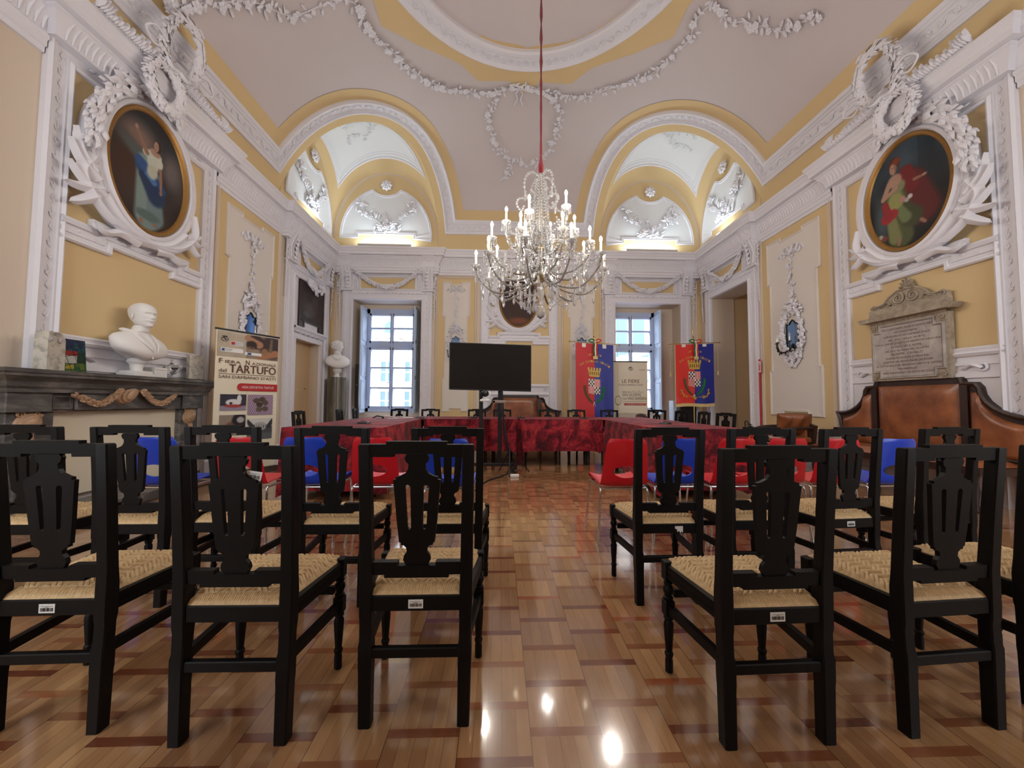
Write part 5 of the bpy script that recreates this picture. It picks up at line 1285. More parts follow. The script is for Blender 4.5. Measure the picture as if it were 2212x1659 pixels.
def place(proto, key, loc, rz, label, group, cat=None, scale=1.0, tagk=None):
    o = proto if key not in _first else copy_tree(proto)
    _first[key] = 1; return o
def chair(x, y, deg, label, group, sc=1.0, sticker=None):
    global CH0
    if 'c' in _first:
        o = CH0.copy(); COL.objects.link(o)
        for ch in CH0.children:
            if ch.name.startswith('barcode'): continue
            c = ch.copy(); COL.objects.link(c); c.parent = o
    else: o = CH0; _first['c'] = 1
    o.location = (x, y, 0); o.rotation_euler = (0, 0, radians(deg)); o.scale = (sc, sc, sc); tag(o, label, 'chair', group)
    if sticker:
        k, dx, dz, rot = sticker; src = TAGT if k == 'torn' else TAG
        kk = 'torn' if k == 'torn' else 'std'
        if kk not in _first: s = src; _first[kk] = 1
        else: s = src.copy(); COL.objects.link(s)
        s.parent = o; s.location = (dx, 0, dz)
        if rot:
            s.location = (dx, -.036, dz); s.rotation_euler = (radians(-4.5), radians(rot), 0)
    return o
G1_, G2_, G3_ = 'rush chairs of the front row', 'rush chairs of the second row', 'rush chairs around the council table'
# front row (x, y = middle of the rear rail)
chair(-1.425, 1.265, 1, 'black rush chair at the left end of the front row, cut by picture edge', G1_, 1, ('std', .0, 0, 0))
chair(-.818, 1.215, -.5, 'reddish black front row rush chair with a sticker on its splat', G1_, 1, ('stk', .0, .43, 8))
chair(-.268, 1.265, 0, 'black rush chair in the front row directly left of the aisle', G1_, 1, ('std2', .0, 0, 0))
chair(.868, 1.165, 1.5, 'black rush chair in the front row directly right of the aisle', G1_, 1, ('std3', .0, 0, 0))
chair(1.47, 1.195, 4, 'black rush chair without sticker, second right of the aisle in the front row', G1_)
chair(2.02, 1.28, 3, 'black rush chair cut off by the right picture edge in the front row', G1_)
# second row
chair(-2.40, 1.990, 0, 'black rush chair at the left end of the second row before the mantelpiece', G2_)
chair(-1.875, 1.990, 0, 'black rush chair in the second row before the cream fireplace board', G2_)
chair(-1.43, 2.010, 0, 'black second row rush chair behind the chair with the splat sticker', G2_)
chair(-.855, 1.970, 0, 'dark brown rush chair of the second row, second left of the aisle', G2_)
chair(-.265, 1.970, 0, 'dark brown rush chair of the second row directly left of the aisle', G2_)
chair(.895, 1.955, 1, 'black rush chair with torn sticker in the second row directly right of the aisle', G2_, 1, ('torn', .05, 0, 0))
chair(1.42, 2.000, 1, 'black second row rush chair just right of the torn sticker chair', G2_)
chair(1.94, 2.020, 5, 'black rush chair with a small sticker, third right of the aisle in the second row', G2_, 1, ('std4', .0, 0, 0))
chair(2.57, 2.070, 5, 'black rush chair at the right end of the second row before the big leather bench', G2_)

# ---------------------------------------------------------------- plastic shell chairs
def make_shell(matname):
    t = thing('plastic_chair', '', 'chair'); m = MT[matname]
    # shell surface: seat then back, with rounded cross-section and an oval slot in the back
    prof = [(.235, .395), (.225, .425), (.19, .44), (.10, .432), (0, .425), (-.10, .420), (-.165, .425), (-.20, .45), (-.215, .49), (-.228, .55), (-.242, .61), (-.258, .67), (-.272, .73), (-.280, .765), (-.280, .782)]
    P = [Vector((0, a, b)) for a, b in prof]; Q = bez(P, 4); nv = len(Q); L = [0]
    for i in range(nv-1): L.append(L[-1]+(Q[i+1]-Q[i]).length)
    def pt(s, e):
        # s along profile 0..1, e -1..1 across
        l = s*L[-1]; i = 0
        while i < nv-2 and L[i+1] < l: i += 1
        f = (l-L[i])/(L[i+1]-L[i]); p = Q[i].lerp(Q[i+1], f)
        w = .205 if p.z < .44 and p.y > -.15 else .205-.035*max(0, (p.z-.44)/.34)
        if s > .93: w -= .03*((s-.93)/.07)**2
        if s < .06: w -= .02*((.06-s)/.06)
        back = max(0, min(1, (-.12-p.y)/.08)); lift = .022*abs(e)**4
        return V(e*w, p.y+(.035*e*e*back), p.z+lift*(1-back)+.02*abs(e)**3*back*0)
    nu, ns = 40, 110; slot = lambda x, z: ((x/.108)**2+((z-.54)/.045)**2)
    mb = MB(); G = [[pt(j/ns, i/nu*2-1) for i in range(nu+1)] for j in range(ns+1)]
    nrm = []
    for j in range(ns+1):
        row = []
        for i in range(nu+1):
            a = G[j][min(nu, i+1)]-G[j][max(0, i-1)]; b = G[min(ns, j+1)][i]-G[max(0, j-1)][i]; row.append(a.cross(b).normalized())
        nrm.append(row)
    # pull grid points onto the slot rim
    th = .0035; ids = {}; vs = []; fs = []
    def snap(p):
        if p.y > -.15: return p, 9
        d = slot(p.x, p.z)
        return p, d
    hole = [[(G[j][i].y < -.17 and slot(G[j][i].x, G[j][i].z) < 1) for i in range(nu+1)] for j in range(ns+1)]
    for j in range(ns+1):
        for i in range(nu+1):
            p = G[j][i]
            if p.y < -.17:
                d = slot(p.x, p.z)
                if .72 < d < 1.0 or 1.0 <= d < 1.35:
                    k = 1/sqrt(d); p = V(p.x*k, p.y, .54+(p.z-.54)*k)
                    if d < 1: hole[j][i] = 'rim'
            for side in (0, 1): ids[j, i, side] = len(vs); vs.append(p+nrm[j][i]*(th if side else -th))
    quads = {(j, i) for j in range(ns) for i in range(nu) if not any(hole[a][b] is True for a in (j, j+1) for b in (i, i+1))}
    edge = {}
    for j, i in quads:
        c = [(j, i), (j, i+1), (j+1, i+1), (j+1, i)]; fs.append(tuple(ids[a, b, 1] for a, b in c)); fs.append(tuple(ids[a, b, 0] for a, b in c[::-1]))
        for k in range(4): e = (c[k], c[(k+1) % 4]); edge[frozenset(e)] = edge.get(frozenset(e), [])+[e]
    for k, e in edge.items():
        if len(e) == 1: a, b = e[0]; fs.append((ids[(*a, 0)], ids[(*b, 0)], ids[(*b, 1)], ids[(*a, 1)]))
    mb.add(vs, fs); mb.build('shell', m, t, 60)
    for s in (1, -1):
        mb = MB(); mb.tube(bez([V(s*.235, -.20, .0), V(s*.215, -.175, .25), V(s*.205, -.165, .385), V(s*.20, -.15, .405)], 5), .0095, 9); mb.lathe([(.013, 0), (.013, .02)], (s*.235, -.20, 0), 8); mb.build('leg', MT['chrome'], t, 50)
        mb = MB(); mb.tube(bez([V(s*.235, .20, .0), V(s*.215, .175, .25), V(s*.205, .165, .385), V(s*.20, .15, .405)], 5), .0095, 9); mb.lathe([(.013, 0), (.013, .02)], (s*.235, .20, 0), 8); mb.build('leg', MT['chrome'], t, 50)
    mb = MB(); mb.tube([(-.20, -.15, .405), (.20, -.15, .405)], .0095, 8); mb.tube([(-.20, .15, .405), (.20, .15, .405)], .0095, 8)
    for s in (1, -1): mb.tube([(s*.20, -.15, .405), (s*.20, .15, .405)], .0095, 8)
    mb.build('under_frame', MT['chrome'], t, 50)
    for ch in t.children:
        for v in ch.data.vertices: v.co.x *= .86
    return t
SR, SB = make_shell('red_shell'), make_shell('blue_shell'); _f2 = set()
def shell(kind, x, y, deg, label):
    p = SR if kind == 'r' else SB
    o = p if kind not in _f2 else copy_tree(p); _f2.add(kind)
    o.location = (x, y, 0); o.rotation_euler = (0, 0, radians(deg)); tag(o, label, 'chair', 'red and blue plastic shell chairs of the third row')
shell('b', -2.46, 2.98, 2, 'blue plastic chair at the left end of the third row')
shell('r', -1.88, 2.98, 0, 'red plastic chair between two blue ones at the left of the third row')
shell('b', -1.40, 2.98, 0, 'blue plastic chair standing before the near corner of the left table arm')
shell('r', -.91, 2.98, 0, 'red plastic chair seen through the front chair left of the aisle')
shell('b', -.36, 2.90, 0, 'blue plastic chair directly left of the aisle in the third row')
shell('r', .93, 2.92, 0, 'red plastic chair directly right of the aisle in the third row')
shell('b', 1.36, 2.97, 0, 'blue plastic chair second right of the aisle in the third row')
shell('r', 1.79, 2.97, 1, 'red plastic chair right of the blue one behind the torn sticker chair')
shell('r', 2.18, 2.98, 0, 'red plastic chair in the middle of three red ones on the right')
shell('r', 2.59, 2.98, -1, 'red plastic chair next to the rightmost blue one in the third row')
shell('b', 3.03, 2.98, 2, 'blue plastic chair at the right end of the third row')

# ---------------------------------------------------------------- council table in a U
TZ = .755
def cloth(x0, x1, y0, y1, drop, name, label, seed, ov=.02, amp=.018):
    # draped cloth over a table block: top plus rippled skirts, drop = (front, right, back, left) hem heights
    R = random.Random(seed); mb = MB(); n = 60; per = []
    for (ax, ay), (bx, by), dz, L in (((x0, y0), (x1, y0), drop[0], x1-x0), ((x1, y0), (x1, y1), drop[1], y1-y0), ((x1, y1), (x0, y1), drop[2], x1-x0), ((x0, y1), (x0, y0), drop[3], y1-y0)):
        k = max(10, int(L*22))
        for i in range(k): f = i/k; per.append((ax+(bx-ax)*f, ay+(by-ay)*f, dz, f*L, L, (by-ay, ax-bx)))
    rows = []
    for i, (x, y, dz, s, L, nn) in enumerate(per):
        l = hypot(*nn); nx, ny = nn[0]/l, nn[1]/l; w = sin(s*9+seed)*.6+sin(s*23+seed*2)*.4; cr = max(0, 1-min(s, L-s)/.12)
        row = [(x, y, TZ)]
        for q in range(1, 9):
            f = q/8; o = .006+amp*f*(w+.6)+ov*f*(1+cr*.8); row.append((x+nx*o, y+ny*o, TZ-.006-(TZ-dz)*f-(.06*cr*f if dz < .3 else .02*cr*f)))
        rows.append(row)
    mb.grid(rows, closeu=True)
    nx_, ny_ = int((x1-x0)*8)+2, int((y1-y0)*8)+2
    G = [[(x0+(x1-x0)*i/nx_, y0+(y1-y0)*j/ny_, TZ+.0015*sin(i*1.7+j*.9+seed)) for i in range(nx_+1)] for j in range(ny_+1)]; mb.grid(G)
    return top(mb, name, MT['table_cloth'], label, 'tablecloth', None, None, 50)
def table(x0, x1, y0, y1, label, legs):
    t = thing('table', label, 'table', ((x0+x1)/2, (y0+y1)/2, 0), group='dark wooden tables under the red cloths')
    mb = MB(); mb.bev(x0+.02, x1-.02, y0+.02, y1-.02, TZ-.04, TZ-.008); mb.bev(x0+.05, x1-.05, y0+.05, y1-.05, TZ-.12, TZ-.04); mb.build('tabletop', MT['black_wood'], t, world=True)
    for x, y in legs: mb = MB(); mb.lathe([(.018, 0), (.022, .02), (.016, .06), (.026, .3), (.030, .55), (.024, .60), (.032, .62), (.032, TZ-.12)], (x, y, 0), 12); mb.build('leg', MT['black_wood'], t, world=True)
table(-2.30, -1.26, 4.05, 5.98, 'wooden table of the left arm under the red cloth', [(-2.2, 4.15), (-1.36, 4.15), (-2.2, 5.8), (-1.36, 5.8)])
table(1.74, 2.74, 4.05, 5.98, 'wooden table of the right arm under the red cloth', [(1.84, 4.15), (2.64, 4.15), (1.84, 5.8), (2.64, 5.8)])
table(-2.30, .30, 6.02, 7.0, 'wooden table of the left half of the cross row under the red cloth', [(-2.2, 6.12), (-.9, 6.12), (.2, 6.12), (-2.2, 6.9), (-.9, 6.9), (.2, 6.9)])
table(.34, 2.74, 6.02, 7.0, 'wooden table of the right half of the cross row under the red cloth', [(.44, 6.12), (1.15, 6.12), (1.45, 6.12), (2.64, 6.12), (.44, 6.9), (1.45, 6.9), (2.64, 6.9)])
cloth(-2.31, -1.25, 4.03, 6.0, (.10, .12, .30, .12), 'tablecloth', 'red patterned cloth over the left arm of the council table', 1)
cloth(1.73, 2.75, 4.03, 6.0, (.10, .12, .30, .12), 'tablecloth', 'red patterned cloth over the right arm of the council table', 2)
cloth(-1.21, .31, 6.03, 7.01, (.25, .4, .3, .3), 'tablecloth', 'red patterned cloth on the cross table, left of the bunched folds', 3, .01, .006)
cloth(.345, 1.69, 6.03, 7.01, (.25, .3, .3, .4), 'tablecloth', 'red patterned cloth on the cross table, right of the bunched folds', 4, .01, .006)
mb = MB(); mb.box(-2.30, -1.22, 6.03, 7.01, TZ-.006, TZ-.001); mb.box(1.70, 2.74, 6.03, 7.01, TZ-.006, TZ-.001); top(mb, 'tablecloth', MT['table_cloth'], 'red patterned cloth pieces covering the two far corners of the council table', 'tablecloth')
mb = MB(); rows = []
for i in range(25):
    f = i/24; w = .10+.03*f; rows.append([(.33+(j/16-.5)*w*(.5+f*.5), 6.02-.03-.03*f*(1+sin(j*2.1)), TZ-.02-.70*f) for j in range(17)])
mb.grid(rows); top(mb, 'tablecloth_fold', MT['table_cloth'], 'bunched hanging end of red cloth touching the floor below the cross table', 'tablecloth', None, None, 50)
# chairs around the table
TC = [(-2.70, 5.15, -84, 'outer left table side nearest the roll-up banner', .985), (-2.62, 6.25, -80, 'far left table corner below the bust column', .985), (-2.60, 6.85, -78, 'second chair below the bust column', .985),
      (-1.98, 7.40, 170, 'left end behind the cross table before the left window', .97), (-1.36, 7.40, 182, 'behind the cross table, under the left window\'s right shutter', .97), (-.44, 7.40, 183, 'behind the cross table just left of the television pole', .97),
      (.06, 7.40, 180, 'behind the cross table in front of the middle of the far bench', .97), (.98, 7.42, 180, 'behind the cross table before the right wing of the far bench', .97), (1.55, 7.40, 178, 'behind the cross table before the large red and blue banner', .97),
      (2.22, 7.40, 180, 'behind the cross table before the cream fairs banner', .97), (3.02, 7.05, 130, 'far right table corner below the window shutter', .985), (3.14, 6.35, 95, 'right table side left of the small banner', .985),
      (3.20, 5.75, 85, 'right table side under the small banner', .985), (3.18, 5.15, 97, 'right table side nearest the fire extinguisher', .985)]
for x, y, a, l, s in TC: chair(x, y, a, 'dark rush chair at the '+l if not l.startswith(('behind', 'second', 'left')) else 'dark rush chair, '+l.replace('behind the cross table in front of the middle of the far bench', 'behind the cross table before the middle of the far bench'), G3_, s)
# microphone bases and cables
for i, (x, y, l) in enumerate([(-1.70, 4.75, 'on the left table arm near its front end'), (-1.32, 6.2, 'at the joint of the left arm and the cross table'), (-.44, 6.35, 'on the cross table left of the television poles'), (.38, 6.35, 'on the middle of the cross table'), (1.45, 6.35, 'on the right part of the cross table'), (2.24, 4.95, 'on the right table arm')]):
    t = thing('table_microphone', 'flat black microphone base '+l, 'microphone', (x, y, TZ), radians(i*23), 'black microphone bases on the council table')
    mb = MB(); mb.prism([(-.08, -.04), (.05, -.06), (.09, 0), (.05, .06), (-.08, .04)], lambda u, v: V(u, v, .002), lambda u, v: V(u*.8, v*.8, .022)); mb.build('base', MT['black_plastic'], t)
    mb = MB(); mb.tube([(.03, 0, .02), (.0, 0, .035), (-.05, .01, .03)], .004, 6); mb.build('stalk', MT['black_plastic'], t)
    for s in (1,): mb = MB(); mb.lathe([(.008, .02), (.007, .026)], (.05, 0, 0), 8); mb.build('button', MT['white_plastic'], t)
mb = MB(); mb.tube(bez([V(-1.95, 6.15, TZ+.01), V(-1.86, 6.2, TZ+.04), V(-1.72, 6.25, TZ+.012), V(-1.6, 6.1, TZ+.03), V(-1.42, 6.2, TZ+.01), V(-1.75, 5.9, TZ+.01)], 8), .006, 6); top(mb, 'cable', MT['white_plastic'], 'coiled white cable lying on the far left corner of the red table', 'cable')
t = thing('microphone', 'black gooseneck microphone lying on the far left corner of the red table', 'microphone', (-1.97, 6.05, TZ))
mb = MB(); mb.tube([(-.06, 0, .012), (0, .02, .045), (.08, .0, .03)], .01, 8); mb.build('neck', MT['black_plastic'], t); mb = MB(); mb.ball((.1, 0, .022), .02); mb.build('head', MT['black_plastic'], t)

# ---------------------------------------------------------------- television on its wheeled stand, tripod camera
t = thing('television', 'large black flat television facing the rows of chairs on a wheeled stand', 'television', (-.09, 5.62, 1.25))
mb = MB(); tv = lambda x, y, z: V(x, y+x*.055, z+.0-x*.018)
def tvb(a, b, c, d, e, f, m, nm, bv=0):
    mb = MB(); mb.bev(a, b, c, d, e, f, .006) if bv else mb.box(a, b, c, d, e, f); mb.v = [tuple(tv(x, y, z)) for x, y, z in mb.v]; return mb.build(nm, m, t)
tvb(-.665, .575, -.02, .03, -.045, .67, MT['black_plastic'], 'casing', 1); tvb(-.652, .562, -.0225, -.02, -.027, .658, MT['screen'], 'screen')
t = thing('television_stand', 'black steel two-pole stand with castors carrying the television', 'stand', (-.12, 5.72, 0))
for x in (-.16, .13): mb = MB(); mb.bev(x-.03, x+.03, -.025, .025, .09, 1.75, .004); mb.build('pole', MT['black_metal'], t)
mb = MB(); mb.bev(-.36, .40, -.03, .03, .06, .10, .004)
for x in (-.34, .36): mb.beam((x, -.30, .08), (x, .30, .08), .05, .04)
mb.build('base_frame', MT['black_metal'], t)
for x in (-.34, .36):
    for y in (-.28, .28): mb = MB(); mb.lathe([(.03, -.012), (.03, .012)], (x, y, .03), 14, (1, 0, 0)); mb.beam((x, y, .03), (x, y, .065), .02, .02, (0, 1, 0)); mb.build('castor', MT['black_plastic'], t)
mb = MB(); mb.bev(-.22, .22, .025, .05, 1.5, 1.56, .003); mb.bev(-.22, .22, .025, .05, 1.72, 1.78, .003); mb.build('bracket', MT['black_metal'], t)
t = thing('video_camera', 'small white and black conference camera clamped beside the television poles', 'camera', (-.19, 5.57, 1.02))
mb = MB(); mb.bev(-.10, .05, -.05, .06, .02, .055, .01); mb.lathe([(.05, .055), (.05, .075)], (-.02, 0, 0), 18); mb.build('base', MT['white_plastic'], t)
mb = MB(); mb.ball((-.02, 0, .14), .05, 14, 10); mb.lathe([(.028, 0), (.028, .03), (.02, .035)], (-.06, -.02, .15), 14, (-1, -.5, .2)); mb.build('head', MT['black_plastic'], t)
mb = MB(); mb.tube(bez([V(.03, 0, .18), V(.05, 0, .12), V(.02, 0, .07)], 6), .012, 8); mb.build('yoke', MT['white_plastic'], t)
t = thing('tripod', 'thin dark light stand with silver clamp under the conference camera', 'tripod', (.10, 5.44, 0))
mb = MB(); mb.tube([(.10, .0, .02), (-.02, 0, .55), (-.06, 0, 1.20)], .013, 8); mb.build('column', MT['black_metal'], t)
for a in (.3, 2.4, 4.5): mb = MB(); mb.tube([(.06, 0, .34), (.10+.26*cos(a), .26*sin(a), .012)], .009, 6); mb.build('leg', MT['black_metal'], t)
mb = MB(); mb.bev(-.20, .0, -.03, .03, 1.02, 1.06, .006); mb.lathe([(.02, -.03), (.02, .03)], (-.18, 0, 1.04), 10, (0, 1, 0)); mb.build('clamp', MT['chrome'], t)
mb = MB(); mb.tube(bez([V(.02, 5.6, 1.0), V(.10, 5.55, .6), V(.16, 5.5, .25), V(.13, 5.40, .02), V(.02, 5.15, .012), V(-.14, 4.9, .012), V(-.25, 4.5, .012), V(-.33, 4.0, .012), V(-.33, 3.4, .012)], 8), .010, 7); top(mb, 'cable', MT['black_plastic'], 'black cable running from the television stand across the floor to the left chairs', 'cable')
mb = MB(); mb.bev(.16, .28, 5.14, 5.22, .0, .035, .006); top(mb, 'power_strip', MT['white_plastic'], 'small white socket block on the floor below the television stand', 'socket')
# ---------------------------------------------------------------- chandelier
CHX, CHY = .485, 4.37
t = thing('chandelier', 'large crystal chandelier with lit candle bulbs hanging on a dark red cord', 'chandelier', (CHX, CHY, 2.05))
t_ch = t
def cl(x, y, z): return V(CHX+x, CHY+y, z)
mb = MB(); prof = [(.012+.012*abs(sin(k*.9))+.006*((k*7) % 3), 7.78-k*.098) for k in range(40)]; mb.lathe([(r*.62, z) for r, z in prof][::-1], (CHX, CHY, 0), 10); mb.lathe([(.012, 3.80), (.034, 3.84), (.040, 3.90), (.026, 3.98), (.016, 4.06)], (CHX, CHY, 0), 12); mb.build('velvet_cord', MT['cord_velvet'], t, 60, world=True)
mb = MB(); mb.lathe([(.0, 7.70), (.12, 7.72), (.10, 7.76), (.03, 7.80)], (CHX, CHY, 0), 16); mb.build('ceiling_rose', MT['brass'], t, world=True)
mb = MB(); mb.lathe([(.004, 2.03), (.04, 2.06), (.062, 2.12), (.05, 2.18), (.02, 2.22), (.028, 2.28), (.05, 2.34), (.03, 2.40), (.022, 2.48), (.06, 2.56), (.03, 2.64), (.024, 2.8), (.045, 2.86), (.03, 2.92), (.022, 3.1), (.05, 3.18), (.028, 3.24), (.022, 3.45), (.045, 3.52), (.025, 3.58), (.02, 3.74), (.04, 3.80), (.01, 3.83)], (CHX, CHY, 0), 14); mb.build('glass_stem', MT['crystal'], t, 50, world=True)
mb = MB(); mb.tube([cl(0, 0, 2.1), cl(0, 0, 3.85)], .009, 8); mb.lathe([(.07, 2.50), (.085, 2.53), (.04, 2.57)], (CHX, CHY, 0), 14); mb.lathe([(.06, 2.86), (.07, 2.89), (.03, 2.92)], (CHX, CHY, 0), 14); mb.build('metal_rod', MT['brass'], t, world=True)
def drop(mb, p, l, w):
    mb.lathe([(.002, 0), (w*.5, -l*.15), (w*.5, -l*.3), (w*1.15, -l*.72), (w*.6, -l*.92), (.001, -l)], p, 6)
def bead(mb, p, r): mb.ball(p, r*1.2, 6, 4)
def chain(mb, a, b, sag, n, r):
    for i in range(n+1): f = i/n; q = a.lerp(b, f); bead(mb, V(q.x, q.y, q.z-sag*4*f*(1-f)), r)
CR = random.Random(12)
tiers = [(10, .78, 2.46, 2.62, .10, .0), (8, .60, 2.62, 2.86, .10, .3), (6, .42, 2.86, 3.16, .09, .1)]
ends = []
for ti, (n, rr, zb, ze, cd, ph) in enumerate(tiers):
    for k in range(n):
        a = 2*pi*k/n+ph; R2 = rr*CR.uniform(.96, 1.02); zz = ze+CR.uniform(-.03, .06); c, s = cos(a), sin(a)
        pts = bez([cl(.04*c, .04*s, zb+.10), cl(R2*.30*c, R2*.30*s, zb-.06), cl(R2*.68*c, R2*.68*s, zb-.12 if ti == 0 else zb-.06), cl(R2*.95*c, R2*.95*s, (zb+zz)/2-.05), cl(R2*c, R2*s, zz)], 6)
        mb = MB(); mb.tube(pts, .0065, 6); arm = mb.build('arm', MT['old_brass'], t, 50, world=True)
        mb = MB()
        for i in range(1, len(pts)-1):
            mb.tube([pts[i].lerp(pts[i+1], .1), pts[i].lerp(pts[i+1], .9)], .014, 6)
        mb.build('glass_sleeve', MT['crystal'], arm, 50, world=True)
        e = pts[-1]; ends.append((e, a, ti))
        mb = MB(); mb.lathe([(.006, -.035), (.02, -.02), (.052, .005), (.056, .018), (.050, .016), (.012, .0)], e, 14); mb.build('drip_cup', MT['cup_glass'], arm, 50, world=True)
        mb = MB(); mb.lathe([(.0135, .0), (.0135, .135)], e, 10); mb.build('candle', MT['candle_white'], arm, 50, world=True)
        mb = MB(); mb.lathe([(.007, .135), (.016, .155), (.018, .168), (.013, .188), (.002, .205)], e, 10); mb.build('bulb', MT['bulb_glow'], arm, 60, world=True)
        mb = MB()
        for q in range(6):
            b = 2*pi*q/6; p = e+V(.05*cos(b), .05*sin(b), .005); bead(mb, p-V(0, 0, .015), .008); drop(mb, p-V(0, 0, .025), .055+.03*(q % 2), .009)
        drop(mb, e-V(0, 0, .04), .16 if ti == 0 else .12, .017); mb.build('crystal_drops', MT['crystal'], arm, 30, world=True)
# scroll arms of the crown, bead chains and hanging prisms
for k in range(4):
    a = k*pi/2+.5; c, s = cos(a), sin(a); mb = MB()
    pts = [cl(r*c, r*s, z) for r, z in ((.03, 3.78), (.12, 3.80), (.21, 3.72), (.235, 3.58), (.18, 3.45), (.10, 3.45), (.08, 3.53), (.13, 3.57))]; P = bez(pts, 6); mb.tube(P, .006, 6)
    for i in range(0, len(P), 2): bead(mb, P[i], .014)
    P2 = bez([cl(r*c, r*s, z) for r, z in ((.18, 3.45), (.30, 3.42), (.34, 3.34), (.28, 3.28), (.24, 3.34))], 6)
    mb.tube(P2, .006, 6)
    for i in range(0, len(P2), 2): bead(mb, P2[i], .013)
    drop(mb, P2[-8], .10, .014); drop(mb, P[20], .12, .015); mb.build('crown_scroll', MT['crystal'], t, 40, world=True)
mb = MB()
for z0, r0, z1, r1, n in ((3.70, .06, 3.20, .10, 12), (3.20, .10, 2.90, .14, 12), (2.95, .09, 2.62, .22, 14)):
    for k in range(n):
        a = 2*pi*k/n; chain(mb, cl(r0*cos(a), r0*sin(a), z0), cl(r1*cos(a), r1*sin(a), z1), .0, 13, .011)
mb.build('bead_strings', MT['crystal'], t, 40, world=True)
by = [[e for e in ends if e[2] == q] for q in range(3)]
for q in range(3):
    L = by[q]
    for i in range(len(L)):
        a, b = L[i][0], L[(i+1) % len(L)][0]; mb = MB(); chain(mb, a-V(0, 0, .03), b-V(0, 0, .03), .16, 16, .0085)
        if q < 2: m_ = (a+b)/2-V(0, 0, .2); drop(mb, m_, .14, .018)
        mb.build('bead_swag', MT['crystal'], t, 40, world=True)
        mb = MB(); chain(mb, a-V(0, 0, .03), cl(0, 0, tiers[q][2]+.25), .12, 14, .009); mb.build('bead_swag', MT['crystal'], t, 40, world=True)
for k in range(64):
    a = CR.uniform(0, 2*pi); r = CR.uniform(.12, .66); z = 2.52-.28*(1-r/.66)+CR.uniform(-.08, .14); p = cl(r*cos(a), r*sin(a), z); mb = MB(); bead(mb, p+V(0, 0, .02), .011); bead(mb, p+V(0, 0, .04), .008); drop(mb, p, CR.uniform(.09, .19), CR.uniform(.014, .024)); mb.build('prism', MT['crystal'], t, 30, world=True)
for k in range(34):
    a = CR.uniform(0, 2*pi); r = CR.uniform(.08, .40); z = 2.75+CR.uniform(-.15, .5)*(1-r); p = cl(r*cos(a), r*sin(a), z); mb = MB(); rosette(mb, p, V(cos(a), sin(a), .1), .045, 6, .4); drop(mb, p-V(0, 0, .04), CR.uniform(.07, .13), .013); mb.build('prism', MT['crystal'], t, 30, world=True)
for a_, b_, sg_, n_ in ((cl(-.33, .1, 2.32), cl(.3, .1, 2.34), .18, 40), (cl(.05, -.3, 2.34), cl(.4, -.1, 2.34), .2, 26), (cl(-.3, -.2, 2.36), cl(.05, -.3, 2.36), .12, 22)):
    mb = MB(); chain(mb, a_, b_, sg_, n_, .008); mb.build('bead_loop', MT['crystal'], t, 30, world=True)

# ---------------------------------------------------------------- fireplace, left wall
t = thing('fireplace', 'grey veined marble fireplace with terracotta coloured garland and shells on the left wall', 'fireplace', (XL+.15, 4.2, 0))
PLN = lambda u, v, h=0: V(u, v, h)
mb = MB()
fpth = [(XL, 3.12), (XL+.24, 3.12), (XL+.24, 5.12), (XL, 5.12)]
mould(mb, PLN, fpth, [(0, 1.10), (-.02, 1.10), (-.02, 1.13), (-.04, 1.15), (-.05, 1.19), (-.08, 1.22), (-.11, 1.235), (-.11, 1.255), (-.125, 1.265), (-.125, 1.295), (0, 1.295)], False)
mb.box(XL, XL+.235, 3.13, 5.11, 1.10, 1.29); mb.build('mantel_shelf', MT['grey_marble'], t, 20, world=True)
mb = MB(); mb.box(XL, XL+.20, 3.14, 5.10, .93, 1.10); mb.bev(XL+.16, XL+.235, 3.62, 4.58, .94, 1.12, .01); mb.bev(XL+.16, XL+.23, 3.12, 3.44, .93, 1.11, .008); mb.bev(XL+.16, XL+.23, 4.80, 5.12, .93, 1.11, .008)
mould(mb, lambda u, z, d=0: FL(u, z, d), [(3.46, .96), (3.60, .96), (3.60, 1.07), (3.46, 1.07)], [(-.01, .20), (-.01, .215), (.01, .215), (.01, .20)], True); mb.build('frieze', MT['grey_marble'], t, 20, world=True)
for y0, y1, nm in ((3.16, 3.50, 'jamb'), (4.82, 5.10, 'jamb')):
    mb = MB(); mb.bev(XL, XL+.18, y0, y1, .10, .93, .01); mb.bev(XL, XL+.22, y0-.03, y1+.03, 0, .12, .01); mb.bev(XL+.15, XL+.205, y0+.06, y1-.06, .16, .70, .01); mb.build(nm, MT['grey_marble'], t, 20, world=True)
for y in (3.31, 4.96):
    mb = MB(); FF = lambda u, z, d=0: FL(u, z, d+.17)
    for k, r in enumerate((.11, .085, .055)): mb.lathe([(r, 0), (r*.9, .015), (r*.6, .022), (.001, .024)], FF(y, .83, .01+.016*k), 18, (1, 0, 0), 1, .85)
    volute(mb, FF, (y-.06, .91), .03, 1.2, .012, .02, 1); volute(mb, FF, (y+.06, .91), .03, 1.2, .012, .02, -1); ribbon(mb, FF, [(y, .74), (y+.02, .6), (y, .48)], .06, .03, .03); mb.build('shell_ornament', MT['terracotta_marble'], t, 40, world=True)
mb = MB(); FF = lambda u, z, d=0: FL(u, z, d+.235); R = random.Random(2)
for k, r in enumerate((.15, .115, .075)): mb.lathe([(r, 0), (r*.9, .02), (r*.5, .03), (.001, .032)], FF(4.09, 1.115-.01*k, .0+.02*k), 18, (1, 0, 0), 1, .62)
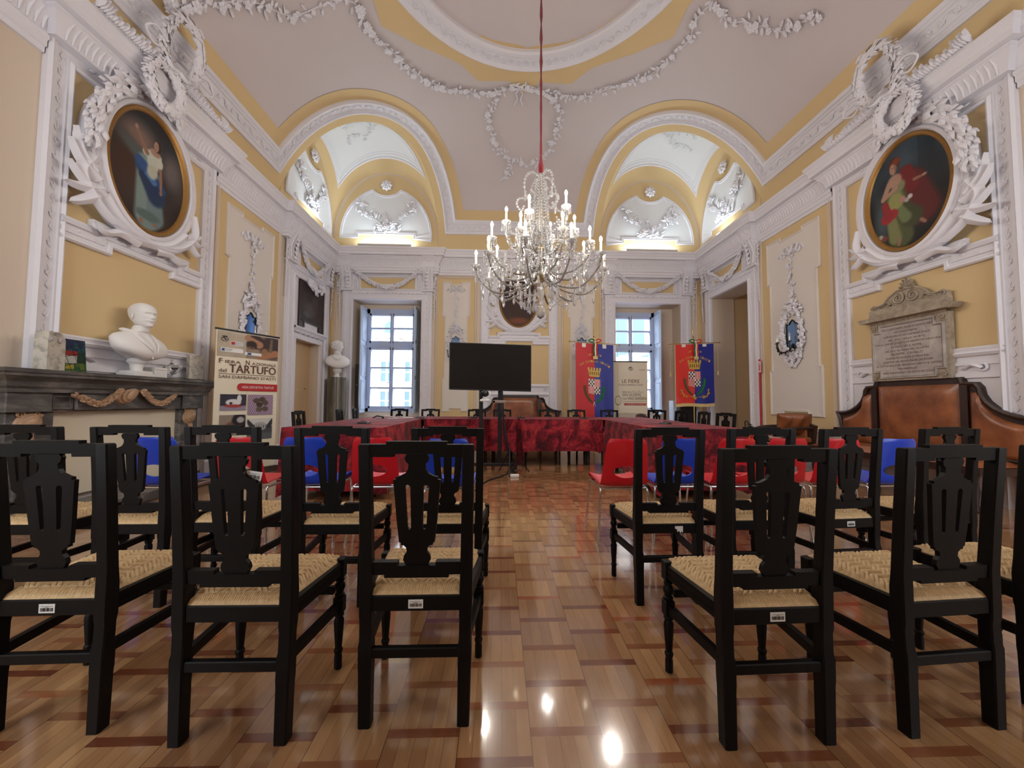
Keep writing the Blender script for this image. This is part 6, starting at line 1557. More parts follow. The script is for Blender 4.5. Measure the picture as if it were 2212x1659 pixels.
for s in (1, -1):
    P = bez([FF(4.09+s*.10, 1.15, .03), FF(4.09+s*.18, 1.08, .03), FF(4.09+s*.28, 1.01, .03), FF(4.09+s*.38, 1.01, .03), FF(4.09+s*.52, 1.08, .015)], 8); mb.tube(P, [.026-.018*abs(i/len(P)-.45) for i in range(len(P))], 7)
    for i in range(len(P)-1):
        for k in range(5): nn = V(1, R.uniform(-1, 1), R.uniform(-1, 1)).normalized(); leaf(mb, P[i]+nn*.015, (P[i+1]-P[i]).normalized()+nn*.3, nn, .055, .03, .6)
mb.build('garland', MT['terracotta_marble'], t, 40, world=True)
mb = MB(); mb.box(XL, XL+.12, 3.49, 4.84, .13, .935); mb.build('infill_board', MT['paper_cream'], t, 20, world=True)
mb = MB(); mb.bev(XL+.23, XL+.62, 3.05, 4.92, 0, .11, .01); top(mb, 'hearth', MT['grey_marble'], 'low grey marble hearth slab below the fireplace board', 'hearth')
MZ = 1.297
# objects on the mantel shelf
t = thing('stone_carving', 'rough pale stone block with two round knobs at the left end of the mantel', 'sculpture', (XL+.20, 3.42, MZ), radians(14))
mb = MB(); mb.prism([(-.09, 0), (.09, 0), (.085, .28), (.05, .335), (-.01, .345), (-.02, .31), (-.035, .31), (-.045, .35), (-.08, .34), (-.088, .28)], lambda u, z: V(.045, u, z), lambda u, z: V(-.05, u, z)); mb.build('block', MT['rough_stone'], t, 30)
for y in (.025, -.07):
    mb = MB(); mb.lathe([(.026, .0), (.026, .012), (.016, .012), (.012, .018), (.001, .018)], (.044, y, .275), 14, (1, 0, 0)); mb.build('knob', MT['stucco_grey'], t)
t = thing('stained_glass', 'small stained glass picture in green, blue and red leaning on the mantel', 'picture', (XL+.14, 3.64, MZ), 0)
def sg(a, b):
    c = (20, 60, 40)
    if b > .62: c = (24, 40, 78) if vn(a*6, b*6) > .4 else (20, 78, 84)
    if b < .3: c = (30, 92, 44) if vn(a*7+2, b*9) > .45 else (92, 110, 40)
    if .28 < b < .58 and .25 < a < .68: c = (196, 196, 190)
    if .5 < b < .66 and .22 < a < .72: c = (150, 40, 36)
    if .1 < b < .25 and .25 < a < .55: c = (176, 160, 60)
    l = min(abs(((a*3.1+b*1.3) % 1)-.5), abs(((b*3.7-a*.9) % 1)-.5)); return (14, 14, 14) if l < .035 else c
canvas(lambda u, v: V(.02-.03*v, u, .31*v), -.115, .115, 0, 1, 50, 60, sg, 'glass', t, world=False)
mb = MB(); mb.prism([(-.12, -.004), (.12, -.004), (.12, .315), (-.12, .315)], lambda u, z: V(.002-.1*z, u, z), lambda u, z: V(.017-.1*z, u, z)); mb.build('frame', MT['black_plastic'], t)
t = thing('glass_vase', 'clear glass gravy shaped vase beside the bust on the mantel', 'vase', (XL+.17, 4.68, MZ), 0)
mb = MB(); mb.lathe([(.04, 0), (.045, .006), (.012, .015), (.010, .045), (.05, .065), (.095, .11), (.085, .15), (.03, .175), (.012, .20), (.012, .23), (.016, .235)], (0, 0, 0), 24, (0, 0, 1), .9, 1.15); mb.build('body', MT['clear_glass'], t, 60)
mb = MB(); mb.tube(bez([V(0, .1, .12), V(0, .15, .15), V(0, .14, .19), V(0, .08, .17)], 6), .007, 8); mb.build('handle', MT['clear_glass'], t, 60)
t = thing('stone_tile', 'small pale stone tile with a raised curling shape at the right end of the mantel', 'sculpture', (XL+.17, 5.03, MZ), radians(-6))
mb = MB(); mb.bev(-.03, .03, -.10, .10, .012, .335, .008); mb.build('tile', MT['rough_stone'], t)
mb = MB(); mb.box(-.04, .04, -.11, .11, 0, .014); mb.build('base', MT['black_plastic'], t)
mb = MB(); mb.tube(bez([V(.03, .03, .27), V(.035, -.02, .24), V(.035, -.03, .2), V(.035, .02, .15), V(.035, .03, .1), V(.03, -.03, .07)], 6), .011, 8); mb.build('relief', MT['stucco_grey'], t)

# ---------------------------------------------------------------- busts
def head(mb, c, yaw, s, hair=None, mous=False, beard=False, tilt=0):
    # plaster head: one continuous surface, face towards +x before the yaw; c = chin-neck joint level, s = head height
    cz, sz = cos(yaw), sin(yaw); c = Vector(c)
    def T(x, y, z):
        x2, z2 = x*cos(tilt)-z*sin(tilt), x*sin(tilt)+z*cos(tilt); return c+V((x2*cz-y*sz)*s, (x2*sz+y*cz)*s, z2*s)
    nu, nv = 84, 72; P = []
    G = lambda d, w: math.exp(-(d/w)**2)
    ZZ = [0, .03, .08, .15, .25, .35, .45, .55, .65, .75, .85, .93, .98, 1]
    WY = [.0, .10, .17, .235, .285, .315, .335, .35, .355, .345, .305, .23, .12, 0]; WF = [.0, .20, .30, .335, .355, .365, .38, .39, .40, .385, .33, .235, .12, 0]; WB = [.0, .05, .10, .17, .27, .37, .43, .46, .47, .45, .38, .26, .13, 0]
    for i in range(nu):
        th = 2*pi*i/nu-pi; row = []
        for j in range(nv+1):
            z = .5-.5*cos(pi*j/nv); fx, fy = cos(th), sin(th)
            wy, wx = float(np.interp(z, ZZ, WY)), float(np.interp(z, ZZ, WF if fx > 0 else WB)); ov = lambda q: (abs(q)**.9)*(1 if q > 0 else -1)
            x = ov(fx)*wx; y = ov(fy)*wy
            if fx > 0:
                a = y
                x += .045*G(z-.60, .035)*G(a, .2)-.072*G(z-.525, .04)*(G(a-.13, .06)+G(a+.13, .06))+.022*G(z-.515, .022)*(G(a-.13, .045)+G(a+.13, .045))
                x += .13*G(a, .035+.035*max(0, (.50-z)*4))*(max(0, 1-(z-.38)/.20) if z > .38 else max(0, (z-.325)/.055))
                x += .03*G(z-.265, .018)*G(a, .085)+.034*G(z-.215, .018)*G(a, .075)-.02*G(z-.24, .008)*G(a, .09)-.025*G(z-.165, .03)*G(a, .1)
                x += .045*G(z-.09, .06)*G(a, .10)+.02*G(z-.40, .08)*(G(a-.2, .06)+G(a+.2, .06))
                if mous: x += .06*G(z-.285+.25*abs(a)**1.2*.6, .024)*G(a, .15)
                if beard: x += .04*G(z-.08, .09)*G(a, .13)
            if hair:
                hh = max(0, min(1, (z-.35)*3)) if fx < .35 else max(0, min(1, (z-.72)*8)); k = 1+hh*(.10+.035*sin(th*9+z*24)+.03*sin(z*31+th*5)); x *= k; y *= k
            row.append(T(x, y, z if not hair else z+.05*max(0, z-.7)))
        P.append(row)
    mb.grid(P, closeu=True)
    for sg_ in (1, -1):
        # ear: rim and bowl
        E = [T(-.03-.055*cos(a)*1.0, sg_*(.335+.05*(1-cos(a))*.5), .44+.095*sin(a)-.01) for a in [2*pi*k/14 for k in range(14)]]
        if not hair or True: mb.tube(E, .020*s, 6, closed=True); mb.ball(T(-.03, sg_*.33, .44), .05*s, 8, 6, (1, .5, 1.6))
    if hair:
        R = random.Random(3)
        for k in range(60):
            a = R.uniform(1.0, 5.28); z = R.uniform(.25, .98); r = cos(math.asin(max(-1, min(1, (z-.5)*2))))**.8; p = T(cos(a)*.47*r-.02, sin(a)*.40*r, z)
            volute(mb, lambda u, v, d=0: p+V(u*cz-d*sz*0, u*sz, v)*1+V(-sz*0, 0, 0), (0, 0), .05*s, 1.1, .028*s, 0, R.choice((1, -1)), R.random()*6)
    return T
def torso(mb, base, yaw, hw, h, dp, neck_r, neck_top, cut=0):
    # bust chest: stacked rounded sections from the cut edge to the neck; faces +x before the yaw
    cz, sz = cos(yaw), sin(yaw); b = Vector(base); T = lambda x, y, z: b+V(x*cz-y*sz, x*sz+y*cz, z)
    secs = [(.0, .30, .42, .02), (.06, .62, .72, .03), (.16, .86, .92, .04), (.32, .97, 1.0, .03), (.52, 1.0, .98, .02), (.68, .97, .88, .0), (.80, .84, .72, -.01), (.89, .62, .58, -.01), (.955, .40, .44, .0), (1.0, neck_r/hw*1.08, neck_r/dp*1.15, .01)]
    P = []; n = 56
    for k in range(n):
        a = 2*pi*k/n; row = []
        for f, wy, wx, ox in secs:
            y = sin(a)*hw*wy; x = cos(a)*dp*wx*(1 if cos(a) > 0 else .75); sh = h*f+ (0 if f > .5 else (abs(sin(a))**2.2)*h*.16*(1-f/.5)); x += ox; row.append(T(x, y, sh))
        row.append(T(.02+cos(a)*neck_r, sin(a)*neck_r, h+neck_top*.5)); row.append(T(.035+cos(a)*neck_r*.95, sin(a)*neck_r*.95, h+neck_top)); P.append(row)
    mb.grid(P, closeu=True); mb.add([p[0] for p in P], [tuple(range(n))]); return T
# bust on the mantel (man in a coat looking towards the windows)
YAW = radians(4)
t = thing('bust', 'white plaster bust of a bald moustached man in a coat on the mantel', 'sculpture', (XL+.19, 4.22, MZ))
mb = MB(); T = torso(mb, (0, 0, .17), YAW, .325, .33, .15, .072, .06); mb.v = [tuple(p) for p in mb.v]
hT = head(mb, tuple(Vector(T(.045, 0, .36))), YAW-.20, .29, None, True, True, .05)
mb.build('figure', MT['bust_plaster'], t, 60)
def chest(y, z, hw=.325, h=.33, dp=.15):
    S_ = [(.0, .30, .42, .02), (.06, .62, .72, .03), (.16, .86, .92, .04), (.32, .97, 1.0, .03), (.52, 1.0, .98, .02), (.68, .97, .88, .0), (.80, .84, .72, -.01), (.89, .62, .58, -.01), (.955, .40, .44, .0), (1.0, .24, .55, .01)]
    f = z/h; wy, wx, ox = (float(np.interp(f, [q[0] for q in S_], [q[k] for q in S_])) for k in (1, 2, 3)); return ox+dp*wx*sqrt(max(0, 1-(y/(hw*wy))**2))
mb = MB()
for s in (1, -1):
    rows = []
    for k in range(15):
        f = k/14; yc = s*(.085-.07*f); z = .315-.24*f; w = (.02+.065*sin(pi*min(1, f*1.05+.05)))*(1 if f < .85 else (1-f)/.15+.05)
        rows.append([T(chest(yc+s*w*q, z+.015*q)+(.004 if q in (0, 1) else .013), yc+s*w*q, z+.015*q) for q in (0, .12, .5, .88, 1)])
    mb.grid(rows)
    cr = [T(-.085+.13*sin(a), s*.098*cos(a), .335-.03*sin(a)) for a in [pi*k/20-pi*.05 for k in range(9)]]; mb.tube(cr, [.012, .02, .024, .024, .022, .02, .018, .014, .008], 8)
mb.tube([T(chest(-.005, .30-.03*k)+.004, -.005, .30-.03*k) for k in range(8)], .007, 6)
mb.tube([T(.165, -.012, .08), T(.18, -.02, .02)], .005, 5); mb.build('coat_lapels', MT['bust_plaster'], t, 50)
mb = MB(); mb.lathe([(.001, 0), (.075, .0), (.085, .01), (.085, .02), (.06, .035), (.05, .07), (.06, .13), (.085, .16), (.07, .20)], (0, 0, .0), 24); cz = .0
mb.bev(-.10, .10, -.12, .12, 0, .035, .004); mb.bev(-.09, .09, -.10, .10, .035, .06, .004); mb.build('socle', MT['bust_plaster'], t, 30)
mb = MB(); mb.bev(-.09, .09, -.08, .08, .0, .12, .005); mb.bev(-.095, .095, -.085, .085, .09, .105, .003); o = top(mb, 'plaster_block', MT['bust_plaster'], 'white moulded plaster block standing beside the foot of the mantel bust', 'block'); o.location = (XL+.15, 4.47, MZ)
# bust on the column by the window
t = thing('bust', 'white marble bust of a curly haired man in a draped toga on a dark column', 'sculpture', (-3.86, 8.92, 1.585))
mb = MB(); yw = radians(-62); T = torso(mb, (0, 0, .19), yw, .27, .36, .15, .07, .08); head(mb, tuple(Vector(T(.03, 0, .41))), yw+radians(75), .275, True)
mb.build('figure', MT['bust_plaster'], t, 60)
mb = MB()
for k in range(5): P = bez([T(.02, .13-.01*k, .33-.012*k), T(.13, .07, .27-.028*k), T(.155, 0, .235-.034*k), T(.13, -.08, .27-.026*k), T(.02, -.14, .33-.012*k)], 8); mb.tube(P, .015, 6)
P = bez([T(.0, .2, .26), T(.10, .14, .18), T(.14, .02, .10), T(.10, -.12, .10)], 8); mb.tube(P, .018, 6); mb.build('drapery', MT['bust_plaster'], t, 50)
mb = MB(); mb.lathe([(.085, 0), (.085, .02), (.06, .04), (.05, .09), (.07, .12), (.09, .14), (.10, .20)], (0, 0, 0), 24); mb.build('socle', MT['bust_plaster'], t, 40)
mb = MB(); mb.lathe([(.27, 0), (.27, .12), (.23, .14), (.21, .18), (.205, 1.50), (.20, 1.55), (.20, 1.585)], (0, 0, 0), 32); o = top(mb, 'column', MT['column_stone'], 'dark grey green stone column carrying the marble bust in the left corner', 'column', None, None, 40); o.location = (-3.86, 8.92, 0)
t = thing('speaker_column', 'tall narrow black column loudspeaker leaning beside the left window', 'loudspeaker', (-3.44, 9.08, 0))
mb = MB(); mb.bev(-.045, .045, -.04, .04, .30, 1.92, .01); mb.build('cabinet', MT['black_plastic'], t)
mb = MB(); mb.bev(-.10, .10, -.09, .09, 0, .05, .01); mb.box(-.02, .02, -.02, .02, .05, .30); mb.build('foot', MT['black_metal'], t)
mb = MB(); mb.lathe([(.01, 0), (.008, .004)], (0, -.041, 1.42), 10, (0, -1, 0)); mb.build('badge', MT['chrome'], t)
# ---------------------------------------------------------------- memorial plaque, right wall
t = thing('memorial_plaque', 'grey marble memorial plaque with carved stone pediment above the leather bench', 'plaque', (XR-.05, 4.42, 1.33))
F = lambda u, z, d=0: FR(u, z, d+.034); y0, y1 = 3.98, 4.85
mb = MB(); mb.prism([(y0, 1.34), (y1, 1.34), (y1, 2.10), (y0, 2.10)], lambda u, z: F(u, z, 0), lambda u, z: F(u, z, .07)); mb.build('surround', MT['plaque_stone'], t, 25, world=True)
nt_ = .085; pts = [(y0+.045, 1.38+nt_), (y0+.045+nt_, 1.38+nt_), (y0+.045+nt_, 1.38), (y1-.045-nt_, 1.38), (y1-.045-nt_, 1.38+nt_), (y1-.045, 1.38+nt_), (y1-.045, 2.06-nt_), (y1-.045-nt_, 2.06-nt_), (y1-.045-nt_, 2.06), (y0+.045+nt_, 2.06), (y0+.045+nt_, 2.06-nt_), (y0+.045, 2.06-nt_)]
mb = MB(); mb.prism(pts, lambda u, z: F(u, z, .05), lambda u, z: F(u, z, .078)); mb.build('tablet', MT['plaque_marble'], t, 20, world=True)
mb = MB(); mould(mb, F, pts, [(-.014, .07), (-.010, .09), (.0, .092), (.008, .08), (.012, .09), (.016, .078)], True); mb.build('tablet_moulding', MT['plaque_marble'], t, 20, world=True)
for u in (y0+.05, y1-.05):
    for z in (1.39, 2.05): mb = MB(); mb.prism([(u-.045, z-.045), (u+.045, z-.045), (u+.045, z+.045), (u-.045, z+.045)], lambda a, b: F(a, b, .06), lambda a, b: F(a, b, .078)); rosette(mb, F(u, z, .08), wn_(F), .036, 6, .8); mb.build('corner_flower', MT['plaque_stone'], t, 30, world=True)
lines = ['PROBO E INTEGERRIMO PADRE DI OGNI LA VERITA', 'DEI CONCITTADINI', 'IL MUNICIPIO DI SAN DAMIANO D\u2019ASTI', 'NEL XXV DELLA MORTE', 'VOLLE CHE IN QUESTO DI PERPETUA MEMORIA', 'LE VIRTU ED IL NOME', 'DEL SUO ALUNNO PIU ILLUSTRE', 'GIUSEPPE   CAVALLO', 'INSIGNE PROFESSORE DI MEDICINA', 'SENATORE DEL REGNO PADRE DEI POVERI', 'AI CITTADINI CHE EMULINO VIRTU E SAPERE', 'TRAMANDASSE', 'SAN DAMIANO DI ASTI MCMXII']
ws = [.62, .26, .52, .42, .74, .34, .50, .36, .48, .56, .74, .22, .58]
mb = MB(); TF = lambda u, v: F(8.83-u, v, .0795)   # text reads from the room: the right wall runs backwards
for i, (L, w) in enumerate(zip(lines, ws)): z = 2.005-i*.047; c = 4.415; put_text(mb, L, TF, c-w/2, c+w/2, z-.014, z+.010 if i != 7 else z+.014)
mb.build('inscription', MT['ink_brown'], t, 0, world=True)
mb = MB(); mould(mb, F, [(y0-.0, 2.14), (y1+.0, 2.14)], [(-.04, 0), (-.04, .08), (-.02, .09), (0, .12), (.02, .16), (.045, .165), (.045, 0)], False)
mb.prism([(y0-.06, 2.13), (y1+.06, 2.13), (y1+.10, 2.185), (y0-.10, 2.185)], lambda u, z: F(u, z, 0), lambda u, z: F(u, z, .165)); mb.build('cornice', MT['plaque_stone'], t, 25, world=True)
mb = MB(); mb.prism([(y0+.0, 2.18), (y1-.0, 2.18), (y1-.0, 2.29), (y0+.0, 2.29)], lambda u, z: F(u, z, 0), lambda u, z: F(u, z, .09)); mb.build('attic', MT['plaque_stone'], t, 25, world=True)
mb = MB(); c = 4.415; pe = [(y0, 2.29), (y1, 2.29), (y1, 2.33), (y1-.04, 2.355), (y1-.10, 2.34), (y1-.18, 2.36), (c+.2, 2.43), (c+.1, 2.485), (c, 2.49), (c-.1, 2.485), (c-.2, 2.43), (y0+.18, 2.36), (y0+.10, 2.34), (y0+.04, 2.355), (y0, 2.33)]
mb.prism(pe, lambda u, z: F(u, z, .01), lambda u, z: F(u, z, .055))
mb.tube([F(u, z, .06) for u, z in pe[2:]], .012, 6)
for s in (1, -1):
    volute(mb, F, (c+s*.085, 2.385), .07, 2.0, .016, .065, s, pi/2); volute(mb, F, (c+s*.39, 2.325), .03, 1.4, .009, .065, s); ribbon(mb, F, [(c+s*.17, 2.32), (c+s*.22, 2.36), (c+s*.30, 2.31)], .03, .02, .06)
mb.build('pediment', MT['plaque_stone'], t, 30, world=True)
mb = MB()
for k in range(7):
    a = radians(90+(k-3)*26); ribbon(mb, F, [(c, 2.50), (c+.05*cos(a), 2.50+.07*sin(a)), (c+.085*cos(a), 2.50+.125*sin(a))], .022, .042, .04, .014, 4)
mb.ball(F(c, 2.50, .05), .025, 10, 8); mb.build('shell_finial', MT['plaque_stone'], t, 40, world=True)

# ---------------------------------------------------------------- leather benches
def bench(F, c, L, label, d0=.02, H_=1.36, arm=True):
    # settle with high stepped leather back: L half lengths of the centre and of the wings
    t = thing('leather_bench', label, 'bench', F(c, 0, .4)); hc, hw = L; W = lambda u, z, d=0: F(u, z, d0+d)
    z1, z2, z3 = H_, H_-.075, H_*.69
    def outline(e):
        r = [(hc+e, z1+e), (hc+.015+e, z2+e+.02), (hc+.12, z2+e+.015)]+[(hc+.16+(hw-.22)*(1-cos(k/6*pi/2)) , z2-.04-(z2-.04-z3)*sin(k/6*pi/2)+e*.8) for k in range(7)]+[(hc+hw+e*1.2, z3+e), (hc+hw-.05+e*.6, z3-.12), (hc+hw-.10+e*.4, .46)]
        return r
    r = outline(.0); full = [(c+u, z) for u, z in r]+[(c-u, z) for u, z in r[::-1]]
    mb = MB(); mb.prism(full, lambda u, z: W(u, z, -.005), lambda u, z: W(u, z, .05)); mb.build('back_panel', MT['bench_wood'], t, 20, world=True)
    mb = MB(); mould(mb, W, full[::-1] if F is FR else full[::-1], [(-.0, .04), (-.0, .075), (.02, .085), (.045, .07), (.05, .05)], False)
    for s in (1, -1): mb.prism([(c+s*(hc-.02), .46), (c+s*(hc+.05), .46), (c+s*(hc+.05), z2), (c+s*(hc-.02), z1-.02)], lambda u, z: W(u, z, .05), lambda u, z: W(u, z, .075))
    mb.build('back_frame', MT['bench_wood'], t, 25, world=True)
    def pad(u0, u1, zt, nm):
        mb = MB(); n, m = 24, 20; G = []
        for j in range(m+1):
            row = []
            for i in range(n+1):
                u = u0+(u1-u0)*i/n; zz = zt(u); z = .48+(zz-.48)*j/m; a, b = min(i, n-i)/n, min(j, m-j)/m; row.append(W(u, z, .052+.05*min(1, (a*7))**.5*min(1, (b*7))**.5 if a*b > 0 else .052))
            G.append(row)
        mb.grid(G); mb.build(nm, MT['leather'], t, 50, world=True)
    pad(c-hc+.03, c+hc-.03, lambda u: z1-.075, 'back_cushion')
    def zw(u): 
        x = abs(u-c)-hc-.16
        if x < 0: return z2-.10
        q = min(1, x/(hw-.22)); return z2-.13-(z2-.04-z3)*sin(math.acos(max(0, 1-q)))+.0
    for s in (1, -1): a, b = c+s*(hc+.06), c+s*(hc+hw-.10); pad(min(a, b), max(a, b), zw, 'wing_cushion')
    mb = MB(); mb.prism([(c-hc-hw+.1, .36), (c+hc+hw-.1, .36), (c+hc+hw-.1, .43), (c-hc-hw+.1, .43)], lambda u, z: W(u, z, .0), lambda u, z: W(u, z, .58))
    mb.build('seat_rail', MT['bench_wood'], t, 25, world=True)
    mb = MB(); U0, U1 = c-hc-hw+.12, c+hc+hw-.12; G = []
    for j in range(13):
        row = []
        for i in range(31): a, b = min(i, 30-i)/30, min(j, 12-j)/12; row.append(W(U0+(U1-U0)*i/30, .435+.07*min(1, a*10)**.5*min(1, b*6)**.5, .06+.52*j/12))
        G.append(row)
    mb.grid(G); mb.build('seat_cushion', MT['leather'], t, 50, world=True)
    for u in (U0+.05, c-hc, c+hc, U1-.05):
        mb = MB(); mb.lathe([(.02, 0), (.03, .03), (.02, .08), (.035, .2), (.025, .3), (.035, .36)], W(u, 0, .54), 12); mb.build('leg', MT['bench_wood'], t, 40, world=True)
        mb = MB(); mb.lathe([(.02, 0), (.025, .36)], W(u, 0, .06), 8); mb.build('leg', MT['bench_wood'], t, 40, world=True)
    if arm:
        for u in (U0-.02, U1+.02):
            mb = MB(); mb.tube(bez([W(u, .92, .05), W(u, .78, .22), W(u, .70, .42), W(u, .72, .56), W(u, .68, .60)], 6), .028, 8); mb.tube([W(u, .40, .54), W(u, .70, .54)], .022, 8); mb.build('armrest', MT['bench_wood'], t, 50, world=True)
    return t
bench(FR, 4.37, (.47, .60), 'large brown leather bench with stepped dark wooden back on the right wall', .02, 1.345, False)
bench(FB, .47, (.49, .57), 'brown leather bench with stepped back against the far wall behind the television', .10, 1.20, False)
# loose cushion and armchair between the bench and the doorway
t = thing('leather_cushion', 'brown leather cushion with shiny face leaning above the armchair on the right', 'cushion', (XR-.50, 5.74, .53), radians(57))
t.scale = (1.2, .80, 1.22)
mb = MB(); n = 22; G = []
for side in (1, -1):
    G = []
    for j in range(n+1):
        row = []
        for i in range(n+1):
            u, v = i/n*2-1, j/n*2-1; q = sqrt(max(0, (1-abs(u)**3)*(1-abs(v)**3))); w = .01*sin(u*9+v*3)*q; row.append(V(side*(.005+.10*q)+w-.07*v, u*.27, .15+v*.135*(1-.05*u*u)))
        G.append(row)
    mb.grid(G)
mb.build('cover', MT['leather'], t, 60)
mb = MB(); mb.tube([(-.07*v, u*.27, .15+v*.135*(1-.05*u*u)) for u, v in [(-1+2*k/20, -1) for k in range(20)]+[(1, -1+2*k/12) for k in range(12)]+[(1-2*k/20, 1) for k in range(20)]+[(-1, 1-2*k/12) for k in range(12)]], .006, 6, closed=True); mb.build('piping', MT['black_plastic'], t, 60)
t = thing('armchair', 'low dark wooden armchair with brown leather seat standing before the right wall', 'chair', (XR-.62, 5.80, 0), radians(90))
mb = MB(); mb.bev(-.30, .30, -.28, .28, .36, .42, .01); mb.build('seat_frame', MT['bench_wood'], t)
mb = MB(); mb.bev(-.27, .27, -.25, .27, .42, .52, .03); mb.build('seat_cushion', MT['leather'], t)
for x in (-.27, .27):
    for y in (-.25, .25): mb = MB(); mb.lathe([(.018, 0), (.028, .1), (.022, .3), (.03, .36)], (x, y, 0), 10); mb.build('leg', MT['bench_wood'], t)
    mb = MB(); mb.tube(bez([V(x, -.26, .66), V(x*1.05, -.05, .66), V(x*1.05, .18, .64), V(x*1.05, .27, .60)], 6), .025, 8); mb.tube([(x*1.03, .2, .40), (x*1.04, .2, .62)], .02, 8); mb.build('armrest', MT['bench_wood'], t)
mb = MB(); mb.prism([(-.29, .42), (.29, .42), (.31, .70), (.2, .73), (0, .70), (-.2, .73), (-.31, .70)], lambda u, z: V(u, -.27-.08*(z-.42), z), lambda u, z: V(u, -.22-.08*(z-.42), z)); mb.build('back_frame', MT['bench_wood'], t, 20)
mb = MB(); mb.bev(-.20, .20, -.225, -.20, .48, .66, .02); mb.build('back_cushion', MT['leather'], t)
# far wall clock-like hook over the television
mb = MB(); mb.ball((.60, YB-.05, 2.34), .022); mb.tube([(.60, YB-.02, 2.34), (.60, YB-.05, 2.34), (.60, YB-.05, 2.28)], .008, 6); top(mb, 'wall_hook', MT['black_metal'], 'small black hook on the far wall just above the television', 'hook')

# ---------------------------------------------------------------- roll-up banners
def rollup(a, b, H_, label, fnb):
    a, b = Vector(a), Vector(b); c = (a+b)/2; u = (b-a).normalized(); w = (b-a).length; n = V(u.y, -u.x, 0)
    t = thing('rollup_banner', label, 'banner', (c.x, c.y, 0)); F = lambda x, z, d=0: V(a.x, a.y, 0)+u*(x*w)+V(0, 0, z)+n*d
    mb = MB(); G = [[F(i/16, .08+(H_-.10)*j/20, .0+.004*sin(i/16*pi)*sin(j*.5)) for i in range(17)] for j in range(21)]; mb.grid(G); mb.build('print', MT['paper_cream'], t, 50, world=True)
    mb = MB(); mb.prism([(-.02, 0), (1.02, 0), (1.02, .08), (-.02, .08)], lambda x, z: F(x, z, -.06), lambda x, z: F(x, z, .06)); mb.build('base_cassette', MT['steel'], t, 30, world=True)
    mb = MB(); mb.prism([(-.015, H_-.022), (1.015, H_-.022), (1.015, H_), (-.015, H_)], lambda x, z: F(x, z, -.012), lambda x, z: F(x, z, .012)); mb.build('top_rail', MT['black_metal'], t, 30, world=True)
    mb = MB(); mb.tube([F(.5, .05, -.03), F(.5, H_-.01, -.02)], .010, 6); mb.build('pole', MT['steel'], t, 30, world=True)
    fnb(t, F, w); return t
def flat(t, F, pts, mat, nm, d=.010, dz=.0):
    mb = MB(); mb.prism(pts, lambda x, z: F(x, z, d-.003), lambda x, z: F(x, z, d)); return mb.build(nm, MT[mat], t, 0, world=True)
def rect(x0, x1, z0, z1): return [(x0, z0), (x1, z0), (x1, z1), (x0, z1)]
def words(t, F, items, nm, mat, d=.0115):
    mb = MB()
    for s, x0, x1, z0, z1 in items: put_text(mb, s, lambda u, v: F(u, v, d), x0, x1, z0, z1)
    return mb.build(nm, MT[mat], t, 0, world=True)
def crest_small(t, F, x, z, w, mat='ink_brown', asp=1.0):
    # town crest: crown, shield and wreath in one colour
    mb = MB(); X = lambda u, v: (x+u*w, z+v*w*asp); P = lambda pts: mb.prism([X(*p) for p in pts], lambda a, b: F(a, b, .009), lambda a, b: F(a, b, .012))
    P([(-.28, .45), (.28, .45), (.34, .68), (.2, .58), (.12, .72), (0, .6), (-.12, .72), (-.2, .58), (-.34, .68)]); P([(-.22, .38), (0, .38), (0, .12), (-.22, .12)]); P([(0, .12), (.22, .12), (.2, -.12), (0, -.25)])
    mb.prism([X(-.24, .40), X(.24, .40), X(.24, .37), X(-.24, .37)], lambda a, b: F(a, b, .009), lambda a, b: F(a, b, .012))
    for s in (1, -1): mb.tube([F(*X(s*u, v), .01) for u, v in ((.34, .3), (.42, .0), (.3, -.3), (.05, -.45))], .035*w, 5)
    mb.build('town_crest', MT[mat], t, 0, world=True)
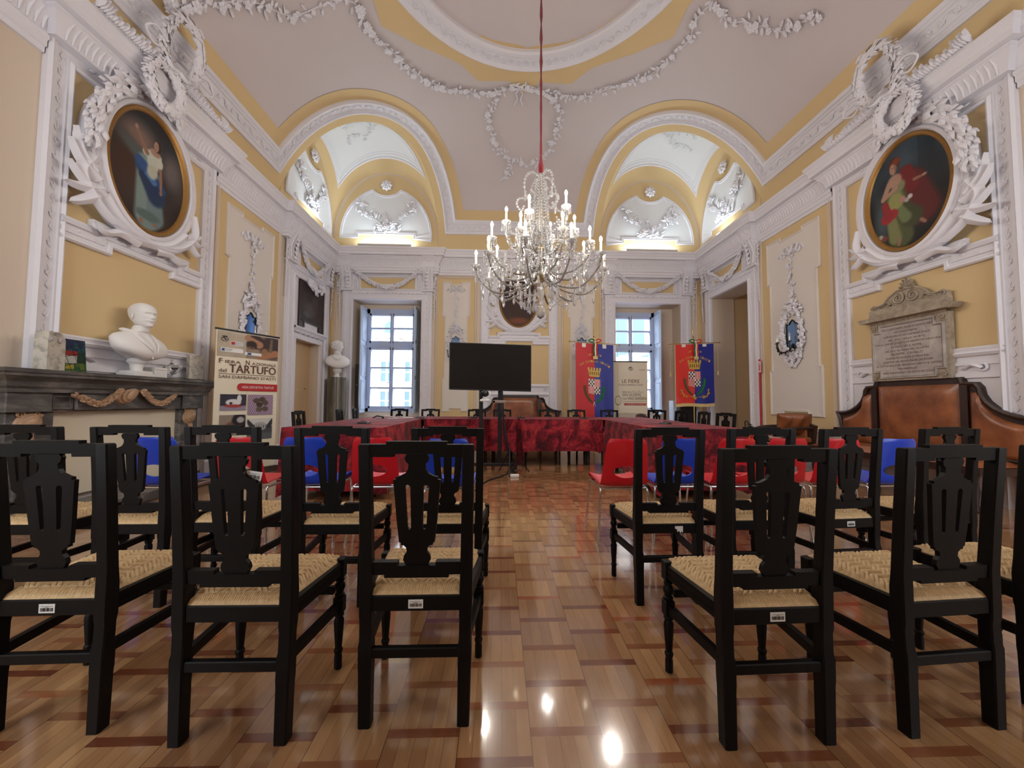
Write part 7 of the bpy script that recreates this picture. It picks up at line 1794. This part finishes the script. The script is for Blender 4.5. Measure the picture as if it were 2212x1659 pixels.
def fair(t, F, w):
    H = lambda f: .15+(2.0-.15)*f
    Z = lambda y: 2.0-(y-40)/1230*1.68     # page rows measured downwards
    def hands(a, b):
        c = (190, 176, 156) if a < .45 else (150, 132, 114); v = vn(a*7, b*5)*24-12; return tuple(x+v for x in c)
    fn = painter(hands, [('e', .88, .55, .22, .5, (66, 52, 56), .5), ('e', .60, .72, .14, .3, (60, 44, 44), .5), ('l', .46, .85, .66, .62, .05, .07, (176, 128, 100), .5), ('e', .53, .58, .09, .17, (48, 36, 34), .6), ('e', .50, .46, .025, .06, (120, 84, 66), .5), ('e', .56, .44, .025, .06, (120, 84, 66), .5), ('l', .68, .12, .95, .3, .06, .07, (172, 120, 88), .5), ('e', .76, .35, .06, .14, (150, 112, 78), .6), ('l', .88, .9, .86, .4, .02, .03, (120, 100, 80), .5)], .45)
    canvas(lambda x, z: F(x, z, .008), .02, .99, 1.63, 1.965, 80, 40, fn, 'truffle_photo', t)
    crest_small(t, F, .12, 1.86, .12, 'ink_black', .55)
    flat(t, F, rect(.21, .40, 1.79, 1.84), 'paper_white', 'region_logo'); flat(t, F, rect(.215, .27, 1.795, 1.835), 'ink_red', 'region_emblem', .013)
    words(t, F, [('REGIONE', .28, .395, 1.817, 1.833), ('PIEMONTE', .28, .395, 1.797, 1.811)], 'region_words', 'ink_blue')
    flat(t, F, rect(.07, .40, 1.69, 1.745), 'paper_white', 'province_logo'); words(t, F, [('PROVINCIA', .13, .24, 1.72, 1.735), ("D'ASTI", .13, .22, 1.70, 1.714)], 'province_words', 'ink_black'); flat(t, F, rect(.08, .12, 1.70, 1.735), 'ink_blue', 'province_emblem', .013)
    flat(t, F, rect(.43, .70, 1.675, 1.715), 'paper_white', 'partner_logos'); flat(t, F, rect(.47, .53, 1.68, 1.71), 'ink_blue', 'partner_emblem', .013)
    words(t, F, [('F', .05, .10, 1.535, 1.60), ('IERA', .14, .37, 1.54, 1.58), ('N', .45, .51, 1.535, 1.60), ('AZIONALE', .55, .96, 1.54, 1.58), ('del', .05, .16, 1.415, 1.465), ('TARTUFO', .20, .96, 1.415, 1.53), ("SAN DAMIANO D'ASTI", .05, .96, 1.335, 1.378)], 'title', 'ink_brown')
    words(t, F, [('TARTUFO', .204, .964, 1.415, 1.53)], 'title_shade', 'ink_brown', .0125)
    flat(t, F, rect(.05, .96, 1.394, 1.399), 'ink_brown', 'title_rule')
    rr = [(1.0, 1.17), (1.0, 1.275), (.38, 1.275), (.345, 1.26), (.33, 1.22), (.345, 1.185), (.38, 1.17)]; flat(t, F, rr, 'ink_red', 'red_label'); words(t, F, [('AREA ESPOSITIVA TARTUFI', .40, .93, 1.205, 1.24)], 'label_words', 'paper_white', .0125)
    canvas(lambda x, z: F(x, z, .008), .09, .48, .90, 1.12, 40, 26, painter(lambda a, b: (58, 56, 70) if b > .3 else (150, 140, 160), [('e', .5, .5, .3, .2, (226, 226, 226), .3), ('e', .72, .72, .09, .26, (226, 226, 226), .3), ('e', .5, .28, .36, .1, (168, 70, 66), .5), ('e', .4, .45, .06, .08, (60, 58, 70), .3)], .8), 'castle_photo', t)
    canvas(lambda x, z: F(x, z, .008), .51, .93, .83, 1.12, 60, 44, painter(lambda a, b: (196, 180, 200) if (a*14+b*6) % 1 < .5 else (120, 76, 110), [('e', x, y, .13, .13, c, .3) for x, y, c in ((.32, .7, (92, 78, 68)), (.56, .76, (84, 70, 62)), (.68, .6, (96, 82, 72)), (.45, .5, (74, 62, 56)), (.45, .28, (104, 90, 78)), (.68, .3, (98, 84, 76)))], 1), 'truffle_bowl_photo', t)
    canvas(lambda x, z: F(x, z, .008), .09, .48, .56, .84, 30, 26, painter(lambda a, b: (150, 136, 122), [('e', .75, .6, .3, .5, (40, 36, 40), .4), ('e', .4, .35, .2, .3, (120, 84, 70), .6), ('e', .8, .75, .15, .15, (180, 176, 176), .6)], .9), 'tasting_photo', t)
    canvas(lambda x, z: F(x, z, .008), .51, .93, .48, .78, 60, 40, painter(lambda a, b: (212, 210, 206) if b > .6 else (100, 104, 108) if b < .3 else (84, 84, 86), [('e', .5, .62, .28, .2, (172, 170, 168), .2)]+[('e', .28+.09*i, .6, .012, .1, (70, 70, 74), .2) for i in range(6)]+[('l', 0, .9, .2, .6, .06, .1, (60, 62, 66), .3), ('l', 1, .9, .85, .6, .06, .1, (60, 62, 66), .3)], .9), 'town_hall_photo', t)
    canvas(lambda x, z: F(x, z, .008), .09, .48, .20, .50, 20, 20, painter(lambda a, b: (120, 96, 76), [('e', .5, .5, .3, .3, (80, 62, 50), .6)], 1), 'market_photo', t)
rollup((-3.73, 4.97, 0), (-3.36, 5.71, 0), 2.0, 'cream roll-up banner of the national truffle fair beside the fireplace', fair)
def fairs(t, F, w):
    flat(t, F, rect(.02, .98, .78, 1.96), 'paper_cream', 'upper_sheet', .012)
    crest_small(t, F, .5, 1.83, .16, 'ink_brown', .5)
    words(t, F, [('LE FIERE', .24, .76, 1.50, 1.58), ("DI SAN DAMIANO D'ASTI", .14, .86, 1.43, 1.475)], 'title', 'ink_brown', .0145)
    words(t, F, [('FIERA DI', .25, .47, 1.26, 1.30), ('SAN GIUSEPPE', .25, .80, 1.185, 1.245), ('E DEL', .25, .38, 1.105, 1.145), ('VINO BARBERA', .40, .97, 1.095, 1.165), ('LA PIU ANTICA DEL PIEMONTE DAL 1277', .26, .96, 1.045, 1.065)], 'subtitle', 'ink_brown', .0145)
    flat(t, F, [(.28, .965), (.32, .99), (.28, 1.015), (.97, 1.015), (.93, .99), (.97, .965)], 'ink_red', 'ribbon', .015); words(t, F, [('2a DOMENICA DI MARZO', .36, .9, .977, 1.003)], 'ribbon_words', 'paper_cream', .0165)
    mb = MB()
    for k in range(3): mb.tube([F(.75+.035*i, 1.80+.018*(i % 2), .014) for i in range(6)], .004, 5)
    mb.build('arches_logo', MT['ink_brown'], t, 0, world=True)
    mb = MB(); R = random.Random(9)
    for k in range(9): a = R.random()*6; mb.tube([F(.12+.09*cos(a+q*.8), 1.08+.10*sin(a+q*.8)*(1+.2*k/9), .014) for q in range(4)], .003, 4)
    for k in range(8): mb.tube([F(.48+.05*k, 1.26, .014), F(.50+.05*k, 1.29+.02*(k % 3), .014), F(.53+.05*k, 1.26, .014)], .003, 4)
    mb.build('vine_drawing', MT['ink_grey'], t, 0, world=True)
    canvas(lambda x, z: F(x, z, .010), .02, .99, .58, .77, 60, 24, painter(lambda a, b: (206, 196, 178), [('e', .8, .7, .16, .3, (90, 66, 60), .5), ('e', .92, .4, .1, .3, (72, 50, 60), .6), ('e', .7, .5, .08, .15, (140, 90, 80), .6), ('e', .96, .2, .06, .3, (60, 46, 60), .6)], .5), 'lower_picture', t)
    words(t, F, [('FIERA', .05, .40, .50, .56), ('dei', .43, .52, .505, .535), ('SANTI', .56, .93, .50, .56), ('Fiera Nazionale', .2, .8, .445, .475)], 'lower_title', 'ink_brown')
rollup((2.72, 8.72, 0), (3.53, 8.72, 0), 2.02, 'cream roll-up banner listing the fairs, standing before the right window', fairs)

# ---------------------------------------------------------------- town banners hanging from poles
def gonfalon(x0, x1, y, zt, zb, xc, label, small, rot):
    W_, Hh = x1-x0, zt-zb; t = thing('town_banner', label, 'banner', ((x0+x1)/2, y, 0))
    cs, sn = cos(rot), sin(rot); xm = (x0+x1)/2
    def S3(u, v, d=0):
        x = (u-.5)*W_; wv = .006*sin(u*9+v*3)*(1-v)+.003*sin(u*19+v*2)*(1-v)+(.03*sin(u*6+v*14)*max(0, .4-v) if small else 0); sk = .02*(u-.5)*(-1 if small else 1)
        return V(xm+x*cs, y-wv-d+x*sn, zt-(1-v)*Hh+(.012*sin(u*6)*(1-v))+(u-.5)*(.03 if small else -.05))
    for k, (a, b, m, nm) in enumerate(((0, .5, 'satin_red' if small else 'satin_red_dark', 'red_half'), (.5, 1, 'satin_blue', 'blue_half'))):
        mb = MB(); mb.grid([[S3(a+(b-a)*i/24, j/50) for i in range(25)] for j in range(51)]); mb.build(nm, MT[m], t, 60, world=True)
    E = lambda u, v: S3(u, v, .006)
    # crossbar, pole, spear tip and stand
    mb = MB(); a, b = S3(-.16, 1.0), S3(1.16, 1.0); a.z += .02; b.z += .02; mb.tube([a, b], .009, 8); mb.ball(a, .02); mb.ball(b, .02); mb.build('crossbar', MT['brass'], t, 50, world=True)
    px, pz = xm, zt+.02
    mb = MB(); mb.tube([V(px, y+.05, .05), V(px, y+.05, zt+.16)], .014, 10); mb.build('pole', MT['brass'], t, 50, world=True)
    mb = MB(); mb.lathe([(.006, 0), (.026, .03), (.006, .06), (.004, .10), (.014, .13), (.001, .27)], (px, y+.05, zt+.14), 12); mb.build('spear_tip', MT['brass'], t, 50, world=True)
    mb = MB(); mb.lathe([(.16, 0), (.16, .02), (.05, .06), (.02, .10)], (px, y+.05, 0), 20); mb.build('foot', MT['brass'], t, 40, world=True)
    # tricolour bow and sash ends
    for nm, c_, off in (('green_ribbon', 'thread_green', -.032), ('white_ribbon', 'thread_white', 0), ('red_ribbon', 'satin_red', .032)):
        mb = MB(); w = .031; q = .012; G = [[V(px+off+w*(i/4-.5)*1+.004*sin(j), y-.07-.01*cos(i*1.5), zt+.01-.32*j/10) for i in range(5)] for j in range(11)]; mb.grid(G)
        s_ = -1 if off < 0 else 1
        if off: mb.tube(bez([V(px, y-.05, zt+.05), V(px+s_*.07, y-.07, zt+.10), V(px+s_*.14, y-.05, zt+.07), V(px+s_*.08, y-.06, zt+.03), V(px, y-.05, zt+.04)], 6), .014, 6)
        else: mb.ball((px, y-.06, zt+.04), .028)
        mb.build(nm, MT[c_], t, 60, world=True)
    mb = MB(); mb.box(px-.05, px+.05, y-.085, y-.065, zt-.36, zt-.29); mb.build('gold_fringe', MT['gold_fringe'], t, 0, world=True)
    for u in (.22, .76): mb = MB(); mb.prism([(u-.05, .985-.03), (u+.05, .955), (u+.05, 1.0), (u-.05, 1.0)], lambda a_, b_: S3(a_, b_, .002), lambda a_, b_: S3(a_, b_, .006)); mb.build('hanging_tab', MT['thread_white'], t, 0, world=True)
    # embroidery: arched town name
    asp = W_/Hh; mb = MB()
    def arc(txt, R_, cu, cv, span, size):
        n = len(txt)
        for i, ch in enumerate(txt):
            if ch == ' ': continue
            a = pi/2+span/2-span*(i+.5)/n; x, z = cu+R_*cos(a), cv+R_*sin(a)/1*asp; r = a-pi/2
            def M_(u, v, x=x, z=z, r=r): return E(x+(u*cos(r)-v*sin(r)), z+(u*sin(r)+v*cos(r))*asp)
            put_text(mb, ch, M_, -size*.32, size*.32, -size*.45, size*.45)
    vt = .80 if not small else .79
    arc("CITTA DI", .5, .5, vt-.43*asp+.05, .75, .05); arc("SAN DAMIANO D'ASTI", .66, .5, vt-.70*asp+.02, 1.3, .065)
    mb.build('embroidered_name', MT['thread_gold'], t, 0, world=True)
    # crown
    vc = .655 if not small else .62; cx_ = .49; mb = MB(); PR = lambda pts, d0=.004, d1=.010: mb.prism(pts, lambda a_, b_: S3(a_, b_, d0), lambda a_, b_: S3(a_, b_, d1))
    A = asp
    PR([(cx_-.13, vc-.07*A), (cx_+.13, vc-.07*A), (cx_+.16, vc+.10*A), (cx_-.16, vc+.10*A)])
    for k in range(5):
        u = cx_-.15+.075*k; PR([(u-.022, vc+.10*A), (u+.022, vc+.10*A), (u+.024, vc+.17*A), (u-.024, vc+.17*A)])
    mb.build('crown', MT['thread_gold'], t, 0, world=True)
    mb = MB()
    for k in range(5): u = cx_-.11+.055*k; PR([(u-.010, vc-.02*A), (u+.010, vc-.02*A), (u+.010, vc+.06*A), (u-.010, vc+.06*A)], .010, .012)
    mb.build('crown_gates', MT['ink_brown'], t, 0, world=True)
    # quartered shield: chequers and stripes
    s0, s1 = cx_-.15, cx_+.15; v1 = vc-.13*A; v0 = v1-.40*A if not small else v1-.40*A; vm = (v0+v1)/2; um = (s0+s1)/2
    mb = MB(); PR([(s0, v0+.02*A), (um, v0-.0*A), (s1, v0+.02*A), (s1, v1), (s0, v1)]); mb.build('shield', MT['thread_white'], t, 0, world=True)
    mb = MB()
    for (a0, b0) in ((s0, vm), (um, v0)):
        for i in range(4):
            for j in range(4):
                if (i+j) % 2 == 0: w = (um-s0)/4; h = (v1-vm)/4; x, z = a0+w*(i+.5), b0+h*(j+.5); PR([(x-w*.62, z), (x, z-h*.62), (x+w*.62, z), (x, z+h*.62)], .012, .016)
    mb.build('chequers', MT['ink_black'], t, 0, world=True)
    mb = MB()
    for (a0, b0) in ((um, vm), (s0, v0+.01*A)):
        for i in range(4): w = (um-s0)/8; x = a0+w*(2*i+.5); PR([(x, b0), (x+w, b0), (x+w, b0+(v1-vm)*.98), (x, b0+(v1-vm)*.98)], .012, .016)
    mb.build('stripes', MT['satin_red'], t, 0, world=True)
    for s_, m_2 in ((-1, 'thread_olive'), (1, 'thread_green')):
        mb = MB(); P = [E(cx_+s_*u, vm+v*A) for u, v in ((.02, -.42), (.10, -.38), (.18, -.28), (.235, -.15), (.25, -.02))]; P = bez(P, 6); mb.tube(P, .004, 5); R = random.Random(4)
        for i in range(2, len(P)):
            for q in (1, -1):
                d = (P[i]-P[i-1]).normalized(); leaf(mb, P[i], d+V(q*.7, 0, 0), V(0, -1, 0), .055, .024, .3)
        mb.build('laurel_branch', MT[m_2], t, 0, world=True)
    mb = MB(); P = bez([E(u, (.16 if not small else .13)+v*A) for u, v in ((.15, .14), (.19, .02), (.30, -.03), (.42, -.03), (.5, -.06), (.58, -.03), (.70, -.03), (.81, .02), (.85, .14))], 6); mb.tube(P, .005, 5); R = random.Random(6)
    for i in list(range(0, 12, 2))+list(range(20, 28, 2))+list(range(36, len(P), 2)):
        for q in range(3): leaf(mb, P[i], V(R.uniform(-1, 1), 0, R.uniform(-1, 1)), V(0, -1, 0), .045, .024, .4)
    mb.build('gold_branch', MT['thread_gold'], t, 0, world=True)
    mb = MB(); mb.ball(E(cx_, vm-.42*A), .018); mb.tube([E(cx_-.03, vm-.50*A), E(cx_, vm-.42*A), E(cx_+.03, vm-.50*A)], .007, 5); mb.build('bow_knot', MT['thread_white'], t, 0, world=True)
    if small:
        mb = MB(); mb.grid([[S3(i/30, 0, .002)+V(0, 0, -.075*j+.006*(i % 2)*j) for i in range(31)] for j in (0, 1)]); mb.build('bottom_fringe', MT['gold_fringe'], t, 0, world=True)
        mb = MB(); mb.tube([S3(-.005, k/20) for k in range(21)], .008, 6); mb.build('side_braid', MT['gold_fringe'], t, 0, world=True)
    for u, l in ((-.13, 1.22 if not small else .62), (1.1, 1.2 if not small else .62)):
        p = S3(u, 1.0); mb = MB(); mb.tube([p+V(0, -.01, .01), p+V(.0, -.01, -l)], .0035, 5); mb.lathe([(.004, 0), (.016, -.02), (.012, -.05), (.018, -.10)], p+V(0, -.01, -l), 8); mb.build('tassel_cord', MT['gold_fringe'], t, 40, world=True)
gonfalon(1.72, 2.585, 8.3, 2.36, .35, 2.1, 'tall dark red and blue town banner with embroidered crest left of the right window', False, 0)
gonfalon(4.0, 4.87, 8.25, 2.37, 1.02, 4.4, 'short bright red and blue fringed town banner in the right far corner', True, -.05)
# display case and uprights under the small banner
t = thing('display_case', 'dark glazed case with pale edges standing under the short town banner', 'cabinet', (4.45, 8.75, 0))
mb = MB(); mb.bev(-.16, .22, -.10, .10, 0, 1.05, .01); mb.build('dark_body', MT['black_plastic'], t)
for x in (-.30, .26): mb = MB(); mb.bev(x-.035, x+.035, -.11, .11, 0, 1.08, .006); mb.build('upright', MT['shutter_paint'], t)

# ---------------------------------------------------------------- fire extinguisher and its sign
t = thing('fire_extinguisher', 'red fire extinguisher with yellow label by the right doorway', 'extinguisher', (XR-.32, 7.0, .0))
mb = MB(); mb.lathe([(.075, .06), (.08, .08), (.08, .44), (.065, .50), (.03, .53), (.025, .56)], (0, 0, 0), 24); mb.lathe([(.08, 0), (.08, .06), (.07, .06)], (0, 0, 0), 24); mb.build('cylinder', MT['fire_red'], t, 40)
mb = MB(); mb.bev(-.06, .03, -.015, .015, .57, .60, .004); mb.bev(-.08, .02, -.012, .012, .62, .635, .003); mb.lathe([(.02, .54), (.02, .60)], (0, 0, 0), 10); mb.build('valve', MT['black_metal'], t)
mb = MB(); mb.tube(bez([V(0, 0, .59), V(-.02, .08, .68), V(-.03, .13, .66), V(-.02, .12, .50), V(0, .095, .30)], 8), .010, 8); mb.build('hose', MT['black_plastic'], t, 50)
mb = MB(); mb.grid([[(.0815*cos(a), .0815*sin(a), z) for z in (.30, .43)] for a in [pi+.1*k-.6 for k in range(13)]]); mb.build('label', MT['label_yellow'], t, 50)
t = thing('extinguisher_sign', 'thin red and white post sign marking the fire extinguisher', 'sign', (XR-.06, 7.09, 0))
mb = MB(); mb.bev(-.012, .012, -.012, .012, 0, 1.90, .003); mb.lathe([(.09, 0), (.09, .012), (.02, .03)], (-.05, 0, 0), 16); mb.build('post', MT['fire_red'], t)
mb = MB(); mb.box(-.018, -.013, -.075, .005, 1.62, 1.88); mb.build('panel', MT['fire_red'], t)
mb = MB(); mb.box(-.021, -.018, -.065, -.005, 1.64, 1.86); mb.build('white_field', MT['paper_white'], t)
mb = MB(); mb.box(-.023, -.021, -.045, -.022, 1.67, 1.79); mb.box(-.023, -.021, -.040, -.028, 1.80, 1.83); mb.build('pictogram', MT['fire_red'], t)
